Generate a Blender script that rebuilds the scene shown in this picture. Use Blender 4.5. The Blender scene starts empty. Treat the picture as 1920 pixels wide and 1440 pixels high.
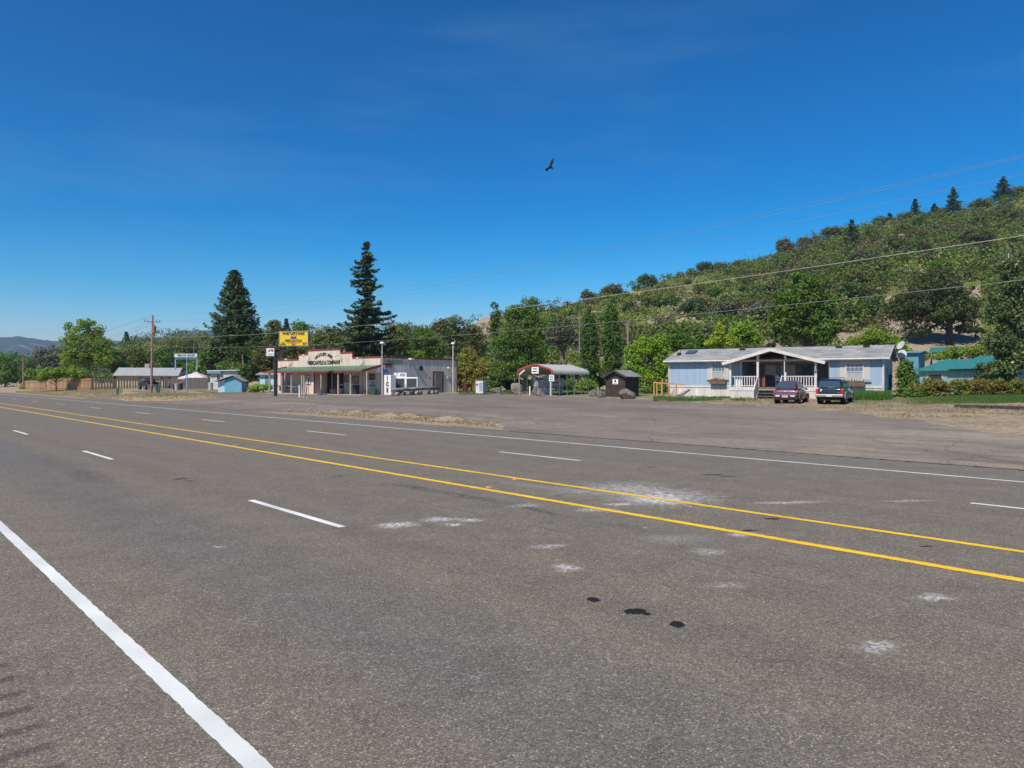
import bpy, math, random
import numpy as np
from mathutils import Vector, Matrix
# ---------------------------------------------------------------- camera, sky, sun
C = bpy.context.scene.collection
F = 1340.0; HZ = 714.0; CH = 2.12            # focal length in photo pixels, horizon row, camera height
cam_d = bpy.data.cameras.new('camera'); cam = bpy.data.objects.new('camera', cam_d); C.objects.link(cam)
cam.location = (0, 0, CH); cam.rotation_euler = (math.radians(90), 0, 0)
cam_d.sensor_width = 36; cam_d.lens = 36 * F / 1920; cam_d.shift_y = -(720 - HZ) / 1920
cam_d.clip_start = 0.1; cam_d.clip_end = 20000
bpy.context.scene.camera = cam
SUN_EL = math.radians(50); SAZ = Vector((-0.55, -0.835))      # horizontal direction towards the sun
SAZ.normalize()
world = bpy.data.worlds.new('World'); bpy.context.scene.world = world; world.use_nodes = True
nt = world.node_tree; nt.nodes.clear()
out = nt.nodes.new('ShaderNodeOutputWorld'); bg = nt.nodes.new('ShaderNodeBackground')
sky = nt.nodes.new('ShaderNodeTexSky'); sky.sky_type = 'NISHITA'; sky.sun_disc = False
sky.sun_elevation = SUN_EL; sky.sun_rotation = math.atan2(SAZ.x, SAZ.y)
sky.air_density = 1.0; sky.dust_density = 0.2; sky.ozone_density = 4.0; sky.altitude = 150
hs = nt.nodes.new('ShaderNodeHueSaturation'); hs.inputs['Saturation'].default_value = 1.35
gm = nt.nodes.new('ShaderNodeGamma'); gm.inputs[1].default_value = 1.25
nt.links.new(sky.outputs[0], gm.inputs[0]); nt.links.new(gm.outputs[0], hs.inputs['Color'])
sp_ = nt.nodes.new('ShaderNodeSeparateColor'); cb_ = nt.nodes.new('ShaderNodeCombineColor'); nt.links.new(hs.outputs[0], sp_.inputs[0])
for k_, (mul, pw) in enumerate(((.31, 1.6), (.81, 1.0), (.83, 1.0))):      # deepen the blue of the clear sky
    pn_ = nt.nodes.new('ShaderNodeMath'); pn_.operation = 'POWER'; pn_.inputs[1].default_value = pw; mn_ = nt.nodes.new('ShaderNodeMath'); mn_.operation = 'MULTIPLY'; mn_.inputs[1].default_value = mul
    nt.links.new(sp_.outputs[k_], pn_.inputs[0]); nt.links.new(pn_.outputs[0], mn_.inputs[0]); nt.links.new(mn_.outputs[0], cb_.inputs[k_])
tcw = nt.nodes.new('ShaderNodeTexCoord'); mpw = nt.nodes.new('ShaderNodeMapping'); mpw.inputs['Scale'].default_value = (1.2, 1.2, 7); mpw.inputs['Rotation'].default_value = (.25, .2, .3)
cn = nt.nodes.new('ShaderNodeTexNoise'); cn.inputs['Scale'].default_value = 1.6; cn.inputs['Detail'].default_value = 7; cn.inputs['Roughness'].default_value = .55
cr_ = nt.nodes.new('ShaderNodeValToRGB'); cr_.color_ramp.elements[0].position = .5; cr_.color_ramp.elements[0].color = (0, 0, 0, 1); cr_.color_ramp.elements[1].position = .95; cr_.color_ramp.elements[1].color = (.2, .2, .2, 1)
cm = nt.nodes.new('ShaderNodeMix'); cm.data_type = 'RGBA'; cm.inputs[7].default_value = (3.2, 5.6, 7.4, 1)
nt.links.new(tcw.outputs['Generated'], mpw.inputs[0]); nt.links.new(mpw.outputs[0], cn.inputs['Vector']); nt.links.new(cn.outputs[0], cr_.inputs[0]); nt.links.new(cr_.outputs[0], cm.inputs[0]); nt.links.new(cb_.outputs[0], cm.inputs[6])
nt.links.new(cm.outputs[2], bg.inputs[0]); nt.links.new(bg.outputs[0], out.inputs[0])
bg.inputs[1].default_value = 0.087
sd = bpy.data.lights.new('sun', 'SUN'); sd.energy = 5.0; sd.angle = math.radians(0.53); sd.color = (1.0, 0.93, 0.82)
so = bpy.data.objects.new('sun', sd); C.objects.link(so)
sdir = Vector((SAZ.x * math.cos(SUN_EL), SAZ.y * math.cos(SUN_EL), math.sin(SUN_EL)))
so.rotation_euler = sdir.to_track_quat('Z', 'Y').to_euler(); so.location = (0, 0, 60)
vs = bpy.context.scene.view_settings; vs.view_transform = 'Standard'; vs.look = 'None'; vs.exposure = 0.2; vs.gamma = 1
bpy.context.scene.cycles.max_bounces = 6; bpy.context.scene.cycles.volume_bounces = 0
bpy.context.scene.cycles.transparent_max_bounces = 8
random.seed(7); RNG = np.random.default_rng(11)
# ---------------------------------------------------------------- helpers
A = math.radians(43.01); SA, CA = math.sin(A), math.cos(A)
def sD(s, D): return (-s * SA + D * CA, s * CA + D * SA)             # road coordinates -> ground x, y
def toSD(X, Y): return (-X * SA + Y * CA, X * CA + Y * SA)
def sm(a, b, x): t = np.clip((x - a) / (b - a), 0, 1); return t * t * (3 - 2 * t)
def hsh(i, j, k): 
    n = (i.astype(np.int64) * 374761393 + j.astype(np.int64) * 668265263 + k * 1442695041) & 0x7fffffff
    n = ((n ^ (n >> 13)) * 1274126177) & 0x7fffffff
    return ((n ^ (n >> 16)) & 0xffff) / 65535.0
def vn(x, y, k=0):
    x = np.asarray(x, float); y = np.asarray(y, float)
    i = np.floor(x); j = np.floor(y); fx = x - i; fy = y - j; fx = fx*fx*(3-2*fx); fy = fy*fy*(3-2*fy)
    a = hsh(i, j, k); b = hsh(i+1, j, k); c = hsh(i, j+1, k); d = hsh(i+1, j+1, k)
    return (a*(1-fx)+b*fx)*(1-fy) + (c*(1-fx)+d*fx)*fy
def fbm(x, y, k=0): return vn(x, y, k)*.5 + vn(x*2.1, y*2.1, k+1)*.3 + vn(x*4.3, y*4.3, k+2)*.2
HU = [-400,0,200,330,420,560,700,860,905,1030,1100,1165,1230,1300,1400,1480,1530,1600,1680,1760,1850,1920,2300]
HV = [712,700,655,638,640,628,628,628,598,582,562,546,529,512,496,471,450,429,413,399,385,364,312]
HR = [400,380,320,300,260,250,240,260,300,270,270,270,280,290,300,300,300,300,300,300,300,300,300]
HB = [300,250,200,185,170,160,150,135,125,115,108,105,105,105,105,105,105,105,100,100,100,100,100]
def terrain(X, Y):
    X = np.asarray(X, float); Y = np.asarray(Y, float)
    s, D = toSD(X, Y)
    w = sm(18, 25, s) * (1 - sm(60, 74, s))
    amp = .33 + .17 * sm(35, 60, s)
    a1 = sm(22.2, 26, D); a2 = sm(21, 36, D)
    z = amp * (a1 * w + a2 * (1 - w)) + .014 * np.clip(D - 36, 0, 30)
    z = z - .25 * sm(2.5, 9, -D)
    bank = sm(100, 112, s) * sm(21.5, 26, D) * .25 * (0.6 + .8*fbm(X*.2, Y*.2, 3))
    z = z + bank
    u = 960 + F * X / np.maximum(Y, 20); u = np.clip(u, -400, 2300)
    R = np.interp(u, HU, HR); B = np.interp(u, HU, HB); v = np.interp(u, HU, HV)
    zr = CH + (HZ - v) * R / F
    t = np.clip((Y - B) / (R - B), 0, 1)
    e = t * (0.8 + .2 * t)
    h = np.maximum(zr - z, 0) * e
    back = np.clip(Y - R, 0, 1e9)
    h = h * np.maximum(.25, 1 - back / 500.)
    h = h + t * (1 - .6*t) * (fbm(X*.03, Y*.03, 9) - .5) * 9 * sm(900, 1100, u) + t * (fbm(X*.02, Y*.02, 5) - .5) * 3
    return z + h
def T(X, Y): return float(terrain(X, Y))
def WX(u, Y): return (u - 960) / F * Y
def WZ(v, Y): return CH + (HZ - v) * Y / F
def G(u, v):                                       # photo pixel -> point on the ground
    Y = 3.0 * 1.004 ** np.arange(1400); d = CH + (HZ - v) * Y / F - terrain(WX(u, Y), Y); k = int(np.argmax(d <= 0))
    Y = float(Y[k] if k == 0 else Y[k-1] + (Y[k] - Y[k-1]) * d[k-1] / (d[k-1] - d[k])); return WX(u, Y), Y, T(WX(u, Y), Y)
# materials
def mk(name): 
    m = bpy.data.materials.new(name); m.use_nodes = True
    n = m.node_tree.nodes; return m, n, m.node_tree.links, n['Principled BSDF']
def N(n, t, **kw):
    x = n.new('ShaderNode' + t)
    for k, v in kw.items():
        if k in x.inputs.keys(): x.inputs[k].default_value = v
        else: setattr(x, k, v)
    return x
def ramp(n, stops):
    r = n.new('ShaderNodeValToRGB'); e = r.color_ramp.elements
    while len(e) < len(stops): e.new(.5)
    for i, (p, c) in enumerate(stops):
        e[i].position = p; e[i].color = (c, c, c, 1) if isinstance(c, (int, float)) else (*c, 1)
    return r
def mixc(n, l, fac, a, b, mode='MIX'):
    x = n.new('ShaderNodeMix'); x.data_type = 'RGBA'; x.blend_type = mode
    for sock, val in ((x.inputs[0], fac), (x.inputs[6], a), (x.inputs[7], b)):
        if hasattr(val, 'links'): l.new(val, sock)
        elif isinstance(val, (int, float)): sock.default_value = val
        else: sock.default_value = (*val, 1)
    return x.outputs[2]
def mth(n, l, op, a, b=None, c=None):
    x = n.new('ShaderNodeMath'); x.operation = op
    for i, val in enumerate((a, b, c)):
        if val is None: continue
        if hasattr(val, 'links'): l.new(val, x.inputs[i])
        else: x.inputs[i].default_value = val
    return x.outputs[0]
MATS = {}
def paint(name, col, rough=.6, var=.25, scale=1.5, metal=0, bump=0, dirt=None, spec=.5):
    if name in MATS: return MATS[name]
    m, n, l, b = mk(name); tc = N(n, 'TexCoord')
    nz = N(n, 'TexNoise', Scale=scale, Detail=6.0); l.new(tc.outputs['Object'], nz.inputs['Vector'])
    r = ramp(n, [(.3, 1 - var), (.7, 1 + var * .3)]); l.new(nz.outputs[0], r.inputs[0])
    c = mixc(n, l, 1.0, col, r.outputs[0], 'MULTIPLY')
    if dirt:
        n2 = N(n, 'TexNoise', Scale=scale * 3.1, Detail=8.0); l.new(tc.outputs['Object'], n2.inputs['Vector'])
        r2 = ramp(n, [(.5, 0.), (.72, .7)]); l.new(n2.outputs[0], r2.inputs[0]); c = mixc(n, l, r2.outputs[0], c, dirt)
    l.new(c, b.inputs['Base Color']); b.inputs['Roughness'].default_value = rough; b.inputs['Metallic'].default_value = metal
    b.inputs['Specular IOR Level'].default_value = spec
    if bump:
        bp = N(n, 'Bump', Strength=bump, Distance=.02); n3 = N(n, 'TexNoise', Scale=scale * 12, Detail=5.0)
        l.new(tc.outputs['Object'], n3.inputs['Vector']); l.new(n3.outputs[0], bp.inputs['Height']); l.new(bp.outputs[0], b.inputs['Normal'])
    MATS[name] = m; return m
def siding(name, col, pitch=.3, groove=.5, axis='xy', rough=.65, var=.12, streak=(.3, .27, .24), stain=.35):
    if name in MATS: return MATS[name]
    m, n, l, b = mk(name); tc = N(n, 'TexCoord'); sp = N(n, 'SeparateXYZ'); l.new(tc.outputs['Object'], sp.inputs[0])
    q = mth(n, l, 'ADD', sp.outputs[0], sp.outputs[1]) if axis == 'xy' else sp.outputs[2]
    fr = mth(n, l, 'FRACT', mth(n, l, 'DIVIDE', q, pitch))
    g = ramp(n, [(0, groove), (.06, groove), (.1, 1.), (.97, 1.)]); l.new(fr, g.inputs[0])
    nz = N(n, 'TexNoise', Scale=1.3, Detail=7.0); mp = N(n, 'Mapping'); mp.inputs['Scale'].default_value = (2.5, 2.5, .5)
    l.new(tc.outputs['Object'], mp.inputs[0]); l.new(mp.outputs[0], nz.inputs['Vector'])
    r = ramp(n, [(.3, 1 - var), (.7, 1.05)]); l.new(nz.outputs[0], r.inputs[0])
    fl = mth(n, l, 'FLOOR', mth(n, l, 'DIVIDE', q, pitch)); wn = N(n, 'TexWhiteNoise', noise_dimensions='1D'); l.new(fl, wn.inputs['W'])
    rb = ramp(n, [(0, 1 - var), (1, 1.03)]); l.new(wn.outputs[0], rb.inputs[0])
    c = mixc(n, l, 1., mixc(n, l, 1., mixc(n, l, 1., col, r.outputs[0], 'MULTIPLY'), rb.outputs[0], 'MULTIPLY'), g.outputs[0], 'MULTIPLY')
    n2 = N(n, 'TexNoise', Scale=2.2, Detail=9.0); l.new(mp.outputs[0], n2.inputs['Vector'])
    r2 = ramp(n, [(.52, 0.), (.75, stain)]); l.new(n2.outputs[0], r2.inputs[0]); c = mixc(n, l, r2.outputs[0], c, streak)
    l.new(c, b.inputs['Base Color']); b.inputs['Roughness'].default_value = rough
    bp = N(n, 'Bump', Strength=.5, Distance=.02); l.new(g.outputs[0], bp.inputs['Height']); l.new(bp.outputs[0], b.inputs['Normal'])
    MATS[name] = m; return m
def shingle(name, c1, c2, w=.35, h=.16):
    m, n, l, b = mk(name); tc = N(n, 'TexCoord'); bt = N(n, 'TexBrick', Scale=1.0); l.new(tc.outputs['Object'], bt.inputs['Vector'])
    bt.inputs['Color1'].default_value = (*c1, 1); bt.inputs['Color2'].default_value = (*c2, 1)
    bt.inputs['Mortar'].default_value = (*[x * .55 for x in c1], 1); bt.inputs['Brick Width'].default_value = w; bt.inputs['Row Height'].default_value = h
    bt.inputs['Mortar Size'].default_value = .012; bt.inputs['Bias'].default_value = 0
    nz = N(n, 'TexNoise', Scale=.7, Detail=8.0); l.new(tc.outputs['Object'], nz.inputs['Vector'])
    r = ramp(n, [(.3, .8), (.7, 1.12)]); l.new(nz.outputs[0], r.inputs[0])
    l.new(mixc(n, l, 1., bt.outputs[0], r.outputs[0], 'MULTIPLY'), b.inputs['Base Color']); b.inputs['Roughness'].default_value = .9
    return m
def leafm(name, dark, light, rough=.55, trans=.36, alt=None, asc=.22):
    m, n, l, b = mk(name); at = N(n, 'Attribute', attribute_name='tint')
    r = ramp(n, [(0, dark), (.55, [(p+q)/2 for p, q in zip(dark, light)]), (1, light)]); l.new(at.outputs['Fac'], r.inputs[0]); c = r.outputs[0]
    if alt:
        g = N(n, 'NewGeometry'); nz = N(n, 'TexNoise', Scale=asc, Detail=3.0); l.new(g.outputs['Position'], nz.inputs['Vector'])
        r2 = ramp(n, [(.46, 0.), (.6, .9)]); l.new(nz.outputs[0], r2.inputs[0]); c = mixc(n, l, r2.outputs[0], c, alt)
    l.new(c, b.inputs['Base Color']); b.inputs['Roughness'].default_value = rough; b.inputs['Specular IOR Level'].default_value = .3
    tr = N(n, 'BsdfTranslucent'); l.new(mixc(n, l, 1., c, (1.2, 1.3, .6), 'MULTIPLY'), tr.inputs[0])
    mx = N(n, 'MixShader'); mx.inputs[0].default_value = trans
    l.new(b.outputs[0], mx.inputs[1]); l.new(tr.outputs[0], mx.inputs[2]); l.new(mx.outputs[0], n['Material Output'].inputs[0])
    return m
def glass(name='window_glass', col=(.03, .045, .055), rough=.06):
    if name in MATS: return MATS[name]
    m, n, l, b = mk(name); b.inputs['Base Color'].default_value = (*col, 1); b.inputs['Roughness'].default_value = rough
    b.inputs['Specular IOR Level'].default_value = .8; MATS[name] = m; return m
# mesh builder
class MB:
    def __init__(s): s.v = []; s.f = []
    def add(s, vs, fs):
        o = len(s.v); s.v += [tuple(p) for p in vs]; s.f += [tuple(i + o for i in f) for f in fs]; return s
    def box(s, x0, x1, y0, y1, z0, z1):
        return s.add([(x0,y0,z0),(x1,y0,z0),(x1,y1,z0),(x0,y1,z0),(x0,y0,z1),(x1,y0,z1),(x1,y1,z1),(x0,y1,z1)],
                     [(0,3,2,1),(4,5,6,7),(0,1,5,4),(1,2,6,5),(2,3,7,6),(3,0,4,7)])
    def quad(s, *p): return s.add(p, [tuple(range(len(p)))])
    def slab(s, pts, th):                             # polygon given as points, thickened downwards
        n = len(pts); lo = [(p[0], p[1], p[2] - th) for p in pts]
        return s.add(list(pts) + lo, [tuple(range(n)), tuple(range(2*n-1, n-1, -1))] + [(i, i+n, (i+1) % n + n, (i+1) % n) for i in range(n)])
    def prism(s, poly, y0, y1):                       # polygon in x,z extruded along y
        n = len(poly)
        return s.add([(x, y0, z) for x, z in poly] + [(x, y1, z) for x, z in poly],
                     [tuple(range(n)), tuple(range(2*n-1, n-1, -1))] + [(i+n, (i+1) % n + n, (i+1) % n, i) for i in range(n)])
    def prismx(s, poly, x0, x1):                      # polygon in y,z extruded along x
        n = len(poly)
        return s.add([(x0, y, z) for y, z in poly] + [(x1, y, z) for y, z in poly],
                     [tuple(range(n-1, -1, -1)), tuple(range(n, 2*n))] + [(i, (i+1) % n, (i+1) % n + n, i+n) for i in range(n)])
    def tube(s, pts, rad, k=8):
        pts = [Vector(p) for p in pts]; n = len(pts); rad = rad if isinstance(rad, (list, tuple)) else [rad] * n
        vs = []
        for i, p in enumerate(pts):
            d = (pts[min(i+1, n-1)] - pts[max(i-1, 0)]).normalized()
            a = d.orthogonal().normalized() if i == 0 else (pa - d * pa.dot(d)).normalized()
            pa = a; b = d.cross(a)
            for j in range(k):
                t = 2 * math.pi * j / k; vs.append(p + (a * math.cos(t) + b * math.sin(t)) * rad[i])
        fs = [(i*k+j, i*k+(j+1) % k, (i+1)*k+(j+1) % k, (i+1)*k+j) for i in range(n-1) for j in range(k)]
        fs += [tuple(range(k-1, -1, -1)), tuple(range((n-1)*k, n*k))]
        return s.add(vs, fs)
    def bar(s, p0, p1, w, h):                         # rectangular beam between two points
        p0 = Vector(p0); p1 = Vector(p1); d = (p1 - p0).normalized()
        a = d.cross(Vector((0, 0, 1))); a = Vector((1, 0, 0)) if a.length < .01 else a.normalized(); b = a.cross(d).normalized()
        vs = [p + a * (w/2*i) + b * (h/2*j) for p in (p0, p1) for i, j in ((-1,-1),(1,-1),(1,1),(-1,1))]
        return s.add(vs, [(3,2,1,0),(4,5,6,7),(0,1,5,4),(1,2,6,5),(2,3,7,6),(3,0,4,7)])
    def build(s, name, mat, parent=None, smooth=False, bevel=0, sub=0):
        me = bpy.data.meshes.new(name); me.from_pydata(s.v, [], s.f); me.validate(); me.update()
        if mat: me.materials.append(mat)
        o = bpy.data.objects.new(name, me); C.objects.link(o)
        import bmesh
        bm = bmesh.new(); bm.from_mesh(me); bmesh.ops.recalc_face_normals(bm, faces=bm.faces); bm.to_mesh(me); bm.free()
        if smooth:
            for p in me.polygons: p.use_smooth = True
        if bevel:
            md = o.modifiers.new('bevel', 'BEVEL'); md.width = bevel; md.segments = 2; md.limit_method = 'ANGLE'
        if sub:
            md = o.modifiers.new('sub', 'SUBSURF'); md.levels = sub; md.render_levels = sub
        if parent: o.parent = parent
        return o
def tag(o, label=None, cat=None, group=None, kind=None):
    if label: o['label'] = label
    if cat: o['category'] = cat
    if group: o['group'] = group
    if kind: o['kind'] = kind
    return o
def root(name, label, cat, loc, rz=0, group=None):
    o = bpy.data.objects.new(name, None); C.objects.link(o); o.location = loc; o.rotation_euler = (0, 0, rz)
    o.empty_display_size = .3
    return tag(o, label, cat, group)
def copy_thing(r, loc, rz, label, scale=None, group=None):
    def cp(o, par):
        c = o.copy(); C.objects.link(c); c.parent = par
        for ch in o.children: cp(ch, c)
        return c
    c = cp(r, None); c.location = loc; c.rotation_euler = (0, 0, rz); c['label'] = label
    if scale: c.scale = scale
    if group: c['group'] = group
    return c
class Fr:                                             # a local frame: x along a facade, y away from it
    def __init__(s, X, Y, ang, z=0): s.X, s.Y, s.a, s.z = X, Y, ang, z; s.c, s.s = math.cos(ang), math.sin(ang)
    def w(s, x, y=0): return (s.X + x*s.c - y*s.s, s.Y + x*s.s + y*s.c)
    def x(s, u, y=0):
        q = (u - 960) / F; X0 = s.X - y*s.s; Y0 = s.Y + y*s.c
        return (q*Y0 - X0) / (s.c - q*s.s)
    def y(s, u, x=0):
        q = (u - 960) / F; X0 = s.X + x*s.c; Y0 = s.Y + x*s.s
        return (q*Y0 - X0) / (-s.s - q*s.c)
    def zz(s, v, x, y=0): return WZ(v, s.w(x, y)[1]) - s.z
def text(name, body, size, mat, parent, loc, rot=(math.radians(90), 0, 0), bold=.02, depth=.012, ax='CENTER', sx=1, spacing=1):
    cu = bpy.data.curves.new('t', 'FONT'); cu.body = body; cu.size = size; cu.extrude = depth; cu.offset = bold * size
    cu.align_x = ax; cu.align_y = 'CENTER'; cu.resolution_u = 3; cu.space_character = spacing
    t = bpy.data.objects.new('t', cu); C.objects.link(t)
    dg = bpy.context.evaluated_depsgraph_get(); me = bpy.data.meshes.new_from_object(t.evaluated_get(dg))
    bpy.data.objects.remove(t); bpy.data.curves.remove(cu)
    me.materials.clear(); me.materials.append(mat)
    o = bpy.data.objects.new(name, me); C.objects.link(o); o.location = loc; o.rotation_euler = rot; o.scale = (sx, 1, 1)
    if parent: o.parent = parent
    return o
def npmesh(name, V, Fq, mat, parent=None, tint=None, smooth=False):
    me = bpy.data.meshes.new(name); k = Fq.shape[1]
    me.vertices.add(len(V)); me.vertices.foreach_set('co', V.astype(np.float32).ravel())
    me.loops.add(Fq.size); me.loops.foreach_set('vertex_index', Fq.astype(np.int32).ravel())
    me.polygons.add(len(Fq)); me.polygons.foreach_set('loop_start', np.arange(0, Fq.size, k, dtype=np.int32))
    me.update(calc_edges=True); me.validate()
    if tint is not None:
        a = me.attributes.new('tint', 'FLOAT', 'POINT'); a.data.foreach_set('value', tint.astype(np.float32))
    if smooth: me.polygons.foreach_set('use_smooth', np.ones(len(Fq), bool))
    me.materials.append(mat); o = bpy.data.objects.new(name, me); C.objects.link(o)
    if parent: o.parent = parent
    return o
# ---------------------------------------------------------------- ground, road, lot
R180 = math.pi
def ground_mat():
    m, n, l, b = mk('ground_soil'); g = N(n, 'NewGeometry'); P = g.outputs['Position']
    at = N(n, 'Attribute', attribute_name='mask'); sp = N(n, 'SeparateColor'); l.new(at.outputs['Color'], sp.inputs[0])
    def nz(sc, d=8.0, ro=.6): x = N(n, 'TexNoise', Scale=sc, Detail=d, Roughness=ro); l.new(P, x.inputs['Vector']); return x.outputs[0]
    def rp(x, st): r = ramp(n, st); l.new(x, r.inputs[0]); return r.outputs[0]
    n1, n2, n3 = nz(.35), nz(3.5), nz(30., 4.)
    dry = rp(n2, [(.25, (.16, .125, .085)), (.45, (.28, .22, .145)), (.6, (.43, .34, .22)), (.75, (.25, .20, .13))])
    dirt = rp(n2, [(.25, (.15, .115, .085)), (.5, (.27, .215, .16)), (.72, (.36, .30, .22))])
    c = mixc(n, l, rp(n1, [(.42, 0.), (.58, 1.)]), dirt, dry)
    tan = mth(n, l, 'MULTIPLY', sp.outputs[0], 1.0)
    c = mixc(n, l, tan, c, dry)
    gn = rp(n2, [(.3, (.045, .09, .02)), (.5, (.07, .14, .03)), (.7, (.12, .20, .05))])
    gm_ = mth(n, l, 'ADD', sp.outputs[1], mth(n, l, 'MULTIPLY', mth(n, l, 'SUBTRACT', n2, .5), 1.1))
    c = mixc(n, l, rp(gm_, [(.42, 0.), (.62, 1.)]), c, gn)
    wd = rp(n2, [(.3, (.07, .085, .022)), (.5, (.13, .155, .035)), (.68, (.20, .20, .07))])
    wm = mth(n, l, 'ADD', sp.outputs[2], mth(n, l, 'MULTIPLY', mth(n, l, 'SUBTRACT', nz(.09, 6.), .5), 1.3))
    c = mixc(n, l, rp(wm, [(.40, 0.), (.5, 1.)]), c, wd)
    c = mixc(n, l, 1., c, rp(n3, [(.3, .72), (.7, 1.15)]), 'MULTIPLY')
    l.new(c, b.inputs['Base Color']); b.inputs['Roughness'].default_value = .95; b.inputs['Specular IOR Level'].default_value = .1
    bp = N(n, 'Bump', Strength=.7, Distance=.06); l.new(nz(9., 8.), bp.inputs['Height']); l.new(bp.outputs[0], b.inputs['Normal'])
    return m
# lot outline in road coordinates
LS = [-60, 0, 6, 11.5, 18, 24, 30, 43, 59, 64, 68, 78, 84, 90, 94, 105, 118]
LH = [22.5, 25, 29, 36, 42, 45, 47, 50, 50.5, 50, 41, 38.3, 36, 34.8, 34, 34, 36]
LLs = [-60, 22.0, 25.5, 30, 42, 46, 49, 60, 96, 101, 106, 118]
LL = [20.4, 20.4, 23.0, 24.0, 24.0, 22.4, 20.4, 20.4, 20.4, 25, 29.5, 30.5]
def lot_in(s, D, inset=.8): return (D < np.interp(s, LS, LH) - inset) & (D > np.interp(s, LLs, LL) + inset) & (s > -60) & (s < 117)
def make_ground():
    ang = np.concatenate([np.arange(-46, 46, .16), np.arange(46, 314, 5.)])
    r = [0.0, 1.0]
    while r[-1] < 7000:
        x = r[-1]; r.append(x * (1.05 if x < 14 else 1.010 if x < 120 else 1.012 if x < 420 else 1.05))
    r = np.array(r[1:]); na, nr = len(ang), len(r)
    th = np.radians(ang)[None, :]; Rr = r[:, None]
    X = (Rr * np.sin(th)).ravel(); Y = (Rr * np.cos(th)).ravel(); s, D = toSD(X, Y)
    Z = terrain(X, Y)
    Z = Z + (fbm(X*1.3, Y*1.3, 21) - .5) * .10 * sm(21.6, 24, D) * (Y < 130)
    Z = np.where((D < 20.3) & (D > -6), -.12, Z)
    lowered = lot_in(s, D, .5); Z = np.where(lowered, Z - .22, Z)
    V = np.stack([X, Y, Z], 1)
    i = np.arange(nr - 1)[:, None]; j = np.arange(na)[None, :]; j2 = (j + 1) % na
    Fq = np.stack([i*na+j, i*na+j2, (i+1)*na+j2, (i+1)*na+j], -1).reshape(-1, 4)
    V = np.vstack([V, [[0, 0, -.12]]]); cidx = len(V) - 1
    o = npmesh('ground', V, Fq, ground_mat(), smooth=True); me = o.data
    u = 960 + F * X / np.maximum(Y, 5)
    tt = np.clip((Y - np.interp(np.clip(u,-400,2300), HU, HB)) / 40, 0, 1)
    lawn = np.where((u > 1735) & (Y > 46) & (Y < 92), sm(1735, 1775, u) * sm(46, 54, Y), 0)
    lawn = np.maximum(lawn, np.where((Y > 60) & (Y < 95) & (u > 850) & (u < 1500) & (D > 52), .5, 0))
    lawn = np.maximum(lawn, np.where((s > 96) & (D > 36) & (Y < 150), .5, 0))
    lawn = np.maximum(lawn, np.where((u > 1560) & (u < 1760) & (Y > 50) & (Y < 75), .55, 0))
    tan = sm(21, 23, D) * (1 - sm(28, 34, D)) * (s > 16) + (s > 84) * sm(22, 24, D)
    wood = tt * .98
    wood = np.where((u > 1660) & (u < 1840) & (tt > 0) & (Y < 175), 0, wood)
    wood = np.where((u > 1560) & (u < 1680) & (tt > 0) & (Y < 150), .1, wood)
    wood = np.where((u > 1030) & (u < 1460) & (Y > 190), .68, wood)
    wood = np.where((u > 1030) & (u < 1140) & (Y > 100) & (Y < 150), .15, wood)
    wood = np.where((u > 880) & (u < 925) & (Y > 240), .2, wood)
    wood = np.where((u > 1030) & (u < 1780) & (fbm(X*.045, Y*.045, 17) > .65), .1, wood)
    wood = np.where((u < 450) & (Y > 380), 1.2, wood)
    col = np.zeros((len(V), 4), np.float32); col[:-1, 0] = np.clip(tan, 0, 1); col[:-1, 1] = lawn; col[:-1, 2] = wood; col[:, 3] = 1
    a = me.attributes.new('mask', 'FLOAT_COLOR', 'POINT'); a.data.foreach_set('color', col.ravel())
    tag(o, kind='structure')
make_ground()
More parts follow.
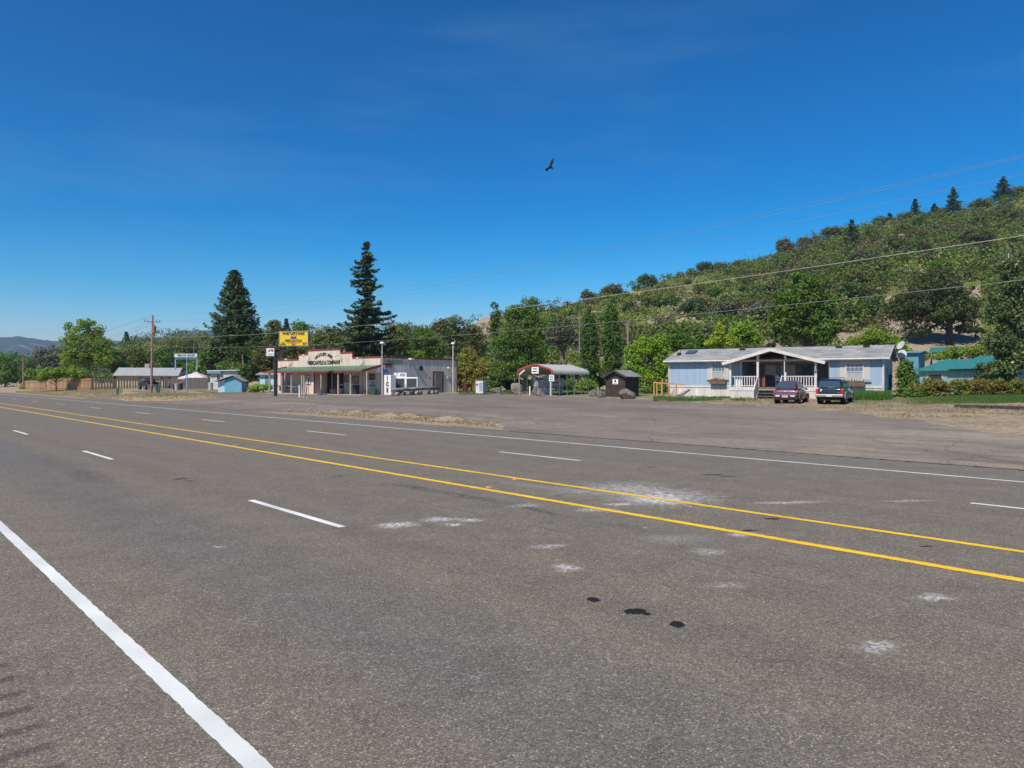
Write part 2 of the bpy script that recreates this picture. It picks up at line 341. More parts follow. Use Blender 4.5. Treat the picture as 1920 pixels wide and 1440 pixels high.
def asphalt(name, road=True):
    m, n, l, b = mk(name); g = N(n, 'NewGeometry'); P = g.outputs['Position']
    uv = N(n, 'UVMap', uv_map='sd'); us = N(n, 'SeparateXYZ'); l.new(uv.outputs[0], us.inputs[0]); S, Dd = us.outputs[0], us.outputs[1]
    def nz(sc, d=6.0, ro=.6, vec=P): x = N(n, 'TexNoise', Scale=sc, Detail=d, Roughness=ro); l.new(vec, x.inputs['Vector']); return x.outputs[0]
    def rp(x, st): r = ramp(n, st); l.new(x, r.inputs[0]); return r.outputs[0]
    def stretch(sx, sy): mp = N(n, 'Mapping'); mp.inputs['Scale'].default_value = (sx, sy, 1); l.new(uv.outputs[0], mp.inputs[0]); return mp.outputs[0]
    brown, blue, dk = (.176, .146, .106), (.155, .138, .112), (.082, .070, .055)
    if road:
        pn = nz(1., 5., .6, stretch(.05, .9)); c = mixc(n, l, rp(pn, [(.36, .15), (.64, .85)]), brown, blue)
        # wheel paths: darker, smoother bands along the lanes
        def band(cd, w, dep, color=None):
            nonlocal c
            x = mth(n, l, 'ABSOLUTE', mth(n, l, 'SUBTRACT', mth(n, l, 'ADD', Dd, mth(n, l, 'MULTIPLY', mth(n, l, 'SUBTRACT', nz(.25, 3.), .5), .5)), cd))
            k = rp(mth(n, l, 'DIVIDE', x, w), [(0, dep), (.45, dep * .8), (1, 0.)])
            c = mixc(n, l, mth(n, l, 'MULTIPLY', k, rp(nz(.5, 6., .65, stretch(.3, 1.)), [(.3, .55), (.65, 1.)])), c, color or dk)
        band(3.35, 1.2, .55, (.10, .10, .105)); band(6.6, .6, .2, (.11,.09,.075)); band(8.0, .6, .2, (.11,.10,.09)); band(5.28, .5, .28, (.10,.08,.065))
        band(12.0, .6, .15); band(13.6, .4, .2); band(15.2, .5, .25, (.1,.1,.105)); band(16.9, .6, .25, (.1, .105, .115)); band(9.9, .8, .15, (.13, .11, .09))
        gr = rp(mth(n, l, 'ADD', Dd, mth(n, l, 'MULTIPLY', nz(2., 5.), .6)), [(.0, 1.), (.999, 0.)])
        gr = rp(mth(n, l, 'DIVIDE', mth(n, l, 'ADD', Dd, mth(n, l, 'MULTIPLY', nz(2., 5.), .6)), 1.25), [(.5, 1.), (.8, 0.)])
        c = mixc(n, l, mth(n, l, 'MULTIPLY', gr, .75), c, (.105, .088, .074))
        rb_ = mth(n, l, 'MULTIPLY', rp(mth(n, l, 'SINE', mth(n, l, 'MULTIPLY', S, 2*math.pi/.32)), [(.2, 0.), (.9, 1.)]), rp(mth(n, l, 'ABSOLUTE', mth(n, l, 'SUBTRACT', Dd, .72)), [(.14, 1.), (.2, 0.)]))
        c = mixc(n, l, mth(n, l, 'MULTIPLY', rb_, .65), c, (.05, .043, .038))

        for cd, dep in ((7.35, .5), (12.45, .5), (16.05, .65)):
            xx = mth(n, l, 'ABSOLUTE', mth(n, l, 'SUBTRACT', mth(n, l, 'ADD', Dd, mth(n, l, 'MULTIPLY', mth(n, l, 'SUBTRACT', nz(1.1, 4.), .5), .08)), cd))
            c = mixc(n, l, mth(n, l, 'MULTIPLY', rp(xx, [(.008, dep), (.022, 0.)]), rp(nz(.8, 5.), [(.42, 0.), (.55, 1.)])), c, (.035, .032, .03))
        x = mth(n, l, 'SUBTRACT', Dd, 18.4); c = mixc(n, l, rp(x, [(0, 0.), (.3, .35)]), c, (.155, .14, .128))
    else:
        pn = nz(.18, 7., .62); c = mixc(n, l, rp(pn, [(.40, 0.), (.6, 1.)]), (.165, .140, .112), (.21, .175, .14))
        c = mixc(n, l, rp(nz(1., 7., .65, stretch(.06, .35)), [(.45, 0.), (.7, .75)]), c, (.125, .105, .085))
        c = mixc(n, l, rp(nz(1., 8., .7, stretch(.10, .5)), [(.53, 0.), (.64, .8)]), c, (.28, .225, .165)); c = mixc(n, l, rp(nz(.9, 8., .7), [(.60, 0.), (.68, .6)]), c, (.07, .062, .055))
        far = mth(n, l, 'MULTIPLY', rp(mth(n, l, 'DIVIDE', mth(n, l, 'SUBTRACT', 26., S), 20.), [(0, 0.), (1, 1.)]), rp(nz(.5, 8., .7, stretch(.25, .8)), [(.42, 0.), (.58, .85)]))
        c = mixc(n, l, far, c, (.30, .245, .18))
        # cracks
        vo = N(n, 'TexVoronoi', Scale=.16, feature='DISTANCE_TO_EDGE'); mp = N(n, 'VectorMath', operation='ADD'); nn = N(n, 'TexNoise', Scale=.6, Detail=5.0)
        l.new(P, nn.inputs['Vector']); l.new(P, mp.inputs[0]); l.new(nn.outputs['Color'], mp.inputs[1]); l.new(mp.outputs[0], vo.inputs['Vector'])
        c = mixc(n, l, rp(vo.outputs[0], [(0, .5), (.008, 0.)]), c, (.06, .055, .05))
    # aggregate
    w1 = N(n, 'TexVoronoi', Scale=100.); l.new(P, w1.inputs['Vector'])
    sc = N(n, 'SeparateColor'); l.new(w1.outputs['Color'], sc.inputs[0])
    c = mixc(n, l, 1., c, rp(sc.outputs[0], [(0, .5), (.35, .84), (.8, 1.14), (.93, 1.5), (1, 2.5)]), 'MULTIPLY')
    c = mixc(n, l, rp(sc.outputs[1], [(.7, 0.), (1, .25)]), c, (.24, .19, .14))
    w2 = N(n, 'TexVoronoi', Scale=28.); l.new(P, w2.inputs['Vector']); s2 = N(n, 'SeparateColor'); l.new(w2.outputs['Color'], s2.inputs[0])
    c = mixc(n, l, 1., c, rp(s2.outputs[0], [(0, .9), (.9, 1.05), (1, 1.25)]), 'MULTIPLY')
    c = mixc(n, l, 1., c, rp(nz(1.6, 7.), [(.3, .88), (.7, 1.1)]), 'MULTIPLY')
    if road:
        wn = N(n, 'TexNoise', Scale=3.2, Detail=8.0, Roughness=.7); l.new(P, wn.inputs['Vector'])
        wv = N(n, 'VectorMath', operation='SUBTRACT'); l.new(wn.outputs['Color'], wv.inputs[0]); wv.inputs[1].default_value = (.5, .5, .5)
        def blob(pos, rx, ry, ang, warp, col, strength, streak=0., soft=.5, gate=None):
            nonlocal c
            wm_ = N(n, 'VectorMath', operation='MULTIPLY_ADD'); l.new(wv.outputs[0], wm_.inputs[0]); wm_.inputs[1].default_value = (warp, warp, 0); l.new(P, wm_.inputs[2])
            mp = N(n, 'Mapping', vector_type='TEXTURE'); mp.inputs['Location'].default_value = (pos[0], pos[1], 0); mp.inputs['Rotation'].default_value = (0, 0, ang); mp.inputs['Scale'].default_value = (rx, ry, 1)
            l.new(wm_.outputs[0], mp.inputs[0]); sp = N(n, 'SeparateXYZ'); l.new(mp.outputs[0], sp.inputs[0])
            r_ = mth(n, l, 'SQRT', mth(n, l, 'ADD', mth(n, l, 'POWER', sp.outputs[0], 2.), mth(n, l, 'POWER', sp.outputs[1], 2.)))
            if streak:
                an = mth(n, l, 'ARCTAN2', sp.outputs[1], sp.outputs[0])
                cb = N(n, 'CombineXYZ'); l.new(mth(n, l, 'MULTIPLY', an, 3.2), cb.inputs[0]); l.new(mth(n, l, 'MULTIPLY', r_, .5), cb.inputs[1])
                sn = N(n, 'TexNoise', Scale=3., Detail=6., Roughness=.7); l.new(cb.outputs[0], sn.inputs['Vector'])
                r_ = mth(n, l, 'MULTIPLY', r_, mth(n, l, 'ADD', 1 - streak * .5, mth(n, l, 'MULTIPLY', sn.outputs[0], streak)))
            k = rp(r_, [(max(0, 1 - soft), 1.), (1, 0.)])
            ns = rp(nz(14. if gate is None else gate, 9., .75), [(.45, .08), (.57, 1.)]) if gate != 3. else 1.0
            k = mth(n, l, 'MULTIPLY', mth(n, l, 'MULTIPLY', k, ns), strength); c = mixc(n, l, k, c, col)
        wht = (.62, .61, .59)
        def gp(u, v): Y = F * CH / (v - HZ); return (WX(u, Y), Y)
        roadang = math.radians(90) + A
        blob(gp(1238, 930), 1.2, 1.3, .1, .2, wht, .9, 2.4, 1., 7.)
        blob(gp(1235, 937), .62, .55, .1, .2, wht, 1., 1.5, .7, 9.)
        blob(gp(1150, 915), 1.6, .9, .6, .5, wht, .5, 1., 1., 6.)
        blob(gp(1010, 912), 2.2, .3, -.75, .3, (.35, .35, .35), .5, 0, 1.)
        for (u, v, rx, ry, st) in ((825, 974, .42, .16, .9), (745, 984, .4, .16, .85), (848, 983, .2, .1, .8), (882, 975, .25, .1, .7), (1030, 1024, .3, .1, .5), (1060, 1064, .22, .11, .75),
                                   (1752, 1121, .28, .1, .7), (1640, 1214, .25, .1, .55), (1395, 1003, .3, .12, .8), (1115, 956, .45, .16, .6), (1475, 942, .9, .10, .65), (1700, 939, .7, .10, .45),
                                   (1165, 945, .35, .12, .8), (1545, 1260, .04, .02, 1.), (1360, 1098, .25, .12, .35), (1260, 1010, .6, .25, .25), (985, 948, .4, .15, .45), (415, 1025, .1, .04, .8), (1330, 1035, .3, .15, .4)):
            blob(gp(u, v), rx*.95, ry*1.45, .1, .5, wht, min(1., st*1.25), 1.6, .8, 18.)
        # specks of spilled paint
        v3 = N(n, 'TexVoronoi', Scale=2.6); l.new(P, v3.inputs['Vector']); s3 = N(n, 'SeparateColor'); l.new(v3.outputs['Color'], s3.inputs[0])
        k = mth(n, l, 'MULTIPLY', rp(v3.outputs['Distance'], [(.04, 1.), (.09, 0.)]), rp(s3.outputs[0], [(.80, 0.), (.82, 1.)]))
        px, py = gp(950, 965); mp = N(n, 'Mapping', vector_type='TEXTURE'); mp.inputs['Location'].default_value = (px, py, 0); mp.inputs['Scale'].default_value = (4.5, 3.0, 1); l.new(P, mp.inputs[0])
        ln = N(n, 'VectorMath', operation='LENGTH'); l.new(mp.outputs[0], ln.inputs[0])
        c = mixc(n, l, mth(n, l, 'MULTIPLY', k, rp(ln.outputs['Value'], [(.5, .8), (1, 0.)])), c, wht)
        # tar and rubber marks
        for (u, v, rx, ry, st, so_, wp) in ((1113, 1124, .085, .05, .97, .15, .12), (1193, 1146, .12, .055, .97, .15, .2), (1212, 1151, .05, .03, .97, .15, .12), (1270, 1170, .075, .05, .97, .15, .12),
                                      (340, 898, .18, .12, .6, .5, .3), (355, 902, .15, .08, .6, .5, .3), (1449, 973, .16, .06, .8, .2, .1), (1405, 995, .18, .05, .7, .3, .2),
                                      (1335, 890, .35, .06, .8, .2, .1), (1220, 876, .2, .05, .7, .3, .1), (1365, 893, .3, .05, .8, .2, .1), (1045, 930, .1, .05, .6, .4, .1), (750, 826, .35, .1, .6, .4, .2), (1735, 1024, .1, .03, .9, .2, .1), (635, 893, .2, .1, .4, .5, .3)):
            blob(gp(u, v), rx*.85, ry*(1.8 if v > 1100 else 1.3), .1, wp*1.3, (.012, .011, .011), min(1., st*1.1), 0, so_, 3.)
        for (u, v, u2, v2, w, st) in ((725, 906, 830, 922, .18, .75), (810, 920, 960, 945, .15, .8), (950, 943, 1075, 972, .10, .8), (130, 878, 195, 908, .3, .6), (60, 850, 150, 885, .35, .3), (1080, 972, 1300, 1010, .15, .3)):
            a_, b_ = gp(u, v), gp(u2, v2); mid = ((a_[0]+b_[0])/2, (a_[1]+b_[1])/2)
            blob(mid, math.dist(a_, b_)/2*1.15, w*1.5, math.atan2(b_[1]-a_[1], b_[0]-a_[0]), .16, (.04, .04, .042), min(1., st*1.15), 0, .75, 7.)
    l.new(c, b.inputs['Base Color']); b.inputs['Roughness'].default_value = .82; b.inputs['Specular IOR Level'].default_value = .25
    bp = N(n, 'Bump', Strength=.45, Distance=.006); l.new(w1.outputs['Distance'], bp.inputs['Height']); l.new(bp.outputs[0], b.inputs['Normal'])
    return m
def sheet(name, slist, dl, dh, nd, mat, zoff=0., zflat=None, kind='structure'):
    V = []; UV = []
    for s in slist:
        a, bb = dl(s), dh(s)
        for k in range(nd + 1):
            D = a + (bb - a) * k / nd; x, y = sD(s, D); V.append((x, y)); UV.append((s, D))
    V = np.array(V); z = (terrain(V[:, 0], V[:, 1]) if zflat is None else np.full(len(V), zflat)) + zoff
    V = np.column_stack([V, z]); n_ = nd + 1
    i = np.arange(len(slist) - 1)[:, None]; j = np.arange(nd)[None, :]
    Fq = np.stack([i*n_+j, (i+1)*n_+j, (i+1)*n_+j+1, i*n_+j+1], -1).reshape(-1, 4)[:, ::-1]
    o = npmesh(name, V, Fq, mat, smooth=True); me = o.data
    u = me.uv_layers.new(name='sd'); UV = np.array(UV, np.float32); li = np.empty(len(me.loops), np.int32); me.loops.foreach_get('vertex_index', li)
    u.data.foreach_set('uv', UV[li].ravel()); return tag(o, kind=kind) if kind else o
ROADM = asphalt('road_asphalt')
sheet('road', list(np.arange(-60, 700, 20)), lambda s: -4.5 - .3*math.sin(s), lambda s: 20.45 + .12*math.sin(s*.7), 12, ROADM, 0, 0.)
LOTM = asphalt('lot_asphalt', False)
def wob(s): return .35*math.sin(s*1.3) + .22*math.sin(s*3.1+1) + .15*math.sin(s*6.7)
sheet('parking_lot', list(np.arange(-60, 118.1, .5)), lambda s: float(np.interp(s, LLs, LL)) + (.4*wob(s) if 21 < s < 66 else 0), lambda s: float(np.interp(s, LS, LH)) + 1.2*wob(s), 60, LOTM, .012)
# dry grass island between the driveway and the road
def island():
    P0 = [G(*p)[:2] for p in ((205, 747), (235, 751.5), (300, 752), (360, 750.5), (400, 747.5), (420, 744.5), (395, 742.5), (330, 740.5), (270, 740), (225, 743))]
    cx = sum(p[0] for p in P0)/len(P0); cy = sum(p[1] for p in P0)/len(P0); V = []; n_ = 160; m_ = 26
    xs = np.array([p[0] for p in P0] + [P0[0][0]]); ys = np.array([p[1] for p in P0] + [P0[0][1]]); t = np.linspace(0, len(P0), n_, endpoint=False)
    ex = np.interp(t, np.arange(len(P0)+1), xs); ey = np.interp(t, np.arange(len(P0)+1), ys)
    for k in range(m_ + 1):
        f = 1 - k / m_; wv = 1 + .06 * (fbm(t*3., t*0, 4) - .5)
        X = cx + (ex - cx)*f*wv; Y = cy + (ey - cy)*f*wv; e = min(1, (1 - f)*3.)
        V.append(np.stack([X, Y, terrain(X, Y) + .02 + .30*(e*(2-e)) * (.6 + .8*fbm(X*.9, Y*.9, 2)) - .06*(k == 0)], 1))
    V = np.concatenate(V); i = np.arange(m_)[:, None]; j = np.arange(n_)[None, :]; j2 = (j+1) % n_
    o = npmesh('grass_island', V, np.stack([i*n_+j, i*n_+j2, (i+1)*n_+j2, (i+1)*n_+j], -1).reshape(-1, 4), bpy.data.materials['ground_soil'], smooth=True)
    a = o.data.attributes.new('mask', 'FLOAT_COLOR', 'POINT'); a.data.foreach_set('color', np.tile([1., 0, 0, 1.], len(V)).astype(np.float32)); tag(o, kind='structure')
island()
# painted lines
def markm(name, col, wear=.25):
    m, n, l, b = mk(name); g = N(n, 'NewGeometry'); P = g.outputs['Position']
    nz = N(n, 'TexNoise', Scale=22., Detail=9., Roughness=.8); l.new(P, nz.inputs['Vector']); r = ramp(n, [(.3, .0), (.36, 1.)]); l.new(nz.outputs[0], r.inputs[0])
    n2 = N(n, 'TexNoise', Scale=1.2, Detail=6.); l.new(P, n2.inputs['Vector']); r2 = ramp(n, [(.3, 1 - wear), (.7, 1.05)]); l.new(n2.outputs[0], r2.inputs[0])
    c = mixc(n, l, 1., col, r2.outputs[0], 'MULTIPLY'); c = mixc(n, l, r.outputs[0], (.16, .14, .12), c)
    l.new(c, b.inputs['Base Color']); b.inputs['Roughness'].default_value = .7; return m
YM, WM = markm('yellow_paint', (.84, .50, .012), .15), markm('white_paint', (.72, .71, .68))
def line(name, D, w, mat, s0, s1, step=.35, amp=.012):
    ss = np.arange(s0, s1 + .01, step); ss[-1] = s1; V = []
    for s in ss:
        k_ = 11. if step < .1 else 2.2; j = (vn([s*k_], [D], 3)[0]*.6 + vn([s*k_*2.7], [D], 5)[0]*.4) * amp - amp/2; j2 = (vn([s*k_*1.2], [D], 8)[0]*.6 + vn([s*k_*3.1], [D], 6)[0]*.4) * amp - amp/2
        V += [(*sD(s, D - w/2 + j), .005), (*sD(s, D + w/2 + j2), .005)]
    i = np.arange(len(ss) - 1); Fq = np.stack([2*i, 2*i+1, 2*i+3, 2*i+2], -1)
    return tag(npmesh(name, np.array(V), Fq, mat), kind='structure')
for D_, w_, m_, nm, am in ((9.13, .15, YM, 'yellow_line', .035), (10.67, .13, YM, 'yellow_line', .03), (1.655, .125, WM, 'edge_line', .02)):
    line(nm, D_, w_, m_, -10, 30, .03, am); line(nm, D_, w_, m_, 30, 420, .35, .012)
line('edge_line', 18.02, .12, WM, -40, 420)
def sOf(u, v): Y = F*CH/(v-HZ); return toSD(WX(u, Y), Y)[0]
s0 = sOf(470, 938)
for k in range(-2, 24): line('lane_dash', 5.26, .12, WM, s0 - 3.2 + 12.19*k, s0 + 12.19*k)
s0 = sOf(930, 848)
for k in range(-3, 24): line('lane_dash', 14.26, .11, WM, s0 - 3.2 + 12.19*k, s0 + 12.19*k)
# raised amber reflectors between the yellow lines
amber = paint('amber_plastic', (.75, .28, .05), .35)
white = paint('white_enamel', (.78, .78, .76), .45, .1)
for k, (u, v, lb) in enumerate(((917, 914, 'amber road reflector on the near yellow line, nearest to the white spill'), (966, 899, 'amber road reflector below the far yellow line, left of the white spill'), (440, 835, 'amber road reflector by the near yellow line, far to the left'), (1018, 1, 'x'))):
    if v == 1: continue
    Y = F*CH/(v-HZ); r_ = root('road_reflector', lb, 'reflector', (WX(u, Y), Y, .002), A)
    MB().add([(-.06,-.05,0),(.06,-.05,0),(.06,.05,0),(-.06,.05,0),(-.035,-.035,.02),(.035,-.035,.02),(.035,.035,.02),(-.035,.035,.02)], [(4,5,6,7),(0,1,5,4),(1,2,6,5),(2,3,7,6),(3,0,4,7)]).build('reflector_body', amber, r_)
# faded parking stripes on the lot
for (u, v, u2, v2) in ((540, 771, 551, 762), (572, 774, 586, 763)):
    a_, b_ = G(u, v), G(u2, v2); d = Vector((b_[0]-a_[0], b_[1]-a_[1], 0)).normalized(); n_ = Vector((-d.y, d.x, 0)) * .06
    tag(MB().add([Vector((*a_[:2], a_[2]+.03)) - n_*.5, Vector((*a_[:2], a_[2]+.03)) + n_*.5, Vector((*b_[:2], b_[2]+.03)) + n_*.5, Vector((*b_[:2], b_[2]+.03)) - n_*.5], [(0,1,2,3)]).build('parking_stripe', paint('faded_stripe', (.42, .36, .27), .8, .5, 4)), kind='structure')
# ---------------------------------------------------------------- general store
RED = paint('red_trim', (.24, .035, .03), .6); CREAM = siding('cream_siding', (.66, .54, .43), .62, .62); GREYS = siding('pale_siding', (.76, .66, .57), .62, .6, var=.16)
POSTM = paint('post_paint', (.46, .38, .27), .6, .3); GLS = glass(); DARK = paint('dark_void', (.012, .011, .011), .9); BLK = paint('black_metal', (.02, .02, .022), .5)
GRN = siding('green_metal_roof', (.06, .17, .095), .3, .7, rough=.45); BRICK = None
LTR = paint('dark_lettering', (.02, .035, .02), .6); CONC = paint('concrete', (.42, .37, .31), .9, .35, 3, dirt=(.25, .19, .13)); WOODG = paint('weathered_wood', (.17, .15, .135), .85, .45, 4, bump=.6)
GALV = paint('galvanised_metal', (.45, .47, .48), .45, .2, 2, metal=.5)
def brickm():
    m, n, l, b = mk('brick'); tc = N(n, 'TexCoord'); mp = N(n, 'Mapping'); mp.inputs['Rotation'].default_value = (math.radians(90), 0, 0); l.new(tc.outputs['Object'], mp.inputs[0])
    bt = N(n, 'TexBrick', Scale=1.); l.new(mp.outputs[0], bt.inputs['Vector']); bt.inputs['Color1'].default_value = (.30, .13, .09, 1); bt.inputs['Color2'].default_value = (.42, .24, .18, 1)
    bt.inputs['Mortar'].default_value = (.4, .36, .32, 1); bt.inputs['Brick Width'].default_value = .25; bt.inputs['Row Height'].default_value = .09; bt.inputs['Mortar Size'].default_value = .012
    l.new(bt.outputs[0], b.inputs['Base Color']); b.inputs['Roughness'].default_value = .9; return m
BRICK = brickm()
LX, LY = WX(521, 91.5), 91.5; RX_, RY_ = WX(716, 78), 78.0
sang = math.atan2(RY_-LY, RX_-LX); SL = math.hypot(RX_-LX, RY_-LY)
SB = .50
SF = Fr(LX, LY, sang, SB)
st = root('general_store', 'long cream wooden store with a stepped red trimmed front and green porch roof', 'store', (LX, LY, SB), sang)
DEP = 11.6; PW = 2.5
x1, x2, x3, x4 = SF.x(560), SF.x(577.5), SF.x(638.5), SF.x(661)
h0, h1, h2, h3 = SF.zz(675.5, 1), SF.zz(665.8, x1), SF.zz(658.5, x2), SF.zz(671.5, SL)
h0 = (h0 + h3) / 2
hm = (h1 + SF.zz(662.5, x4)) / 2
# walls: stepped front, sloping side
poly = [(0, -.3), (SL, -.3), (SL, h0), (x4, h0), (x4, hm), (x3, hm), (x3, h2), (x2, h2), (x2, hm), (x1, hm), (x1, h0), (0, h0)]
MB().prism(poly, 0, .18).build('front_wall', CREAM, st)
hb = SF.zz(674.6, SL, DEP)
MB().prismx([(.18, -.3), (DEP, -.3), (DEP, hb - .1), (.18, h0 - .06)], SL - .16, SL).build('side_wall', GREYS, st)
MB().prismx([(.18, -.3), (DEP, -.3), (DEP, hb - .1), (.18, h0 - .06)], 0, .16).build('side_wall', GREYS, st)
MB().box(.16, SL - .16, DEP - .15, DEP - .002, -.3, hb - .12).build('back_wall', GREYS, st)
MB().slab([(.02, .19, h0 - .35), (SL - .02, .19, h0 - .35), (SL - .17, DEP + .1, hb - .16), (.17, DEP + .1, hb - .16)], .08).build('flat_roof', paint('tar_roof', (.10, .09, .085), .9), st)
tr = MB(); c_ = .16
for a_, b_, z in ((-.05, x1, h0), (x1 - .002, x2, hm), (x2 - .05, x3 + .05, h2), (x3, x4 + .002, hm), (x4, SL + .05, h0)): tr.box(a_, b_, -.06, .24, z, z + c_)
for x, za, zb in ((x1, h0 + c_, hm), (x2, hm + c_, h2), (x3, hm + c_, h2), (x4, h0 + c_, hm)): tr.box(x - .05, x + .05, -.05, .2, za, zb)
tr.prismx([(.24, h0 - .02), (DEP + .15, hb - .1), (DEP + .15, hb + .06), (.24, h0 + .15)], SL - .1, SL + .08)
tr.box(SL - .12, SL + .05, -.05, -.003, -.2, h0); tr.box(SL + .003, SL + .05, DEP - .1, DEP + .04, -.2, hb - .1)
tr.build('red_trim', RED, st)
# thin panels in darker tan and cream on the side wall (local y runs away from the camera)
tan_s = siding('tan_patch', (.42, .36, .26), .62, .6)
sy = lambda u: SF.y(u, SL); szz = lambda v, y: SF.zz(v, SL, y)
MB().box(SL + .002, SL + .012, .3, sy(754), szz(684, 2), szz(675, 2)).build('wall_panel', tan_s, st)
MB().box(SL + .002, SL + .012, .1, sy(735), -.2, szz(694, 1)).build('wall_panel', siding('cream_patch', (.52, .46, .38), .62, .6), st)
# porch
pz, ez = SF.zz(686.5, SL, 0), SF.zz(697, SL, -PW); ez = (ez + SF.zz(695.5, 0, -PW)) / 2; pz = ez + .62
xa, xb = SF.x(498, -PW), SL + .12
MB().slab([(xa, -PW - .25, ez), (xb, -PW - .25, ez), (SL - .1, -.02, pz), (xa + .9, -.02, pz)], .05).build('porch_roof', GRN, st)
e = MB(); e.box(xa, xb, -PW - .31, -PW - .255, ez - .16, ez + .03); e.bar((xb, -PW - .29, ez - .02), (xb - .03, .0, pz + .02), .06, .18); e.bar((xa, -PW - .29, ez - .02), (xa + .85, -.05, pz + .02), .06, .18)
e.build('porch_fascia', RED, st)
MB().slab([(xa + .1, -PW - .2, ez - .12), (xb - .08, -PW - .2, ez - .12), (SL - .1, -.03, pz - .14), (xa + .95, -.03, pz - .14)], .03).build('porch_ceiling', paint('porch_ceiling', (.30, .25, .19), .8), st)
MB().prismx([(-PW - .1, ez - .2), (-.05, ez - .2), (-.05, pz - .2), ], SL - .12, SL - .06).build('porch_gable', CREAM, st)
MB().box(xa + .2, SL, -PW - .3, -.003, -.5, .12).build('porch_floor', CONC, st)
MB().box(xa + .1, SF.x(620, -PW), -PW - .42, -PW - .303, -.5, .08).build('porch_kerb', BRICK, st)
for u in (505.6, 528.8, 546.6, 566.5, 570.5, 602.5, 634.4, 657.5, 688.3):
    x = SF.x(u, -PW); MB().box(x - .07, x + .07, -PW - .07, -PW + .07, .12, ez - .13).build('porch_post', POSTM, st)
# things seen under the porch on the wall y=0
def wx(u, y=0): return SF.x(u, y)
def panel(name, u0, u1, v0, v1, mat, y=0, th=.05, par=None):
    xa_, xb_ = wx(u0, y), wx(u1, y); xm = (xa_ + xb_) / 2
    return MB().box(xa_, xb_, y - th, y - .003, SF.zz(v1, xm, y), SF.zz(v0, xm, y)).build(name, mat, par or st)
# ticket bay that reaches the porch edge
bx0, bx1 = wx(571, -1.9), wx(588.5, -1.9)
MB().box(bx0, bx1, -1.9, -.02, .12, ez - .05).build('ticket_bay', siding('bay_siding', (.68, .55, .46), .4, .7), st)
MB().box(bx1, bx1 + .12, -1.95, -1.85, .12, ez - .14).build('bay_trim', RED, st)
w = panel('bay_window', 574, 582.8, 703.5, 721.5, paint('window_trim_red', (.13, .06, .055), .6), -1.9, .05)
MB().box(wx(575.2, -1.95), wx(581.6, -1.95), -1.975, -1.953, SF.zz(720, bx0, -1.95), SF.zz(705, bx0, -1.95)).build('sash', white, w)
MB().box(wx(576.6, -1.975), wx(580.2, -1.975), -1.985, -1.978, SF.zz(718.5, bx0, -1.975), SF.zz(707, bx0, -1.975)).build('pane', GLS, w)
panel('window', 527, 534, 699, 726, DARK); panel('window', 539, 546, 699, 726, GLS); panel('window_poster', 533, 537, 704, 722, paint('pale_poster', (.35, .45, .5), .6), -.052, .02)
panel('window_frame', 534.5, 538.5, 699, 727, POSTM, 0, .08)
panel('counter', 528, 566, 722.8, 724.8, paint('teal_counter', (.30, .42, .40), .5), 0, .9)
panel('planter', 530, 542, 725, 733, BRICK, 0, .5)
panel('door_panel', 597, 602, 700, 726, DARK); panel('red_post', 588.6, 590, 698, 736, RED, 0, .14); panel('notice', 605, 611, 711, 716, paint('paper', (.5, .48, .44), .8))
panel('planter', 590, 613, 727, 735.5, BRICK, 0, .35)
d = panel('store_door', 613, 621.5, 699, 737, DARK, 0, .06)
d2 = panel('store_door', 623.5, 632.5, 700, 733, paint('door_red', (.16, .03, .025), .4), 0, .05)
panel('door_glass', 624.6, 631.4, 703, 727, GLS, -.05, .02, d2); panel('planter', 622, 633, 730, 737.5, BRICK, 0, .3)
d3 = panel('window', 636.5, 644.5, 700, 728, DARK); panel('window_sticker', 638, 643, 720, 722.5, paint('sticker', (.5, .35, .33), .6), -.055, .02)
panel('planter', 636.5, 646, 729, 737.5, BRICK, 0, .3)
nb = panel('notice_board', 646, 655.5, 704, 717, paint('dark_frame', (.05, .04, .035), .6)); panel('notice', 647, 654.5, 705.5, 715.5, paint('poster_grey', (.30, .30, .27), .8, .6, 6), -.055, .02, nb)
panel('lower_panel', 646, 656, 719, 737, paint('cream_door', (.52, .47, .41), .6)); nb = panel('notice_board', 659, 672.5, 704.5, 719.5, paint('dark_frame', (0, 0, 0))); panel('notice', 660, 671.5, 706, 718, paint('tan_board', (.30, .22, .15), .8), -.055, .02, nb)
s_ = panel('wall_sign', 691, 704.5, 701.5, 713, paint('tan_sign', (.36, .30, .22), .7), 0, .03)
xm = wx(697.7); text('lettering', 'OPEN', .36, paint('brown_ink', (.06, .03, .02), .7), s_, (xm, -.06, SF.zz(703.6, xm))); text('lettering', 'DELI', .5, paint('brown_ink', (0, 0, 0)), s_, (xm, -.06, SF.zz(710, xm)))
s_ = panel('wall_poster', 691, 706, 714.5, 727, paint('pale_notice', (.50, .52, .55), .7), 0, .03); xm = wx(699); text('lettering', 'COFFEE', .3, paint('blue_ink', (.05, .12, .3), .7), s_, (xm, -.06, SF.zz(723, xm))); 
text('lettering', 'HOT', .26, paint('blue_ink', (0, 0, 0)), s_, (xm + .1, -.06, SF.zz(717.5, xm)))
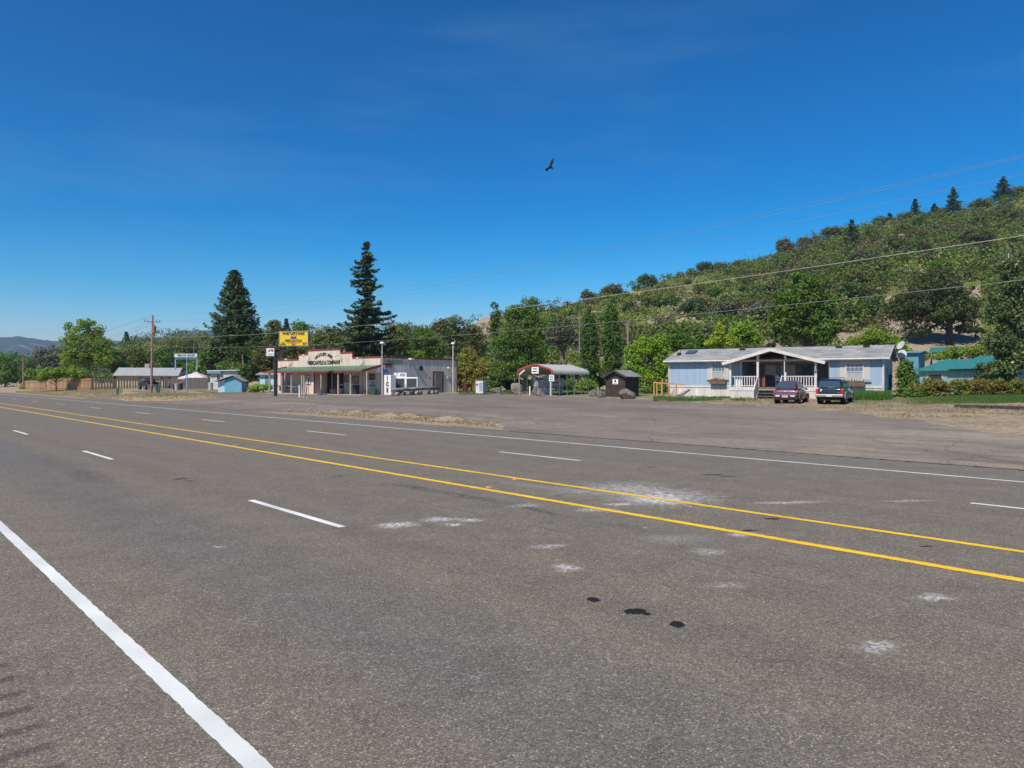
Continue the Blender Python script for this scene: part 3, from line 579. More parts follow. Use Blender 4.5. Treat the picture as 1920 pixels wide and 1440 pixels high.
# writing on the gable: arched line and straight line
xm = (x2 + x3) / 2; f_ = 'WHISTLERS PARK'; Rr = 2.6; zc = SF.zz(676.2, xm) - Rr + .75
letters = []
for i, ch in enumerate(f_):
    a_ = (i - (len(f_) - 1) / 2) * .088
    if ch == ' ': continue
    o = text('lettering', ch, .50, LTR, None, (xm + Rr * math.sin(a_) * 1.12, -.03, zc + Rr * math.cos(a_)), (math.radians(90), 0, 0), bold=.03); o.rotation_euler = (math.radians(90), a_, 0); letters.append(o)
bpy.context.view_layer.update()
V = []; P_ = []
for o in letters:
    k = len(V); V += [tuple(o.matrix_world @ v.co) for v in o.data.vertices]; P_ += [[i + k for i in p.vertices] for p in o.data.polygons]
    bpy.data.objects.remove(o)
me = bpy.data.meshes.new('arched_lettering'); me.from_pydata(V, [], P_); me.materials.append(LTR); o = bpy.data.objects.new('arched_lettering', me); C.objects.link(o); o.parent = st
text('lettering', 'MERCANTILE & COMPANY', .66, LTR, st, (xm, -.03, SF.zz(680.3, xm)), bold=.035, sx=.80)
# gooseneck lamps along the parapet
for u, v in ((545, 675.5), (578.5, 668), (638.5, 668), (680, 673.5)):
    x = SF.x(u, -.2); z = SF.zz(v, x)
    lm = MB().tube([(x, -.02, z - .35), (x, -.02, z - .05), (x - .1, -.25, z + .12), (x - .3, -.55, z + .1)], .022, 6).build('gooseneck_lamp', GALV, st)
    MB().tube([(x - .30, -.55, z + .12), (x - .42, -.72, z + .03)], [.05, .17], 10).build('lamp_shade', white, lm)
    MB().box(x - .07, x + .07, -.1, -.004, z - .62, z - .3).build('junction_box', GALV, lm)
MB().tube([(wx(586, -1.5), -1.5, ez + .2), (wx(586, -1.5), -1.5, ez + .55)], [.1, .14], 8).build('roof_vent', GALV, st)
MB().tube([(wx(645.5, 1.5), 1.5, h0 - .2), (wx(645.5, 1.5), 1.5, h2 + .1)], .09, 8).build('roof_vent', GALV, st)
# side wall fittings
def sp(name, u0, u1, v0, v1, mat, th=.05, par=None, off=0):
    ya, yb = sy(u0), sy(u1); ym = (ya + yb) / 2
    return MB().box(SL + .003 + off, SL + off + th, ya, yb, szz(v1, ym), szz(v0, ym)).build(name, mat, par or st)
dr = sp('side_door', 811, 831, 696.5, 736, paint('brown_frame', (.10, .055, .04), .6), .09)
sp('screen', 814, 828, 699, 735.5, paint('screen_pink', (.42, .33, .28), .6), .02, dr, .09); sp('mesh_panel', 815.5, 826.5, 700, 716, paint('mesh_grey', (.20, .18, .16), .7), .02, dr, .111); sp('mesh_panel', 815.5, 826.5, 718.5, 735, paint('mesh_grey', (0, 0, 0)), .02, dr, .111)
vn_ = MB(); ym = sy(789); zm = szz(690.5, ym)
vn_.tube([(SL + .003, ym, zm), (SL + .1, ym, zm)], .3, 16).build('round_vent', paint('vent_green', (.02, .04, .035), .5), st)
a_ = sp('sign_box', 719.5, 734, 684, 692.5, paint('sign_pale', (.50, .44, .38), .6), .12); ym = sy(726.5)
MB().box(SL + .003, SL + .2, sy(719), sy(735.5), szz(684, ym), szz(683, ym) + .06).build('sign_hood', BLK, a_)
text('lettering', 'OPEN', .42, paint('red_ink', (.40, .04, .03), .6), a_, (SL + .13, ym, szz(686.8, ym)), (math.radians(90), 0, math.radians(90)))
sp('wall_notice', 799, 805.5, 721, 728, paint('notice_white', (.6, .6, .58), .7, .3, 8), .02); sp('wall_sticker', 804, 806.5, 706, 710, paint('sticker_red', (.45, .25, .22), .7), .02)
sp('meter_box', 838, 843, 705.5, 709.5, paint('meter_pale', (.55, .53, .52), .6), .12); MB().tube([(SL + .05, sy(844.5), szz(706, 9)), (SL + .05, sy(844.5), -.1)], .03, 6).build('conduit', GALV, st)
MB().tube([(SL + .05, sy(838), szz(705, 9)), (SL + .05, sy(845), szz(705, 9)), (SL + .05, sy(845), szz(708, 9))], .025, 6).build('conduit', GALV, st)
ym = sy(839.5); MB().tube([(SL + .003, ym, szz(689.5, ym)), (SL + .25, ym, szz(690.5, ym))], [.06, .1], 8).build('wall_lamp', white, st)
ym = sy(768.5); MB().box(SL + .003, SL + .5, ym - .25, ym + .2, szz(674.5, ym), szz(671.8, ym)).build('flood_lamp', white, st)
MB().tube([(SL + .03, sy(766), szz(675, 5)), (SL + .03, sy(766), szz(687, 5))], .02, 6).build('conduit', GALV, st)
# blue notices on the corner
MB().box(SL + .06, SL + .09, .02, .75, szz(697, .4), szz(692.5, .4)).box(SL + .06, SL + .09, .02, .85, szz(704, .4), szz(697.6, .4)).build('corner_notice', paint('blue_notice', (.06, .20, .42), .6, .5, 9), st)
# ---- objects about the store
def at_store(u, y): x = SF.x(u, y); X, Y = SF.w(x, y); return X, Y
# white ice freezer beside the corner
X, Y = SF.w(SL + .62, .55)
fz = root('ice_freezer', 'narrow white freezer cabinet reading ICE downwards in red at the store corner', 'freezer', (X, Y, SB - .1), sang)
fx0 = -.5
MB().box(-.55, .55, -.3, .45, .02, 2.35).build('cabinet', white, fz, bevel=.03)
for i, ch in enumerate('ICE'): text('lettering', ch, .62, paint('ice_red', (.30, .03, .04), .6), fz, (.02, -.32, 2.0 - i * .66), bold=.06)
X, Y = SF.w(SL + 1.0, 2.6)
fz = root('ice_merchandiser', 'two door grey and white ice chest with a raised header against the store side wall', 'ice chest', (X, Y, SB - .08), sang + math.radians(38))
MB().box(-1.35, 1.35, -.35, .45, .08, 2.1).build('cabinet', white, fz, bevel=.03)
for s_ in (-.68, .68):
    d = MB().box(s_ - .55, s_ + .55, -.39, -.353, .35, 1.95).build('chest_door', paint('chest_grey', (.055, .055, .06), .5), fz, bevel=.01)
    MB().box(s_ - .6 if s_ > 0 else s_ + .52, s_ - .52 if s_ > 0 else s_ + .6, -.43, -.393, .9, 1.4).build('handle', GALV, d)
hd = MB().box(-1.3, .1, -.30, -.1, 2.103, 2.6).build('header', white, fz); text('lettering', 'ICE', .36, paint('blue_ink', (0, 0, 0)), hd, (-.35, -.31, 2.33), bold=.03)
# log bench / barrier in front
LOG = paint('grey_log', (.24, .225, .21), .9, .5, 3, bump=.8); CUT = paint('log_end', (.33, .25, .17), .9, .4, 8)
pa = (WX(735, 72.8), 72.8); pb = (WX(823, 79.0), 79.0)
tz = lambda p: T(*p)
lg = root('log_rail', 'long grey peeled log lying across short round stumps along the store side', 'log', (*pa, tz(pa)), math.atan2(pb[1]-pa[1], pb[0]-pa[0])); LLn = math.dist(pa, pb); dz = T(*pb) - T(*pa)
MB().tube([(0, 0, .62), (LLn*.3, .03, .64 + dz*.3), (LLn*.7, -.03, .68 + dz*.7), (LLn, 0, .62 + dz)], [.17, .2, .19, .16], 12).build('log', LOG, lg, smooth=True)
MB().tube([(LLn*.33, -.12, .66 + dz*.3), (LLn*.66, -.05, .72 + dz*.7), (LLn*.98, .1, .74 + dz)], [.13, .15, .12], 10).build('log', LOG, lg, smooth=True)
for k, u in enumerate((740, 761, 776.5, 782, 808, 815)):
    t = (u - 735) / 88 * LLn * (1.0 - .04); z = dz * t / LLn
    s_ = MB().tube([(t, -.6, z + .2), (t, .35, z + .2)], [.22, .21], 12).build('stump', LOG, lg); MB().tube([(t, -.612, z + .2), (t, -.601, z + .2)], .17, 12).build('stump_face', CUT, s_)
# lamp posts
def lamppost(name, u, v0, Y, v1, lb, rad=.038):
    X = WX(u, Y); g_ = T(X, Y); h = WZ(v1, Y) - g_; r = root(name, lb, 'lamp post', (X, Y, g_))
    MB().tube([(0, 0, -.1), (0, 0, h - .15)], [rad, rad * .8], 8).build('pole', white, r)
    MB().tube([(0, 0, h - .15), (0, 0, h - .05)], [.12, .22], 10).tube([(0, 0, h - .05), (0, 0, h + .12)], [.24, .2], 10).build('lamp_head', white, r)
    return r
lamppost('lamp_post', 716.4, 742, 77.1, 643, 'tall thin white lamp post at the front corner of the store')
r = lamppost('lamp_post', 849.4, 736, 85.5, 644, 'thin pale lamp post at the far end of the store side wall', .05)
MB().tube([(0, 0, WZ(640, 85.5) - T(WX(849.4, 85.5), 85.5) - .25), (.28, 0, WZ(638.5, 85.5) - T(WX(849.4, 85.5), 85.5))], [.03, .03], 6).build('arm', white, r)
# bins, bench, table under the porch
def drum(name, lb, cat, X, Y, z, rr, h, mat, lid=None, rz=0, ridges=True, group=None):
    r = root(name, lb, cat, (X, Y, z), rz, group)
    m_ = MB().tube([(0, 0, .0), (0, 0, .04), (0, 0, h*.33), (0, 0, h*.34), (0, 0, h*.66), (0, 0, h*.67), (0, 0, h)], [rr*.9, rr*.92, rr*.96, rr, rr, rr*1.03, rr*1.04], 18).build('barrel', mat, r)
    MB().tube([(0, 0, h + .002), (0, 0, h + .05), (0, 0, h + .1)], [rr*1.09, rr*1.07, rr*.6], 18).build('lid', lid or mat, r); return r
X, Y = SF.w(SF.x(667.5, -.9), -.9); drum('rubbish_bin', 'black round rubbish bin under the store porch below the wooden notice board', 'bin', X, Y, SB + .13, .36, .95, BLK)
X, Y = SF.w(SF.x(702, -.9), -.9); drum('rubbish_bin', 'dark green tub at the right end of the store porch', 'bin', X, Y, SB + .13, .33, .62, paint('green_tub', (.03, .08, .04), .6))
X, Y = SF.w(SF.x(692, -.8), -.8); r = root('wooden_bench', 'low dark wooden bench against the wall at the right end of the porch', 'bench', (X, Y, SB + .12), sang)
MB().box(-.8, .8, -.2, .2, .42, .48).build('seat', WOODG, r); [MB().box(x - .04, x + .04, -.18, .18, 0, .417).build('leg', WOODG, r) for x in (-.65, .65)]
X, Y = SF.w(SF.x(556, -1.4), -1.4); r = root('picnic_table', 'grey table with a thin top standing under the left end of the store porch', 'table', (X, Y, SB + .12), sang)
MB().box(-1.1, 1.1, -.4, .4, .76, .81).build('tabletop', paint('teal_counter', (0, 0, 0)), r); [MB().bar((x, -.35, 0), (x, .35, .757), .07, .07).bar((x + .08, .35, 0), (x + .08, -.35, .757), .07, .07).build('leg', WOODG, r) for x in (-.8, .8)]
MB().box(-1.0, 1.0, -.75, -.5, .42, .46).build('bench_seat', WOODG, r)
X, Y, z = G(561.8, 745.5); r = root('bollard', 'white square post standing in front of the store beside a leaning pipe', 'bollard', (X, Y, z), sang); MB().box(-.06, .06, -.06, .06, -.1, 1.2).box(-.075, .075, -.075, .075, 1.203, 1.24).build('post', white, r)
X, Y, z = G(573, 745); r = root('hand_pump', 'rusty leaning pipe set in a lump of concrete in front of the store', 'pipe', (X, Y, z), sang)
MB().tube([(0, 0, .1), (.12, 0, .5), (.2, 0, .95)], [.06, .05, .04], 8).build('pipe', paint('rusty_pipe', (.12, .09, .08), .8, .5, 4), r); MB().tube([(0, 0, -.05), (0, 0, .08), (0, 0, .14)], [.4, .34, .15], 10).build('footing', CONC, r)
ROCK = paint('rock', (.19, .155, .13), .95, .55, 1.8, bump=1., dirt=(.30, .27, .23))
def boulder(u, v, w, h, lb, seed, col=None, dyy=0):
    X, Y, z = G(u, v); rw, rh = w * Y / F / 2, h * Y / F
    rg = np.random.default_rng(seed); import bmesh
    bm = bmesh.new(); bmesh.ops.create_icosphere(bm, subdivisions=4, radius=1)
    co = np.array([v_.co[:] for v_ in bm.verts]); d = fbm(co[:, 0]*1.7 + seed, co[:, 1]*1.7 + co[:, 2]*1.3, seed) - .5
    pl = rg.normal(size=(11, 3)); pl /= np.linalg.norm(pl, axis=1)[:, None]; k = np.ones(len(co))
    for p in pl: dd = co @ p; k = np.where(dd > .62, np.minimum(k, .62 / np.maximum(dd, .01) * 1.0), k)
    k = k * (1 + .28 * d) + .04 * (fbm(co[:, 0]*9, co[:, 1]*9 + co[:, 2]*7, seed + 5) - .5)
    for v_, kk in zip(bm.verts, k): v_.co = Vector((v_.co.x * kk * rw, v_.co.y * kk * rw * .8, v_.co.z * kk * rh * .75 + rh * .38))
    me = bpy.data.meshes.new('boulder'); bm.to_mesh(me); bm.free(); me.materials.append(ROCK)
    o = bpy.data.objects.new('boulder', me); C.objects.link(o); o.location = (X, Y + dyy, z - .02); return tag(o, lb, 'boulder', 'boulders along the lot edge')
boulder(929.5, 737.5, 32, 12, 'low flat grey boulder right of the white cabinet', 3)
boulder(967.5, 738.5, 29, 19, 'rounded grey boulder at the left front leg of the carport', 5)
boulder(1006.5, 741.5, 22, 19, 'upright brown boulder under the carport in front of the grey metal box', 8)
boulder(1015, 742.5, 20, 10, 'small dark boulder leaning on the brown one under the carport', 13)
boulder(972, 740.5, 18, 6, 'smallest flat pink stone at the foot of the rounded boulder', 19)
boulder(1111, 744.5, 18, 16, 'dark jagged boulder left of the brown shed, the left one of a pair', 23)
boulder(1126, 746, 19, 15, 'grey split boulder touching the left corner of the brown shed', 29)
boulder(1174.5, 748.5, 35, 20, 'large grey boulder in front of the brown shed', 31)
# ---------------------------------------------------------------- pole sign
X, Y, z = G(516.5, 743); gz = z
PSY = Y
r = root('pole_sign', 'black pole carrying a yellow sign on a slanting arm and a small white sign box', 'sign', (X, Y, z), 0)
pz_ = lambda v, Yv=Y: WZ(v, Yv) - gz; px_ = lambda u: WX(u, PSY) - X
MB().tube([(0, 0, -.2), (0, 0, pz_(664))], [.19, .16], 14).build('pole', paint('black_pole', (.018, .017, .018), .45, .5, 2, dirt=(.1, .09, .08)), r)
MB().bar((.0, 0, pz_(664.5)), (px_(554), 0, pz_(651)), .28, .22).build('arm', BLK, r)
y0_, y1_ = -.02, .0
Yl, Yr = PSY - .6, PSY + .6
bxw = px_(579.5) - px_(523.5); ang_ = 0
ZT, ZB = pz_(621), pz_(650)
bx = root('x', 'x', 'x', (0, 0, 0)); bpy.data.objects.remove(bx)
sr = MB(); xl, xr = px_(524), px_(579.5)
sr.box(xl, xr, -.25, .25, ZB, ZT); sb = sr.build('sign_box', paint('sign_frame', (.20, .18, .18), .5), r, bevel=.02)
YEL = paint('sign_yellow', (.78, .55, .02), .4, .12)
MB().box(xl + .12, xr - .08, -.262, -.252, ZB + .09, ZT - .09).build('sign_face', YEL, sb)
xm = (xl + xr) / 2; W_ = xr - xl; H_ = ZT - ZB; ink = paint('sign_ink', (.03, .025, .01), .6); rink = paint('sign_red', (.45, .04, .02), .6)
s1 = 'WHISTLER\'S PARK'
text('lettering', s1, H_*.27, ink, sb, (xm, -.27, ZB + H_*.83), bold=.035, sx=W_*.88/(H_*.27*9.35))
text('lettering', 'MERCANTILE', H_*.19, ink, sb, (xm, -.27, ZB + H_*.38), bold=.03, sx=W_*.66/(H_*.19*6.9))
text('lettering', 'COMPANY', H_*.13, rink, sb, (xm, -.27, ZB + H_*.25), bold=.03, sx=1.15, spacing=1.25)
text('lettering', 'DELI', H_*.13, rink, sb, (xm, -.27, ZB + H_*.14), bold=.03)
text('lettering', 'COLD\nDRINKS', H_*.11, ink, sb, (xl + W_*.15, -.27, ZB + H_*.17), bold=.02)
text('lettering', 'VIDEO\nFILM', H_*.11, ink, sb, (xr - W_*.13, -.27, ZB + H_*.17), bold=.02)
MB().prism([(xm - .28, ZB + H_*.49), (xm + .28, ZB + H_*.49), (xm + .36, ZB + H_*.58), (xm + .2, ZB + H_*.63), (xm - .2, ZB + H_*.63), (xm - .36, ZB + H_*.58)], -.275, -.263).build('emblem', paint('blue_emblem', (.04, .06, .28), .6), sb)
MB().prism([(xm - .22, ZB + H_*.635), (xm + .22, ZB + H_*.635), (xm + .3, ZB + H_*.71), (xm + .12, ZB + H_*.66), (xm - .12, ZB + H_*.66), (xm - .3, ZB + H_*.71)], -.275, -.263).build('emblem_top', rink, sb)
x0_, x1_ = px_(500.5), px_(516)
wb = MB().box(x0_, x1_, -.3, -.0, pz_(668), pz_(653.2)).build('small_sign_box', paint('box_grey', (.5, .5, .5), .5), r, bevel=.02); wq = x1_ - x0_
MB().box(x0_ + .13, x1_ - .04, -.31, -.302, pz_(667.3), pz_(653.9)).build('sign_face', white, wb)
xm = x0_ + wq*.55; z0 = pz_(662); hh = pz_(654.5) - z0
MB().prism([(xm - .25, z0 + .1), (xm - .08, z0 + .1), (xm - .04, z0 + hh*.5), (xm - .06, z0 + hh*.9), (xm - .26, z0 + hh*.9), (xm - .2, z0 + hh*.5)], -.32, -.311).prism([(xm + .02, z0 + hh*.55), (xm + .06, z0 + .25), (xm + .12, z0 + .4), (xm + .2, z0 + .1), (xm + .28, z0 + .1), (xm + .28, z0 + hh*.9), (xm + .05, z0 + hh*.9)], -.32, -.311).build('red_emblem', paint('emblem_red', (.5, .02, .03), .5), wb)
MB().box(x0_ + .2, x1_ - .12, -.32, -.311, pz_(664.2), pz_(663.2)).box(x0_ + .25, x1_ - .2, -.32, -.311, pz_(666.2), pz_(665.3)).build('caption', paint('blue_caption', (.15, .18, .4), .6), wb)
MB().tube([(-.25, 0, pz_(652)), (-.25, 0, pz_(625))], .035, 6).build('thin_mast', BLK, r)
# ---------------------------------------------------------------- blue mobile home
BLUE = siding('blue_siding', (.28, .375, .47), .2, .82, var=.06, streak=(.2, .3, .4), stain=.15); SKIRT = siding('skirt_siding', (.60, .55, .51), .4, .75, var=.12); TRIMW = paint('trim_white', (.62, .59, .56), .6, .2, dirt=(.42, .38, .33))
BEIGE = paint('beige_panel', (.50, .45, .41), .6, .08); SHG = shingle('grey_shingles', (.34, .335, .32), (.20, .20, .195), .8, .28)
HXL, HYL, HXR, HYR = WX(1255, 67), 67., WX(1657.5, 57.5), 57.5
hang = math.atan2(HYR - HYL, HXR - HXL); HLN = math.hypot(HXR-HXL, HYR-HYL); HZB = .66
HF = Fr(HXL, HYL, hang, HZB)
hm_ = root('mobile_home', 'long blue single storey home with a grey shingle roof and a gabled front porch', 'house', (HXL, HYL, HZB), hang)
sk = (HF.zz(723, 0) + HF.zz(729.7, HLN))/2; ev = (HF.zz(674.4, 0, -.4) + HF.zz(672.6, HLN, -.4))/2; DH = 8.6; rdg = HF.zz(648.6, HLN, DH/2)
rdg = (rdg + HF.zz(656, 0, DH/2)) / 2
def hx(u, y=0): return HF.x(u, y)
pxl, pxr = hx(1391, 0), hx(1553.5, 0)        # recessed porch opening in the wall
RC = 2.2
wt = ev - .02
MB().box(0, pxl, 0, .12, sk, wt).build('front_wall', BLUE, hm_); MB().box(pxr, HLN, 0, .12, sk, wt).build('front_wall', BLUE, hm_)
MB().box(pxl - .12, pxl, .122, RC, sk, wt).build('porch_side_wall', BLUE, hm_); MB().box(pxr, pxr + .12, .122, RC, sk, wt).build('porch_side_wall', BLUE, hm_)
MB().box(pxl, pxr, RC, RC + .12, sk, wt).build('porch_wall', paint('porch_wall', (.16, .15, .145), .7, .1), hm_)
gl = MB(); [gl.prismx([(.122, sk), (DH, sk), (DH, wt), (DH/2, rdg - .12), (.122, wt)], x0, x1) for x0, x1 in ((0, .12), (HLN - .12, HLN))]; gl.box(.12, HLN - .12, DH - .12, DH, sk, wt); gl.build('end_wall', BLUE, hm_)
MB().box(.04, pxl - .05, .03, .09, -.4, sk - .02).build('skirting', SKIRT, hm_); MB().box(pxr + .05, HLN - .04, .03, .09, -.4, sk - .02).build('skirting', SKIRT, hm_); MB().box(HLN - .1, HLN - .04, .092, DH - .1, -.4, sk - .02).build('skirting', SKIRT, hm_); MB().box(.04, .1, .092, DH - .1, -.4, sk - .02).build('skirting', SKIRT, hm_)
MB().box(-.03, pxl, -.025, -.002, sk - .02, sk + .14).box(pxr, HLN + .03, -.025, -.002, sk - .02, sk + .14).box(HLN + .003, HLN + .03, 0, DH, sk - .02, sk + .1).build('band_board', TRIMW, hm_)
MB().box(-.03, .12, -.03, -.003, sk + .143, wt).box(HLN - .12, HLN + .03, -.03, -.003, sk + .143, wt).box(HLN + .003, HLN + .03, .0, .12, sk + .143, wt).box(pxl - .14, pxl + .02, -.03, -.003, sk + .143, wt).box(pxr - .02, pxr + .14, -.03, -.003, sk + .143, wt).build('corner_trim', TRIMW, hm_)
ro = MB(); oe = .42
ro.slab([(-oe, -oe, ev - .02), (HLN + oe, -oe, ev - .02), (HLN + oe, DH/2, rdg + .06), (-oe, DH/2, rdg + .06)], .07)
ro.slab([(HLN + oe, DH + oe, ev - .02), (-oe, DH + oe, ev - .02), (-oe, DH/2 + .003, rdg + .06), (HLN + oe, DH/2 + .003, rdg + .06)], .07)
rf = ro.build('roof', SHG, hm_)
fa = MB(); fa.box(-oe, HLN + oe, -oe - .03, -oe - .003, ev - .2, ev - .01)
for x in (HLN + oe + .015, -oe - .015): fa.bar((x, -oe, ev - .1), (x, DH/2, rdg - .03), .03, .2); fa.bar((x, DH + oe, ev - .1), (x, DH/2, rdg - .03), .03, .2)
fa.build('fascia', TRIMW, rf)
MB().tube([(-oe, -oe - .09, ev - .08), (HLN + oe, -oe - .09, ev - .08)], .06, 8).build('gutter', TRIMW, rf)
MB().tube([(HLN - .05, -oe - .09, ev - .1), (HLN - .02, -.1, ev - .4), (HLN - .02, -.1, sk - .6)], .045, 6).build('downpipe', TRIMW, hm_)
MB().tube([(.02, -oe - .09, ev - .1), (.0, -.1, ev - .3), (-.0, -.1, sk - .6)], .045, 6).build('downpipe', TRIMW, hm_)
def onroof(u, v):      # hit of a photo ray with the front roof slope
    y = 0.
    for _ in range(60):
        x = hx(u, y); z = HF.zz(v, x, y); zr = ev - .02 + (y + oe) / (DH/2 + oe) * (rdg + .08 - ev); y += (z - zr) * 1.6; y = max(-oe, min(DH/2 - .1, y))
    return x, y, zr
sl = math.atan2(rdg + .08 - ev, DH/2 + oe)
def roofbox(name, u, v, w, d, h, mat, lift=0):
    x, y, z = onroof(u, v); o = MB().box(-w/2, w/2, -d/2, d/2, lift, lift + h).build(name, mat, rf); o.location = (x, y, z); o.rotation_euler = (sl, 0, 0); return o
roofbox('skylight', 1297, 661.5, .9, 1.1, .12, paint('skylight_frame', (.06, .06, .06), .5)); roofbox('skylight_pane', 1297, 661.5, .8, 1.0, .02, glass('skylight_glass', (.05, .10, .16), .05), .123)
roofbox('roof_vent', 1273.5, 666, .3, .3, .22, BLK); roofbox('roof_vent', 1392, 656.5, .5, .3, .14, BLK); roofbox('roof_vent', 1573, 652, .5, .3, .14, BLK); roofbox('roof_vent', 1624.5, 651, .5, .3, .14, BLK)
x, y, z = onroof(1276, 664); MB().tube([(x, y, z), (x, y, z + .55)], .03, 6).build('roof_pipe', BLK, rf)
CURT = paint('blinds', (.36, .38, .37), .7, .2, 6)
def hwin(u0, u1, v0, v1, y=0, shut=None, lower=True, par=hm_, blind=True, frame=None, m0=GLS):
    a_, b_ = hx(u0, y), hx(u1, y); xm = (a_ + b_)/2; zb, zt_ = HF.zz(v1, xm, y), HF.zz(v0, xm, y); t = .075; fr_ = frame or TRIMW
    f = MB().box(a_, a_ + t, y - .07, y - .003, zb, zt_).box(b_ - t, b_, y - .07, y - .003, zb, zt_).box(a_ + t, b_ - t, y - .07, y - .003, zt_ - t, zt_).box(a_ + t, b_ - t, y - .07, y - .003, zb, zb + t).box(a_ + t, b_ - t, y - .065, y - .003, (zb + zt_)/2 - .03, (zb + zt_)/2 + .03).build('window', fr_, par)
    MB().box(a_ + t, b_ - t, y - .03, y - .008, zb + t, (zb+zt_)/2 - .03).box(a_ + t, b_ - t, y - .03, y - .008, (zb+zt_)/2 + .03, zt_ - t).build('pane', CURT if blind else m0, f)
    g = MB(); W_ = b_ - a_ - 2*t
    for k in range(1, 4): g.box(a_ + t + W_*k/4 - .012, a_ + t + W_*k/4 + .012, y - .045, y - .031, (zb+zt_)/2 + .03, zt_ - t)
    g.box(a_ + t, b_ - t, y - .043, y - .032, (zb + 3*zt_)/4 - .012, (zb + 3*zt_)/4 + .012)
    g.build('muntins', fr_, f)
    if blind: MB().box(a_ + t, b_ - t, y - .031, y - .0305, (zb+zt_)/2 + .03, zt_ - t).build('upper_glass', glass('reflecting_glass', (.10, .16, .2), .12), f)
    return a_, b_, zb, zt_
for u0, u1, w0, w1 in ((1326.5, 1366, 1334.5, 1360), (1574.5, 1631.5, 1585.5, 1619.5)):
    a_, b_ = hx(u0), hx(u1); MB().box(a_, b_, -.022, -.003, HF.zz(712, a_ + .5) - .0, wt - .1).build('shutter', BEIGE, hm_)
    c_, d_, zb, zt_ = hwin(w0, w1, 681.5 if u0 < 1500 else 680, 711.5 if u0 < 1500 else 714.5, -.023)
    MB().box(a_ - .02, b_ + .1, -.1, -.023, HF.zz(713.5 if u0 < 1500 else 717.5, a_ + .7), HF.zz(712 if u0 < 1500 else 715.5, a_ + .7)).build('sill', paint('dark_sill', (.10, .09, .08), .7), hm_)
    fb = MB().box(c_ - .1, d_ + .12, -.38, -.105, zb - .42, zb - .12).build('flower_box', paint('wood_box', (.17, .09, .05), .8, .4, 5), hm_)
    rg = np.random.default_rng(int(u0)); sx = rg.uniform(c_, d_, 60); V = []; Fq = []
    for k, xx in enumerate(sx):
        h = rg.uniform(.05, .38); y_ = rg.uniform(-.35, -.15); dx = rg.normal(0, .06); V += [(xx, y_, zb - .2), (xx + .04, y_, zb - .2), (xx + .05 + dx, y_, zb - .2 + h), (xx + dx, y_ - .03, zb - .2 + h)]; Fq.append([4*k, 4*k+1, 4*k+2, 4*k+3])
    npmesh('dry_plants', np.array(V), np.array(Fq), paint('dry_plant', (.14, .11, .06), .8), fb)
# porch: deck, posts, gable roof, steps, railings
PF = -1.9; pu0, pu1 = hx(1367.5, PF), hx(1537, PF); dk = HF.zz(726.5, (pu0+pu1)/2, PF) + .02
MB().box(pu0, pu1, PF, -.03, dk - .14, dk).box(pxl, pxr, -.028, RC, dk - .14, dk).build('porch_deck', paint('deck_boards', (.17, .12, .085), .8, .35, 3), hm_)
stu0, stu1 = hx(1421, PF), hx(1448, PF) ; stx1 = hx(1457, PF)
MB().box(pu0 + .02, stu0 - .05, PF + .02, PF + .08, -.5, dk - .142).box(pu0 + .02, pu0 + .08, PF + .082, -.05, -.5, dk - .142).build('porch_skirt', SKIRT, hm_); MB().box(stx1 + .05, pu1 - .02, PF + .02, PF + .08, -.5, dk - .142).box(pu1 - .08, pu1 - .02, PF + .082, -.05, -.5, dk - .142).build('porch_skirt', SKIRT, hm_)
MB().box(pu0 - .02, stu0, PF - .02, PF + .015, dk - .3, dk + .02).box(stx1, pu1 + .02, PF - .02, PF + .015, dk - .3, dk + .02).build('deck_edge', TRIMW, hm_)
pk = hx(1444, PF - .4); pkz = HF.zz(653, pk, PF - .4); gl_, gr_ = hx(1354, PF - .4), hx(1547, PF - .4); gz_ = (HF.zz(678.5, gl_, PF-.4) + HF.zz(676.5, gr_, PF-.4))/2 - .05
gp_ = MB()
gp_.slab([(gl_, PF - .4, gz_), (pk, PF - .4, pkz), (pk, DH/2 - .6, pkz), (gl_, .0 - .2, gz_)], .08).slab([(pk + .003, PF - .4, pkz), (gr_, PF - .4, gz_), (gr_, -.2, gz_), (pk + .003, DH/2 - .6, pkz)], .08)
gp_.build('porch_roof', SHG, hm_)
b2 = MB(); b2.bar((gl_, PF - .43, gz_ - .11), (pk, PF - .43, pkz - .11), .04, .26); b2.bar((pk, PF - .43, pkz - .11), (gr_, PF - .43, gz_ - .11), .04, .26); b2.build('bargeboard', TRIMW, hm_)
MB().slab([(gl_ + .1, PF - .38, gz_ - .12), (pk, PF - .38, pkz - .1), (pk, RC, pkz - .1), (gl_ + .1, RC, gz_ - .12)], .03).slab([(pk + .003, PF - .38, pkz - .1), (gr_ - .1, PF - .38, gz_ - .12), (gr_ - .1, RC, gz_ - .12), (pk + .003, RC, pkz - .1)], .03).build('porch_soffit', paint('soffit', (.42, .36, .32), .7, .1), hm_)
MB().prism([(pxl, wt - .3), (pxr, wt - .3), (pxr, gz_ - .16), (pk, pkz - .16), (pxl, gz_ - .16)], RC - .12, RC - .003).build('porch_gable', paint('soffit', (0, 0, 0)), hm_)
for u in (1369.5, 1421, 1472.5, 1529.5): x = hx(u, PF + .1); z_ = gz_ + (1 - abs(x - pk)/(gr_ - pk)) * (pkz - gz_) - .14; MB().box(x - .09, x + .09, PF + .02, PF + .2, dk + .002, max(z_, gz_ - .1)).build('porch_post', TRIMW, hm_)
MB().box(hx(1472.5, PF) - .04, hx(1472.5, PF) + .1, PF - .03, PF + .017, dk + 1.3, dk + 2.2).build('post_sign', BLK, hm_)
MB().tube([(hx(1529.5, PF + .1), PF - .1, dk + 1.35), (hx(1529.5, PF + .1), PF - .1, dk + 1.9)], [.08, .06], 8).build('wind_chime', GALV, hm_)
rh = .95
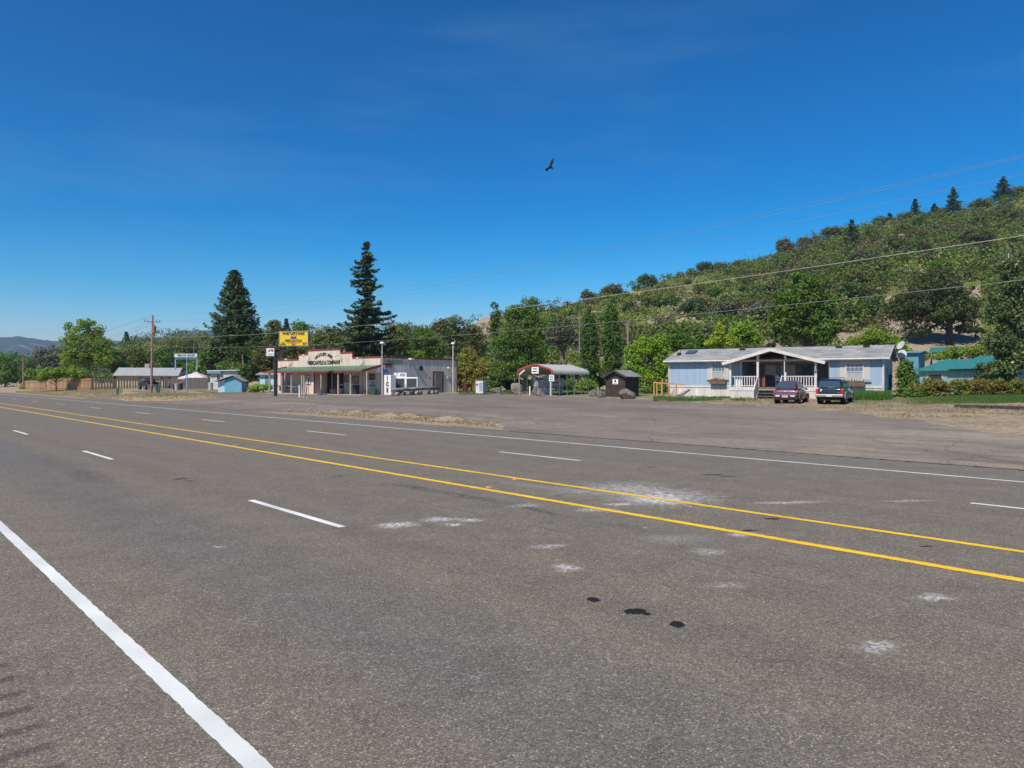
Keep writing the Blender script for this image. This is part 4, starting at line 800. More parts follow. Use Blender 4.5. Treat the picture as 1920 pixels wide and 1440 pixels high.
def rail(x0, x1, y):
    m_ = MB().box(x0, x1, y - .04, y + .04, dk + rh - .07, dk + rh).box(x0, x1, y - .03, y + .03, dk + .08, dk + .15); n_ = int((x1 - x0) / .2)
    for k in range(1, n_): x = x0 + (x1 - x0)*k/n_; m_.box(x - .035, x + .035, y - .02, y + .02, dk + .15, dk + rh - .07)
    m_.build('railing', TRIMW, hm_)
rail(pu0 + .25, stu0 - .1, PF + .1); rail(stx1 + .1 + .35, pu1 - .2, PF + .1)
ns = 5; rise = (dk + .55) / (ns + 1)
for k in range(ns): MB().box(stu0 + .05, stx1 + .35, PF - .30*(k+1), PF - .3*k - .003, dk - rise*(k+1) - .05, dk - rise*(k+1)).box(stu0 + .08, stx1 + .3, PF - .3*k - .05, PF - .3*k - .01, dk - rise*(k+2), dk - rise*(k+1) - .052).build('step', WOODG, hm_)
for x in (stu0, stx1 + .4):
    m_ = MB().bar((x, PF - .02, dk + rh), (x, PF - 1.55, dk + rh - rise*5.2), .07, .09).bar((x, PF - .02, dk - .1), (x, PF - 1.6, dk - .1 - rise*5.2), .05, .26).box(x - .05, x + .05, PF - 1.62, PF - 1.52, -.4, dk + rh - rise*5.2)
    for k in range(1, 8): y = PF - .19*k; z = dk - rise*5.2*k*.19/1.53; m_.box(x - .02, x + .02, y - .03, y + .03, z - .05, z + rh)
    m_.build('stair_rail', TRIMW, hm_)
hwin(1434.5, 1460.5, 680, 704, RC, blind=False, frame=BEIGE); hwin(1463.5, 1491.5, 680, 704, RC, blind=False, frame=BEIGE)
MB().box(hx(1505, RC), hx(1521, RC), RC - .06, RC - .003, dk + .02, wt - .3).build('front_door', paint('door_teal', (.02, .05, .07), .5), hm_)
MB().tube([(hx(1510, RC), RC - .065, HF.zz(684, hx(1510, RC), RC)), (hx(1510, RC), RC - .1, HF.zz(684, hx(1510, RC), RC))], .22, 14).build('door_wreath', paint('pale_wreath', (.3, .25, .25), .8), hm_)
# end wall windows
def hy(u, x=None): return HF.y(u, HLN + .01 if x is None else x)
for u, n_ in ((1663, 'w'), (1676, 'w')):
    y = 2.2 if u < 1670 else 6.2; MB().box(HLN + .003, HLN + .05, y - .45, y + .45, sk + .75, sk + 1.75).build('window', TRIMW, hm_); MB().box(HLN + .051, HLN + .06, y - .37, y + .37, sk + .82, sk + 1.68).build('pane', GLS, hm_)
MB().box(HLN + .003, HLN + .2, 4.5, 5.0, sk - .3, sk + 1.1).build('meter_box', BLK, hm_)
for k, (z, ry) in enumerate(((rdg - .15, .5), (rdg - .85, .95))):
    a_ = MB().tube([(HLN + .45, DH/2 + .4 + .9*k, z - .1), (HLN + .85, DH/2 + .4 + .9*k, z + .05)], .03, 6).build('dish_arm', GALV, hm_)
    d = MB(); pr = [(0, 0), (.12, .015), (.25, .06), (.36, .12)]; V = []; nn = 18
    for rr, dd in pr[1:]: V += [(rr*math.cos(2*math.pi*j/nn), rr*1.15*math.sin(2*math.pi*j/nn), dd) for j in range(nn)]
    V.append((0, 0, 0)); d.add(V, [(nn*i+j, nn*i+(j+1) % nn, nn*(i+1)+(j+1) % nn, nn*(i+1)+j) for i in range(2) for j in range(nn)] + [(len(V)-1, (j+1) % nn, j) for j in range(nn)])
    o = d.build('satellite_dish', paint('dish_grey', (.45, .46, .48), .5), a_, True); o.location = (HLN + .95, DH/2 + .4 + .9*k, z + .1); o.rotation_euler = (math.radians(58), 0, math.radians(-38 + 50*k))
    o.modifiers.new('solid', 'SOLIDIFY').thickness = .02
# porch furniture
def at_home(x, y): return HF.w(x, y)
X, Y = at_home(hx(1462, -.9), -.9); r = root('porch_chair', 'dark slatted chair on the blue home porch at the top of the steps', 'chair', (X, Y, HZB + dk), hang + .3)
m_ = MB(); [m_.box(-.28, .28, .22, .25, .55 + .12*k, .62 + .12*k) for k in range(4)]; m_.box(-.32, -.28, .2, .27, .0, 1.05).box(.28, .32, .2, .27, .0, 1.05); m_.build('backrest', paint('chair_grey', (.12, .12, .13), .5), r); MB().box(-.3, .3, -.3, .19, .4, .45).build('seat', BLK, r); [MB().box(x - .02, x + .02, -.29, -.25, 0, .397).build('leg', BLK, r) for x in (-.28, .28)]
X, Y = at_home(hx(1429, -.5), -.5); r = root('cabinet', 'reddish wooden cupboard standing on the blue home porch left of the steps', 'cupboard', (X, Y, HZB + dk), hang); MB().box(-.3, .3, -.2, .2, .02, 1.05).build('carcass', paint('red_wood', (.22, .07, .03), .6, .3), r, bevel=.01); [MB().box(-.28 + .29*k, -.01 + .29*k, -.222, -.203, .06, 1.0).build('door', paint('red_wood', (0, 0, 0)), r) for k in (0, 1)]
X, Y = at_home(hx(1446, .4), .4); r = root('porch_table', 'dark table piled with odds and ends in the shade of the blue home porch', 'table', (X, Y, HZB + dk), hang); MB().box(-.6, .6, -.35, .35, .68, .74).build('tabletop', BLK, r); [MB().box(x - .03, x + .03, y - .03, y + .03, 0, .677).build('leg', BLK, r) for x in (-.5, .5) for y in (-.28, .28)]
MB().box(-.4, .0, -.2, .2, .743, 1.05).build('box', paint('carton', (.08, .06, .05), .8), r); 
X, Y = at_home(hx(1385, PF+.45), PF + .45); r = root('white_cabinet', 'small white cabinet standing behind the left porch railing', 'cabinet', (X, Y, HZB + dk), hang); MB().box(-.3, .3, -.2, .2, .02, .72).build('carcass', white, r, bevel=.01); MB().tube([(0, -.22, .5), (0, -.203, .5)], .04, 10).build('knob', BLK, r)
# wooden ramp with orange rails
ORW = paint('fresh_lumber', (.52, .25, .09), .7, .25, 3); TXR = -4.2
tg = lambda p: T(*p)
r = root('wheelchair_ramp', 'pale ramp with new orange wooden railings at the left end of the blue home', 'ramp', (HXL, HYL, HZB), hang)
xl_, xr_ = hx(1226, -.9), hx(1288, -.9); g1 = T(*HF.w(xl_, -1)) - HZB
MB().slab([(xl_ + 1.2, -1.0, .10), (xr_ + 1.6, -1.0, g1 + .02), (xr_ + 1.6, -.12, g1 + .02), (xl_ + 1.2, -.12, .10)], .08).build('ramp_board', paint('ramp_grey', (.42, .42, .43), .8, .2), r)
MB().prism([(xl_ + .9, -.3), (hx(1262, -.5), -.3), (hx(1262, -.5), .75), (xl_ + 3.2, .75)], -.11, -.04).build('ramp_panel', SKIRT, r)
z_a, z_b = HF.zz(717, xl_, -1.05), HF.zz(721, xr_ - .8, -1.05)
MB().bar((xl_, -1.05, z_a), (xr_ - .1, -1.05, z_b), .05, .1).build('handrail', ORW, r)
for u in (1226.5, 1232, 1240.5, 1254.5, 1268): x = hx(u, -1.05); MB().box(x - .05, x + .05, -1.1, -1.0, T(*HF.w(x, -1)) - HZB - .1, z_a + (x - xl_)/(xr_ - xl_)*(z_b - z_a) - .05).build('rail_post', ORW, r)
MB().bar((xl_ + .3, 2.2, z_a + .1), (-.3, 1.4, z_a + .75), .05, .09).bar((xl_ + .3, 2.2, z_a - .35), (-.3, 1.4, z_a + .3), .04, .06).build('handrail', ORW, r); [MB().box(x - .05, x + .05, 1.4, 1.5, -.3, z_a + .4).build('rail_post', ORW, r) for x in (-.4, -1.2)]
# ---------------------------------------------------------------- carport
CP = Fr(WX(1034, 70), 70., math.radians(52)); gz = T(CP.X, CP.Y) + .0; CP.z = gz
cp = root('carport', 'open metal carport with a grey ribbed roof and a red front edge', 'carport', (CP.X, CP.Y, gz), CP.a)
# local x runs back along the axis, local y to the left across the front
W4 = 4.0; LEN = 6.8; ze = CP.zz(701, 0, 0); zp = CP.zz(682.5, 0, W4/2)
prof = [(-.14, ze), (-.12, ze + .18), (-.02, ze + .36), (.3, ze + .53), (W4/2, zp), (W4 - .3, ze + .53), (W4 + .02, ze + .36), (W4 + .12, ze + .18), (W4 + .14, ze)]
sh = MB(); k = len(prof)
inner = [(y*.985 + .03, z - .04) for y, z in prof]
sh.prismx(prof + inner[::-1], 0, LEN).build('roof', siding('grey_ribbed_metal', (.50, .48, .45), .3, .75, rough=.6), cp)
tr = MB()
for (a, b) in zip(prof[:-1], prof[1:]): tr.bar((-.04, a[0], a[1]), (-.04, b[0], b[1]), .14, .13)
tr.build('red_edge', paint('coral_red', (.50, .06, .045), .5), cp)
for k_ in range(6):
    x = .05 + k_ * (LEN - .1)/5
    for y in (0., W4): MB().box(x - .035, x + .035, y - .035, y + .035, -.35, ze - .02 if k_ == 0 else ze + .12).build('post', GALV, cp)
a_ = MB().box(-.02, .02, W4/2 - .45, W4/2 + .40, zp - .95, zp - .3).build('sign_board', white, cp); text('lettering', 'TAX', .2, BLK, a_, (-.03, W4/2, zp - .48), (math.radians(90), 0, math.radians(-90)), bold=.03, sx=1.2)
text('lettering', 'EXEMPT', .16, BLK, a_, (-.03, W4/2, zp - .75), (math.radians(90), 0, math.radians(-90)), bold=.03, sx=1.0)
a_ = MB().bar((.0, W4 - .05, ze - .05), (.0, W4 - .7, ze + .42), .04, .12).build('brace', white, cp); MB().box(-.06, -.02, -.35, .25, ze - .72, ze - .1).build('sign_board', white, cp)
MB().box(-.07, -.062, -.28, .18, ze - .25, ze - .18).box(-.07, -.062, -.28, .18, ze - .4, ze - .33).box(-.07, -.062, -.25, .15, ze - .62, ze - .5).build('sign_caption', paint('blue_caption', (0, 0, 0)), cp)
def gthing(name, lb, cat, u, v, rz=0, group=None): X, Y, z = G(u, v); return root(name, lb, cat, (X, Y, z), rz, group), X, Y, z
X, Y = WX(1009.5, 73), 73.; r = root('dispenser_cabinet', 'grey metal cabinet on legs beneath the carport left of the white tank', 'cabinet', (X, Y, T(X, Y)), math.radians(20)); g_ = paint('cabinet_grey', (.33, .36, .39), .5, .15)
MB().box(-.44, .44, -.4, .4, .85, 1.75).box(.44, .83, -.4, .4, .0, 1.72).build('housing', g_, r, bevel=.02); MB().box(-.42, .4, -.43, -.403, 1.55, 1.72).build('hood', paint('dark_hood', (.14, .15, .16), .5), r); [MB().box(x - .03, x + .03, -.38, -.3, 0, .848).build('leg', GALV, r) for x in (-.4,)]
MB().box(.18, .36, -.43, -.403, 1.38, 1.52).build('sticker', white, r)
X, Y = WX(1039, 75), 75.; r = root('propane_tank', 'big white horizontal gas tank on legs beneath the carport', 'tank', (X, Y, T(X, Y)), math.radians(18))
MB().tube([(-1.18, 0, 1.15), (-1.1, 0, 1.15), (-.95, 0, 1.15), (-.75, 0, 1.15), (.75, 0, 1.15), (.95, 0, 1.15), (1.1, 0, 1.15), (1.18, 0, 1.15)], [.12, .34, .5, .56, .56, .5, .34, .12], 24).build('vessel', paint('tank_white', (.62, .62, .63), .4, .15, 2), r, True)
[MB().box(x - .06, x + .06, -.3, .3, 0, .68).build('leg', paint('tank_white', (0, 0, 0)), r) for x in (-.8, .8)]; text('lettering', 'PROPANE', .2, paint('ice_red', (0, 0, 0)), r, (-.1, -.57, 1.2), bold=.03)
MB().tube([(-.1, 0, 1.7), (-.1, 0, 1.88)], .16, 12).build('valve_cap', GALV, r)
for u, vt, lb in ((993.5, 724, 'white pipe bollard left of the brown boulder under the carport'), (1014.5, 724.5, 'white pipe bollard behind the brown boulder under the carport')):
    r, X, Y, z = gthing('pipe_bollard', lb, 'bollard', u, 741.3 if u < 1000 else 740, 0, 'white pipe bollards'); h = (741.3 - vt) * Y / F
    MB().tube([(0, 0, -.2), (0, 0, h - .03), (0, 0, h)], [.075, .075, .04], 12).build('pipe', white, r)
r, X, Y, z = gthing('sign_post', 'thin white post with a notice board at the right front leg of the carport', 'sign post', 1032, 742)
MB().tube([(0, 0, -.1), (0, 0, 1.6)], .045, 8).build('pole', white, r); a_ = MB().box(-.12, .33, -.09, -.05, 1.45, 2.0).build('notice', paint('notice_blue', (.30, .36, .5), .6, .4, 12), r)
# white cabinet standing left of the boulders
X, Y = WX(902, 77.5), 77.5; r = root('propane_locker', 'white steel locker with a grille door and round blue badge beside the yellow green bush', 'locker', (X, Y, T(X, Y)), math.radians(-20)); a_ = paint('locker_white', (.66, .67, .68), .5, .15)
b_ = MB().box(-.42, .42, -.5, .5, .05, 1.35).build('body', a_, r, bevel=.02); MB().box(.423, .43, -.45, .45, .1, 1.3).build('side_panel', paint('locker_blue', (.36, .45, .55), .5), r)
MB().tube([(-.25, -.503, 1.0), (-.25, -.52, 1.0)], .15, 14).build('badge', paint('badge_blue', (.15, .25, .5), .5), r); MB().box(-.02, .36, -.515, -.503, .3, 1.2).build('grille', paint('grille_dark', (.22, .25, .25), .6), r)
m_ = MB(); [m_.box(-.02 + .12*k, .01 + .12*k, -.53, -.516, .3, 1.2) for k in range(4)]; [m_.box(-.02, .37, -.545, -.531, .3 + .3*k, .34 + .3*k) for k in range(4)]; m_.build('door_frame', a_, r); MB().box(-.44, .44, -.52, .52, 1.352, 1.42).build('lid', a_, r)
X, Y, z = G(871.5, 735); drum('rusty_drum', 'dark red rusty oil drum at the foot of the bush by the store corner', 'drum', X, Y + 1, z, .32, .95, paint('rust_red', (.14, .03, .025), .8, .5, 3))
# ---------------------------------------------------------------- brown shed
BRN = siding('brown_lap_siding', (.045, .030, .022), .2, .35, axis='z', var=.25, streak=(.09, .07, .05)); BRN2 = paint('brown_paint', (.045, .03, .022), .8, .3)
SH = Fr(WX(1172.3, 67), 67., math.radians(50)); SH.z = T(SH.X, SH.Y) + .02
r = root('brown_shed', 'small dark brown clapboard shed with a grey shingle roof behind a boulder', 'shed', (SH.X, SH.Y, SH.z), SH.a)
Ws, Ds = 2.1, 2.5; zt_ = SH.zz(704.5, 0, 0); zk = SH.zz(694.5, 0, Ws/2)
MB().prismx([(0, -.2), (Ws, -.2), (Ws, zt_), (Ws/2, zk - .1), (0, zt_)], 0, Ds).build('walls', BRN, r)
for y0, y1 in ((-.03, .08), (Ws - .08, Ws + .03)): MB().box(-.03, -.003, y0, y1, -.1, zt_ - .02).build('corner_board', BRN2, r)
ro = MB(); o_ = .28; sl_ = (zk - zt_)/(Ws/2)
ro.slab([(-o_, -o_, zt_ - sl_*o_ + .06), (Ds + o_, -o_, zt_ - sl_*o_ + .06), (Ds + o_, Ws/2, zk + .04), (-o_, Ws/2, zk + .04)], .06); ro.slab([(Ds + o_, Ws + o_, zt_ - sl_*o_ + .06), (-o_, Ws + o_, zt_ - sl_*o_ + .06), (-o_, Ws/2 + .003, zk + .04), (Ds + o_, Ws/2 + .003, zk + .04)], .06)
rf2 = ro.build('roof', shingle('shed_shingles', (.30, .30, .29), (.18, .18, .18), .4, .16), r)
MB().bar((-o_ - .02, -o_, zt_ - sl_*o_ - .03), (-o_ - .02, Ws/2, zk - .05), .04, .16).bar((-o_ - .02, Ws + o_, zt_ - sl_*o_ - .03), (-o_ - .02, Ws/2, zk - .05), .04, .16).build('bargeboard', BRN2, r)
yy = SH.y(1154, 0); a_ = MB().box(-.03, -.005, yy - .3, yy + .3, SH.zz(720.3, 0, yy), SH.zz(711, 0, yy)).build('notice', white, r); MB().tube([(-.032, yy, SH.zz(714.5, 0, yy)), (-.04, yy, SH.zz(714.5, 0, yy))], .11, 10).box(-.04, -.032, yy - .2, yy + .2, SH.zz(719, 0, yy), SH.zz(718.2, 0, yy)).build('notice_mark', BLK, a_)
# ---------------------------------------------------------------- teal roofed building on the right
TEAL = siding('teal_metal_roof', (.03, .20, .175), .4, .75, rough=.4, var=.1); PALE = siding('pale_green_siding', (.28, .42, .40), .4, .85)
def gable(name, lb, u0, u1, Y0, Y1, vr, ve, vb, dep, wall, roof, over=.4, cat='building'):
    fr = Fr(WX(u0, Y0), Y0, math.atan2(Y1-Y0, WX(u1, Y1)-WX(u0, Y0))); L_ = math.hypot(Y1-Y0, WX(u1, Y1)-WX(u0, Y0)); fr.z = T(fr.X, fr.Y) - .3
    r = root(name, lb, cat, (fr.X, fr.Y, fr.z), fr.a); ze_ = fr.zz(ve, L_/2, -over); zr_ = fr.zz(vr, L_/2, dep/2)
    MB().prismx([(0, -.5), (dep, -.5), (dep, ze_), (dep/2, zr_ - .15), (0, ze_)], 0, L_).build('walls', wall, r)
    MB().slab([(-over, -over, ze_), (L_+over, -over, ze_), (L_+over, dep/2, zr_), (-over, dep/2, zr_)], .08).slab([(L_+over, dep+over, ze_), (-over, dep+over, ze_), (-over, dep/2+.003, zr_), (L_+over, dep/2+.003, zr_)], .08).build('roof', roof, r)
    return r, fr, L_, ze_, zr_
r, fr, L_, ze_, zr_ = gable('teal_roofed_building', 'long low pale building with a teal metal roof beyond the hedge', 1724, 1850, 82, 74, 672.5, 694, 708, 8, PALE, TEAL)
MB().slab([(L_*.5, -.6, ze_ + .16), (L_ + .5, -.6, ze_ + .16), (L_ + .5, 4, zr_ + .3), (L_*.5, 4, zr_ + .3)], .08).build('raised_roof', TEAL, r)
for u0, u1 in ((1740, 1768), (1824, 1836)): a_ = MB().box(fr.x(u0), fr.x(u1), -.06, -.003, .9, ze_ - .35).build('window', TRIMW, r); MB().box(fr.x(u0) + .1, fr.x(u1) - .1, -.07, -.061, 1., ze_ - .45).build('pane', GLS, a_)
r, fr, L_, ze_, zr_ = gable('blue_outbuilding', 'narrow blue outbuilding rising between the blue home and the teal roof', 1697, 1722, 88, 87, 658, 660.5, 700, 3, paint('out_blue', (.10, .28, .36), .6), paint('out_roof', (.12, .28, .36), .5))
r, fr, L_, ze_, zr_ = gable('teal_roofed_house', 'teal roof of a house half hidden by shrubs on the tan slope', 1748, 1800, 112, 110, 650.5, 659, 668, 7, paint('house_wall', (.3, .3, .26), .7), TEAL)
# dark railway sleepers in the grass on the right
pa, pb = G(1791, 764.5), G(1905, 768.5); d = math.atan2(pb[1]-pa[1], pb[0]-pa[0]); Ln = math.dist(pa[:2], pb[:2])
for k, (t0, t1) in enumerate(((0, .62), (.64, 1.5))):
    r = root('timber_beam', ('dark weathered timber lying along the grass edge, the left one', 'dark timber lying end to end after the first, running out of the frame')[k], 'timber', (pa[0], pa[1], pa[2]), d, 'timbers in the grass'); MB().box(Ln*t0, Ln*t1, -.12, .12, -.03, .2).build('beam', paint('dark_timber', (.06, .05, .045), .9, .5, 3, bump=.8), r, bevel=.02)
# ---------------------------------------------------------------- vehicles
TYRE = paint('tyre', (.018, .018, .018), .85); RIM = paint('alloy', (.42, .43, .44), .3, .1, 3, metal=.7); CHROME = paint('chrome', (.6, .6, .6), .2, .05, 2, metal=.9); REDL = paint('red_lens', (.55, .02, .015), .2); AMBL = paint('amber_lens', (.75, .22, .02), .25)
GLC = glass('car_glass', (.04, .065, .075), .06); SHADE = paint('underbody', (.012, .012, .012), .9)
def carpaint(name, col, rough=.28):
    m, n, l, b = mk(name); b.inputs['Base Color'].default_value = (*col, 1); b.inputs['Roughness'].default_value = rough; b.inputs['Metallic'].default_value = .35
    b.inputs['Coat Weight'].default_value = .8; b.inputs['Coat Roughness'].default_value = .08; return m
def loft(rings, cap=True):
    m = MB(); k = len(rings[0]); V = [p for r in rings for p in r]
    Fc = [(i*k+j, i*k+(j+1) % k, (i+1)*k+(j+1) % k, (i+1)*k+j) for i in range(len(rings)-1) for j in range(k)]
    if cap: Fc += [tuple(range(k-1, -1, -1)), tuple(range((len(rings)-1)*k, len(rings)*k))]
    return m.add(V, Fc)
def body_ring(x, zb, zt, w, wt):
    h = [(w*.55, zb), (w*.93, zb + .03), (w, zb + (zt-zb)*.28), (w, zb + (zt-zb)*.62), (wt, zt - .05), (wt*.86, zt), (wt*.4, zt + .015)]
    return [(x, y, z) for y, z in h] + [(x, -y, z) for y, z in reversed(h)]
def top_ring(x, zb, zt, wb, wt):
    h = [(wb, zb), (wb*.5 + wt*.5, (zb+zt)/2), (wt, zt - .1), (wt*.86, zt - .02), (wt*.4, zt + .01)]
    return [(x, y, z) for y, z in h] + [(x, -y, z) for y, z in reversed(h)]
def wheels(r, xs, W, R, wd=.22):
    for x in xs:
        for sgn in (-1, 1):
            w_ = MB().tube([(x, sgn*(W/2 - wd), R), (x, sgn*(W/2 - wd + .03), R), (x, sgn*(W/2 - .02), R), (x, sgn*(W/2 + .01), R)], [R*.9, R, R, R*.92], 22).build('wheel', TYRE, r, False)
            MB().tube([(x, sgn*(W/2 + .011), R), (x, sgn*(W/2 + .02), R)], [R*.66, R*.6], 18).build('rim', RIM, w_)
            hb_ = MB(); [hb_.bar((x + math.cos(a)*R*.12, sgn*(W/2+.026), R + math.sin(a)*R*.12), (x + math.cos(a)*R*.62, sgn*(W/2+.026), R + math.sin(a)*R*.62), .012, .05) for a in [k*math.pi*2/5 for k in range(5)]]; hb_.build('spokes', paint('spoke_dark', (.12, .12, .12), .4), w_)
            MB().tube([(x, sgn*(W/2 - .30), R*1.02), (x, sgn*(W/2 + .002), R*1.02)], R*1.13, 22).build('wheel_arch', SHADE, r)
def pane(name, pts, r, off, mat=None, th=.012):
    p = [Vector(q) for q in pts]; n_ = (p[1]-p[0]).cross(p[2]-p[0]).normalized() 
    if n_.dot(Vector(off)) < 0: n_ = -n_
    k = len(p); a = [q + n_*.012 for q in p]; b = [q - n_*th for q in p]
    return MB().add(a + b, [tuple(range(k)), tuple(range(2*k-1, k-1, -1))] + [(i, i+k, (i+1) % k + k, (i+1) % k) for i in range(k)]).build(name, mat or GLC, r)
# plum hatchback
X, Y = WX(1472, 50.0), 50.0; psi = math.radians(57); xr = 2.1
zc_ = T(X + math.cos(psi)*1.5, Y + math.sin(psi)*1.5)
r = root('hatchback_car', 'rounded plum hatchback parked nose in beside the porch steps', 'car', (X + math.cos(psi)*xr, Y + math.sin(psi)*xr, zc_), psi, 'cars parked before the blue home')
PLUM = carpaint('plum_paint', (.15, .065, .105), .38); W = 1.70
st_ = [(-2.12, .46, .80, .70, .66), (-2.06, .28, .98, .82, .76), (-1.75, .22, 1.02, .85, .80), (-1.0, .20, 1.02, .85, .81), (.3, .20, 1.0, .85, .80), (.95, .20, .99, .85, .76), (1.5, .22, .92, .83, .62), (1.95, .28, .80, .72, .45), (2.1, .40, .66, .55, .36)]
MB_ = loft([body_ring(*q) for q in st_]); MB_.build('body', PLUM, r, True, sub=1)
loft([top_ring(*q) for q in [(-2.04, .96, 1.06, .70, .60), (-1.90, .96, 1.38, .74, .60), (-1.62, .96, 1.56, .76, .60), (-1.0, .96, 1.62, .78, .60), (-.2, .96, 1.60, .78, .60), (.35, .96, 1.45, .78, .58), (.98, .96, 1.03, .74, .60)]]).build('cabin', PLUM, r, True, sub=1)
gp_ = []
pane('rear_window', [(-2.045, .56, 1.10), (-2.045, -.56, 1.10), (-1.90, -.55, 1.40), (-1.80, -.40, 1.475), (-1.80, .40, 1.475), (-1.90, .55, 1.40)], r, (-1, 0, .5))
for sg in (-1, 1):
    pane('side_window', [(-1.7, sg*.775, 1.03), (-.95, sg*.795, 1.03), (-.95, sg*.70, 1.46), (-1.45, sg*.68, 1.45)], r, (0, sg, 0)); pane('side_window', [(-.88, sg*.795, 1.03), (-.12, sg*.795, 1.03), (-.12, sg*.70, 1.47), (-.88, sg*.70, 1.47)], r, (0, sg, 0)); pane('side_window', [(-.05, sg*.795, 1.03), (.72, sg*.78, 1.03), (.22, sg*.69, 1.40), (-.05, sg*.70, 1.46)], r, (0, sg, 0))
    t_ = MB().tube([(-2.08, sg*.70, .76), (-2.02, sg*.74, .82), (-1.95, sg*.775, .90)], [.05, .075, .045], 10).build('tail_light', AMBL if sg < 0 else REDL, r, True); MB().tube([(-2.10, sg*.71, .70), (-2.06, sg*.73, .78)], [.05, .07], 10).build('lens', REDL, t_, True)
    MB().tube([(.55, sg*.80, 1.0), (.55, sg*.96, 1.05)], [.05, .1], 8).build('mirror', PLUM, r, True); MB().box(-2.165, -2.14, sg*.5 - .14, sg*.5 + .14, .50, .58).build('bumper_lamp', white, r)
    fl = MB(); ring = [(math.cos(a), math.sin(a)) for a in np.linspace(0, math.pi, 10)]
    for a, b in zip(ring[:-1], ring[1:]): [fl.bar((xx + a[0]*.40, sg*.865, .32 + a[1]*.40), (xx + b[0]*.40, sg*.865, .32 + b[1]*.40), .06, .05) for xx in (-1.28, 1.3)]
    fl.build('fender_flare', PLUM, r, True)
MB().box(-2.14, -1.95, -.80, .80, .40, .62).build('bumper', paint('bumper_dark', (.05, .03, .04), .5), r, bevel=.05); MB().box(-2.16, -2.141, -.78, .78, .615, .65).build('bumper_strip', CHROME, r)
MB().box(-2.17, -2.145, -.20, .20, .44, .58).build('number_plate', paint('plate', (.45, .47, .44), .5, .3, 14), r); MB().tube([(-2.125, -.06, .84), (-2.125, .06, .84)], .03, 8).box(-2.13, -2.115, -.17, .17, .832, .846).build('badge', CHROME, r)
wheels(r, (-1.28, 1.3), W, .32)
# navy estate off-roader
X, Y = WX(1555, 48.6), 48.6; psi = math.radians(56); zc_ = T(X + math.cos(psi)*1.5, Y + math.sin(psi)*1.5)
r = root('suv', 'dark blue boxy four wheel drive with roof rails parked right of the plum car', 'car', (X + math.cos(psi)*2.3, Y + math.sin(psi)*2.3, zc_), psi, 'cars parked before the blue home')
NAVY = carpaint('navy_paint', (.014, .018, .045), .25); TAUPE = carpaint('taupe_paint', (.30, .27, .25), .4); W = 1.78
st_ = [(-2.3, .50, 1.02, .80, .76), (-2.27, .42, 1.08, .86, .82), (-1.9, .40, 1.10, .89, .84), (-.8, .40, 1.10, .89, .85), (.6, .40, 1.10, .89, .84), (1.0, .40, 1.10, .89, .78), (1.9, .42, 1.02, .88, .72), (2.25, .48, .92, .82, .66), (2.32, .52, .80, .76, .62)]
loft([body_ring(*q) for q in st_]).build('body', NAVY, r, True, sub=1)
loft([top_ring(*q) for q in [(-2.24, 1.04, 1.18, .82, .76), (-2.16, 1.04, 1.50, .82, .70), (-2.02, 1.04, 1.68, .82, .70), (-1.7, 1.04, 1.72, .82, .70), (-.2, 1.04, 1.73, .82, .70), (.30, 1.04, 1.66, .82, .68), (.55, 1.04, 1.44, .81, .68), (1.05, 1.04, 1.12, .79, .66)]]).build('cabin', NAVY, r, True, sub=1)
pane('rear_window', [(-2.262, .70, 1.13), (-2.262, -.70, 1.13), (-2.165, -.62, 1.58), (-2.165, .62, 1.58)], r, (-1, 0, .3))
for sg in (-1, 1):
    for x0, x1 in ((-2.08, -1.28), (-1.2, -.45), (-.38, .42)): pane('side_window', [(x0, sg*.835, 1.13), (x1, sg*.835, 1.13), (x1 - (.0 if x1 < .4 else .12), sg*.735, 1.58), (x0 + (.12 if x0 < -2 else 0), sg*.735, 1.58)], r, (0, sg, 0))
    pane('side_window', [(.48, sg*.835, 1.13), (.86, sg*.82, 1.13), (.50, sg*.745, 1.5)], r, (0, sg, 0))
    MB().box(-2.30, -2.10, sg*.80 - .085, sg*.80 + .085, .72, 1.00).build('tail_light', REDL, r, bevel=.02); MB().box(-2.31, -2.12, sg*.80 - .08, sg*.80 + .08, 1.003, 1.06).build('indicator', AMBL, r, bevel=.01)
    MB().box(-2.0, 2.0, sg*.885 - .02, sg*.885 + .02, .40, .62).build('lower_trim', TAUPE, r, bevel=.02); MB().tube([(-1.9, sg*.6, 1.74), (-1.8, sg*.6, 1.80), (.0, sg*.6, 1.80), (.1, sg*.6, 1.74)], .022, 6).build('roof_rail', BLK, r)
    MB().tube([(.62, sg*.86, 1.12), (.62, sg*1.04, 1.18)], [.05, .11], 8).build('mirror', NAVY, r, True)
    fl = MB()
    for a, b in zip(ring[:-1], ring[1:]): [fl.bar((xx + a[0]*.46, sg*.905, .37 + a[1]*.46), (xx + b[0]*.46, sg*.905, .37 + b[1]*.46), .05, .07) for xx in (-1.35, 1.45)]
    fl.build('fender_flare', TAUPE, r, True)
[MB().bar((x, -.58, 1.80), (x, .58, 1.80), .05, .025).build('cross_bar', BLK, r) for x in (-1.5, -.4)]
MB().box(-2.42, -2.22, -.88, .88, .48, .68).build('bumper', TAUPE, r, bevel=.05); MB().box(-2.44, -2.423, -.19, .19, .52, .65).build('number_plate', paint('plate_white', (.6, .62, .6), .5, .25, 16), r)
MB().bar((-2.29, .05, 1.13), (-2.28, -.35, 1.18), .02, .03).build('wiper', CHROME, r); text('lettering', 'P', .22, white, r, (-2.318, .52, .93), (math.radians(88), 0, math.radians(-90)), bold=.05); MB().box(-2.318, -2.308, -.62, -.52, .78, .82).build('badge', CHROME, r)
MB().box(-2.25, -1.2, -.6, .6, .25, .42).build('underbody', SHADE, r); wheels(r, (-1.35, 1.45), W, .37)
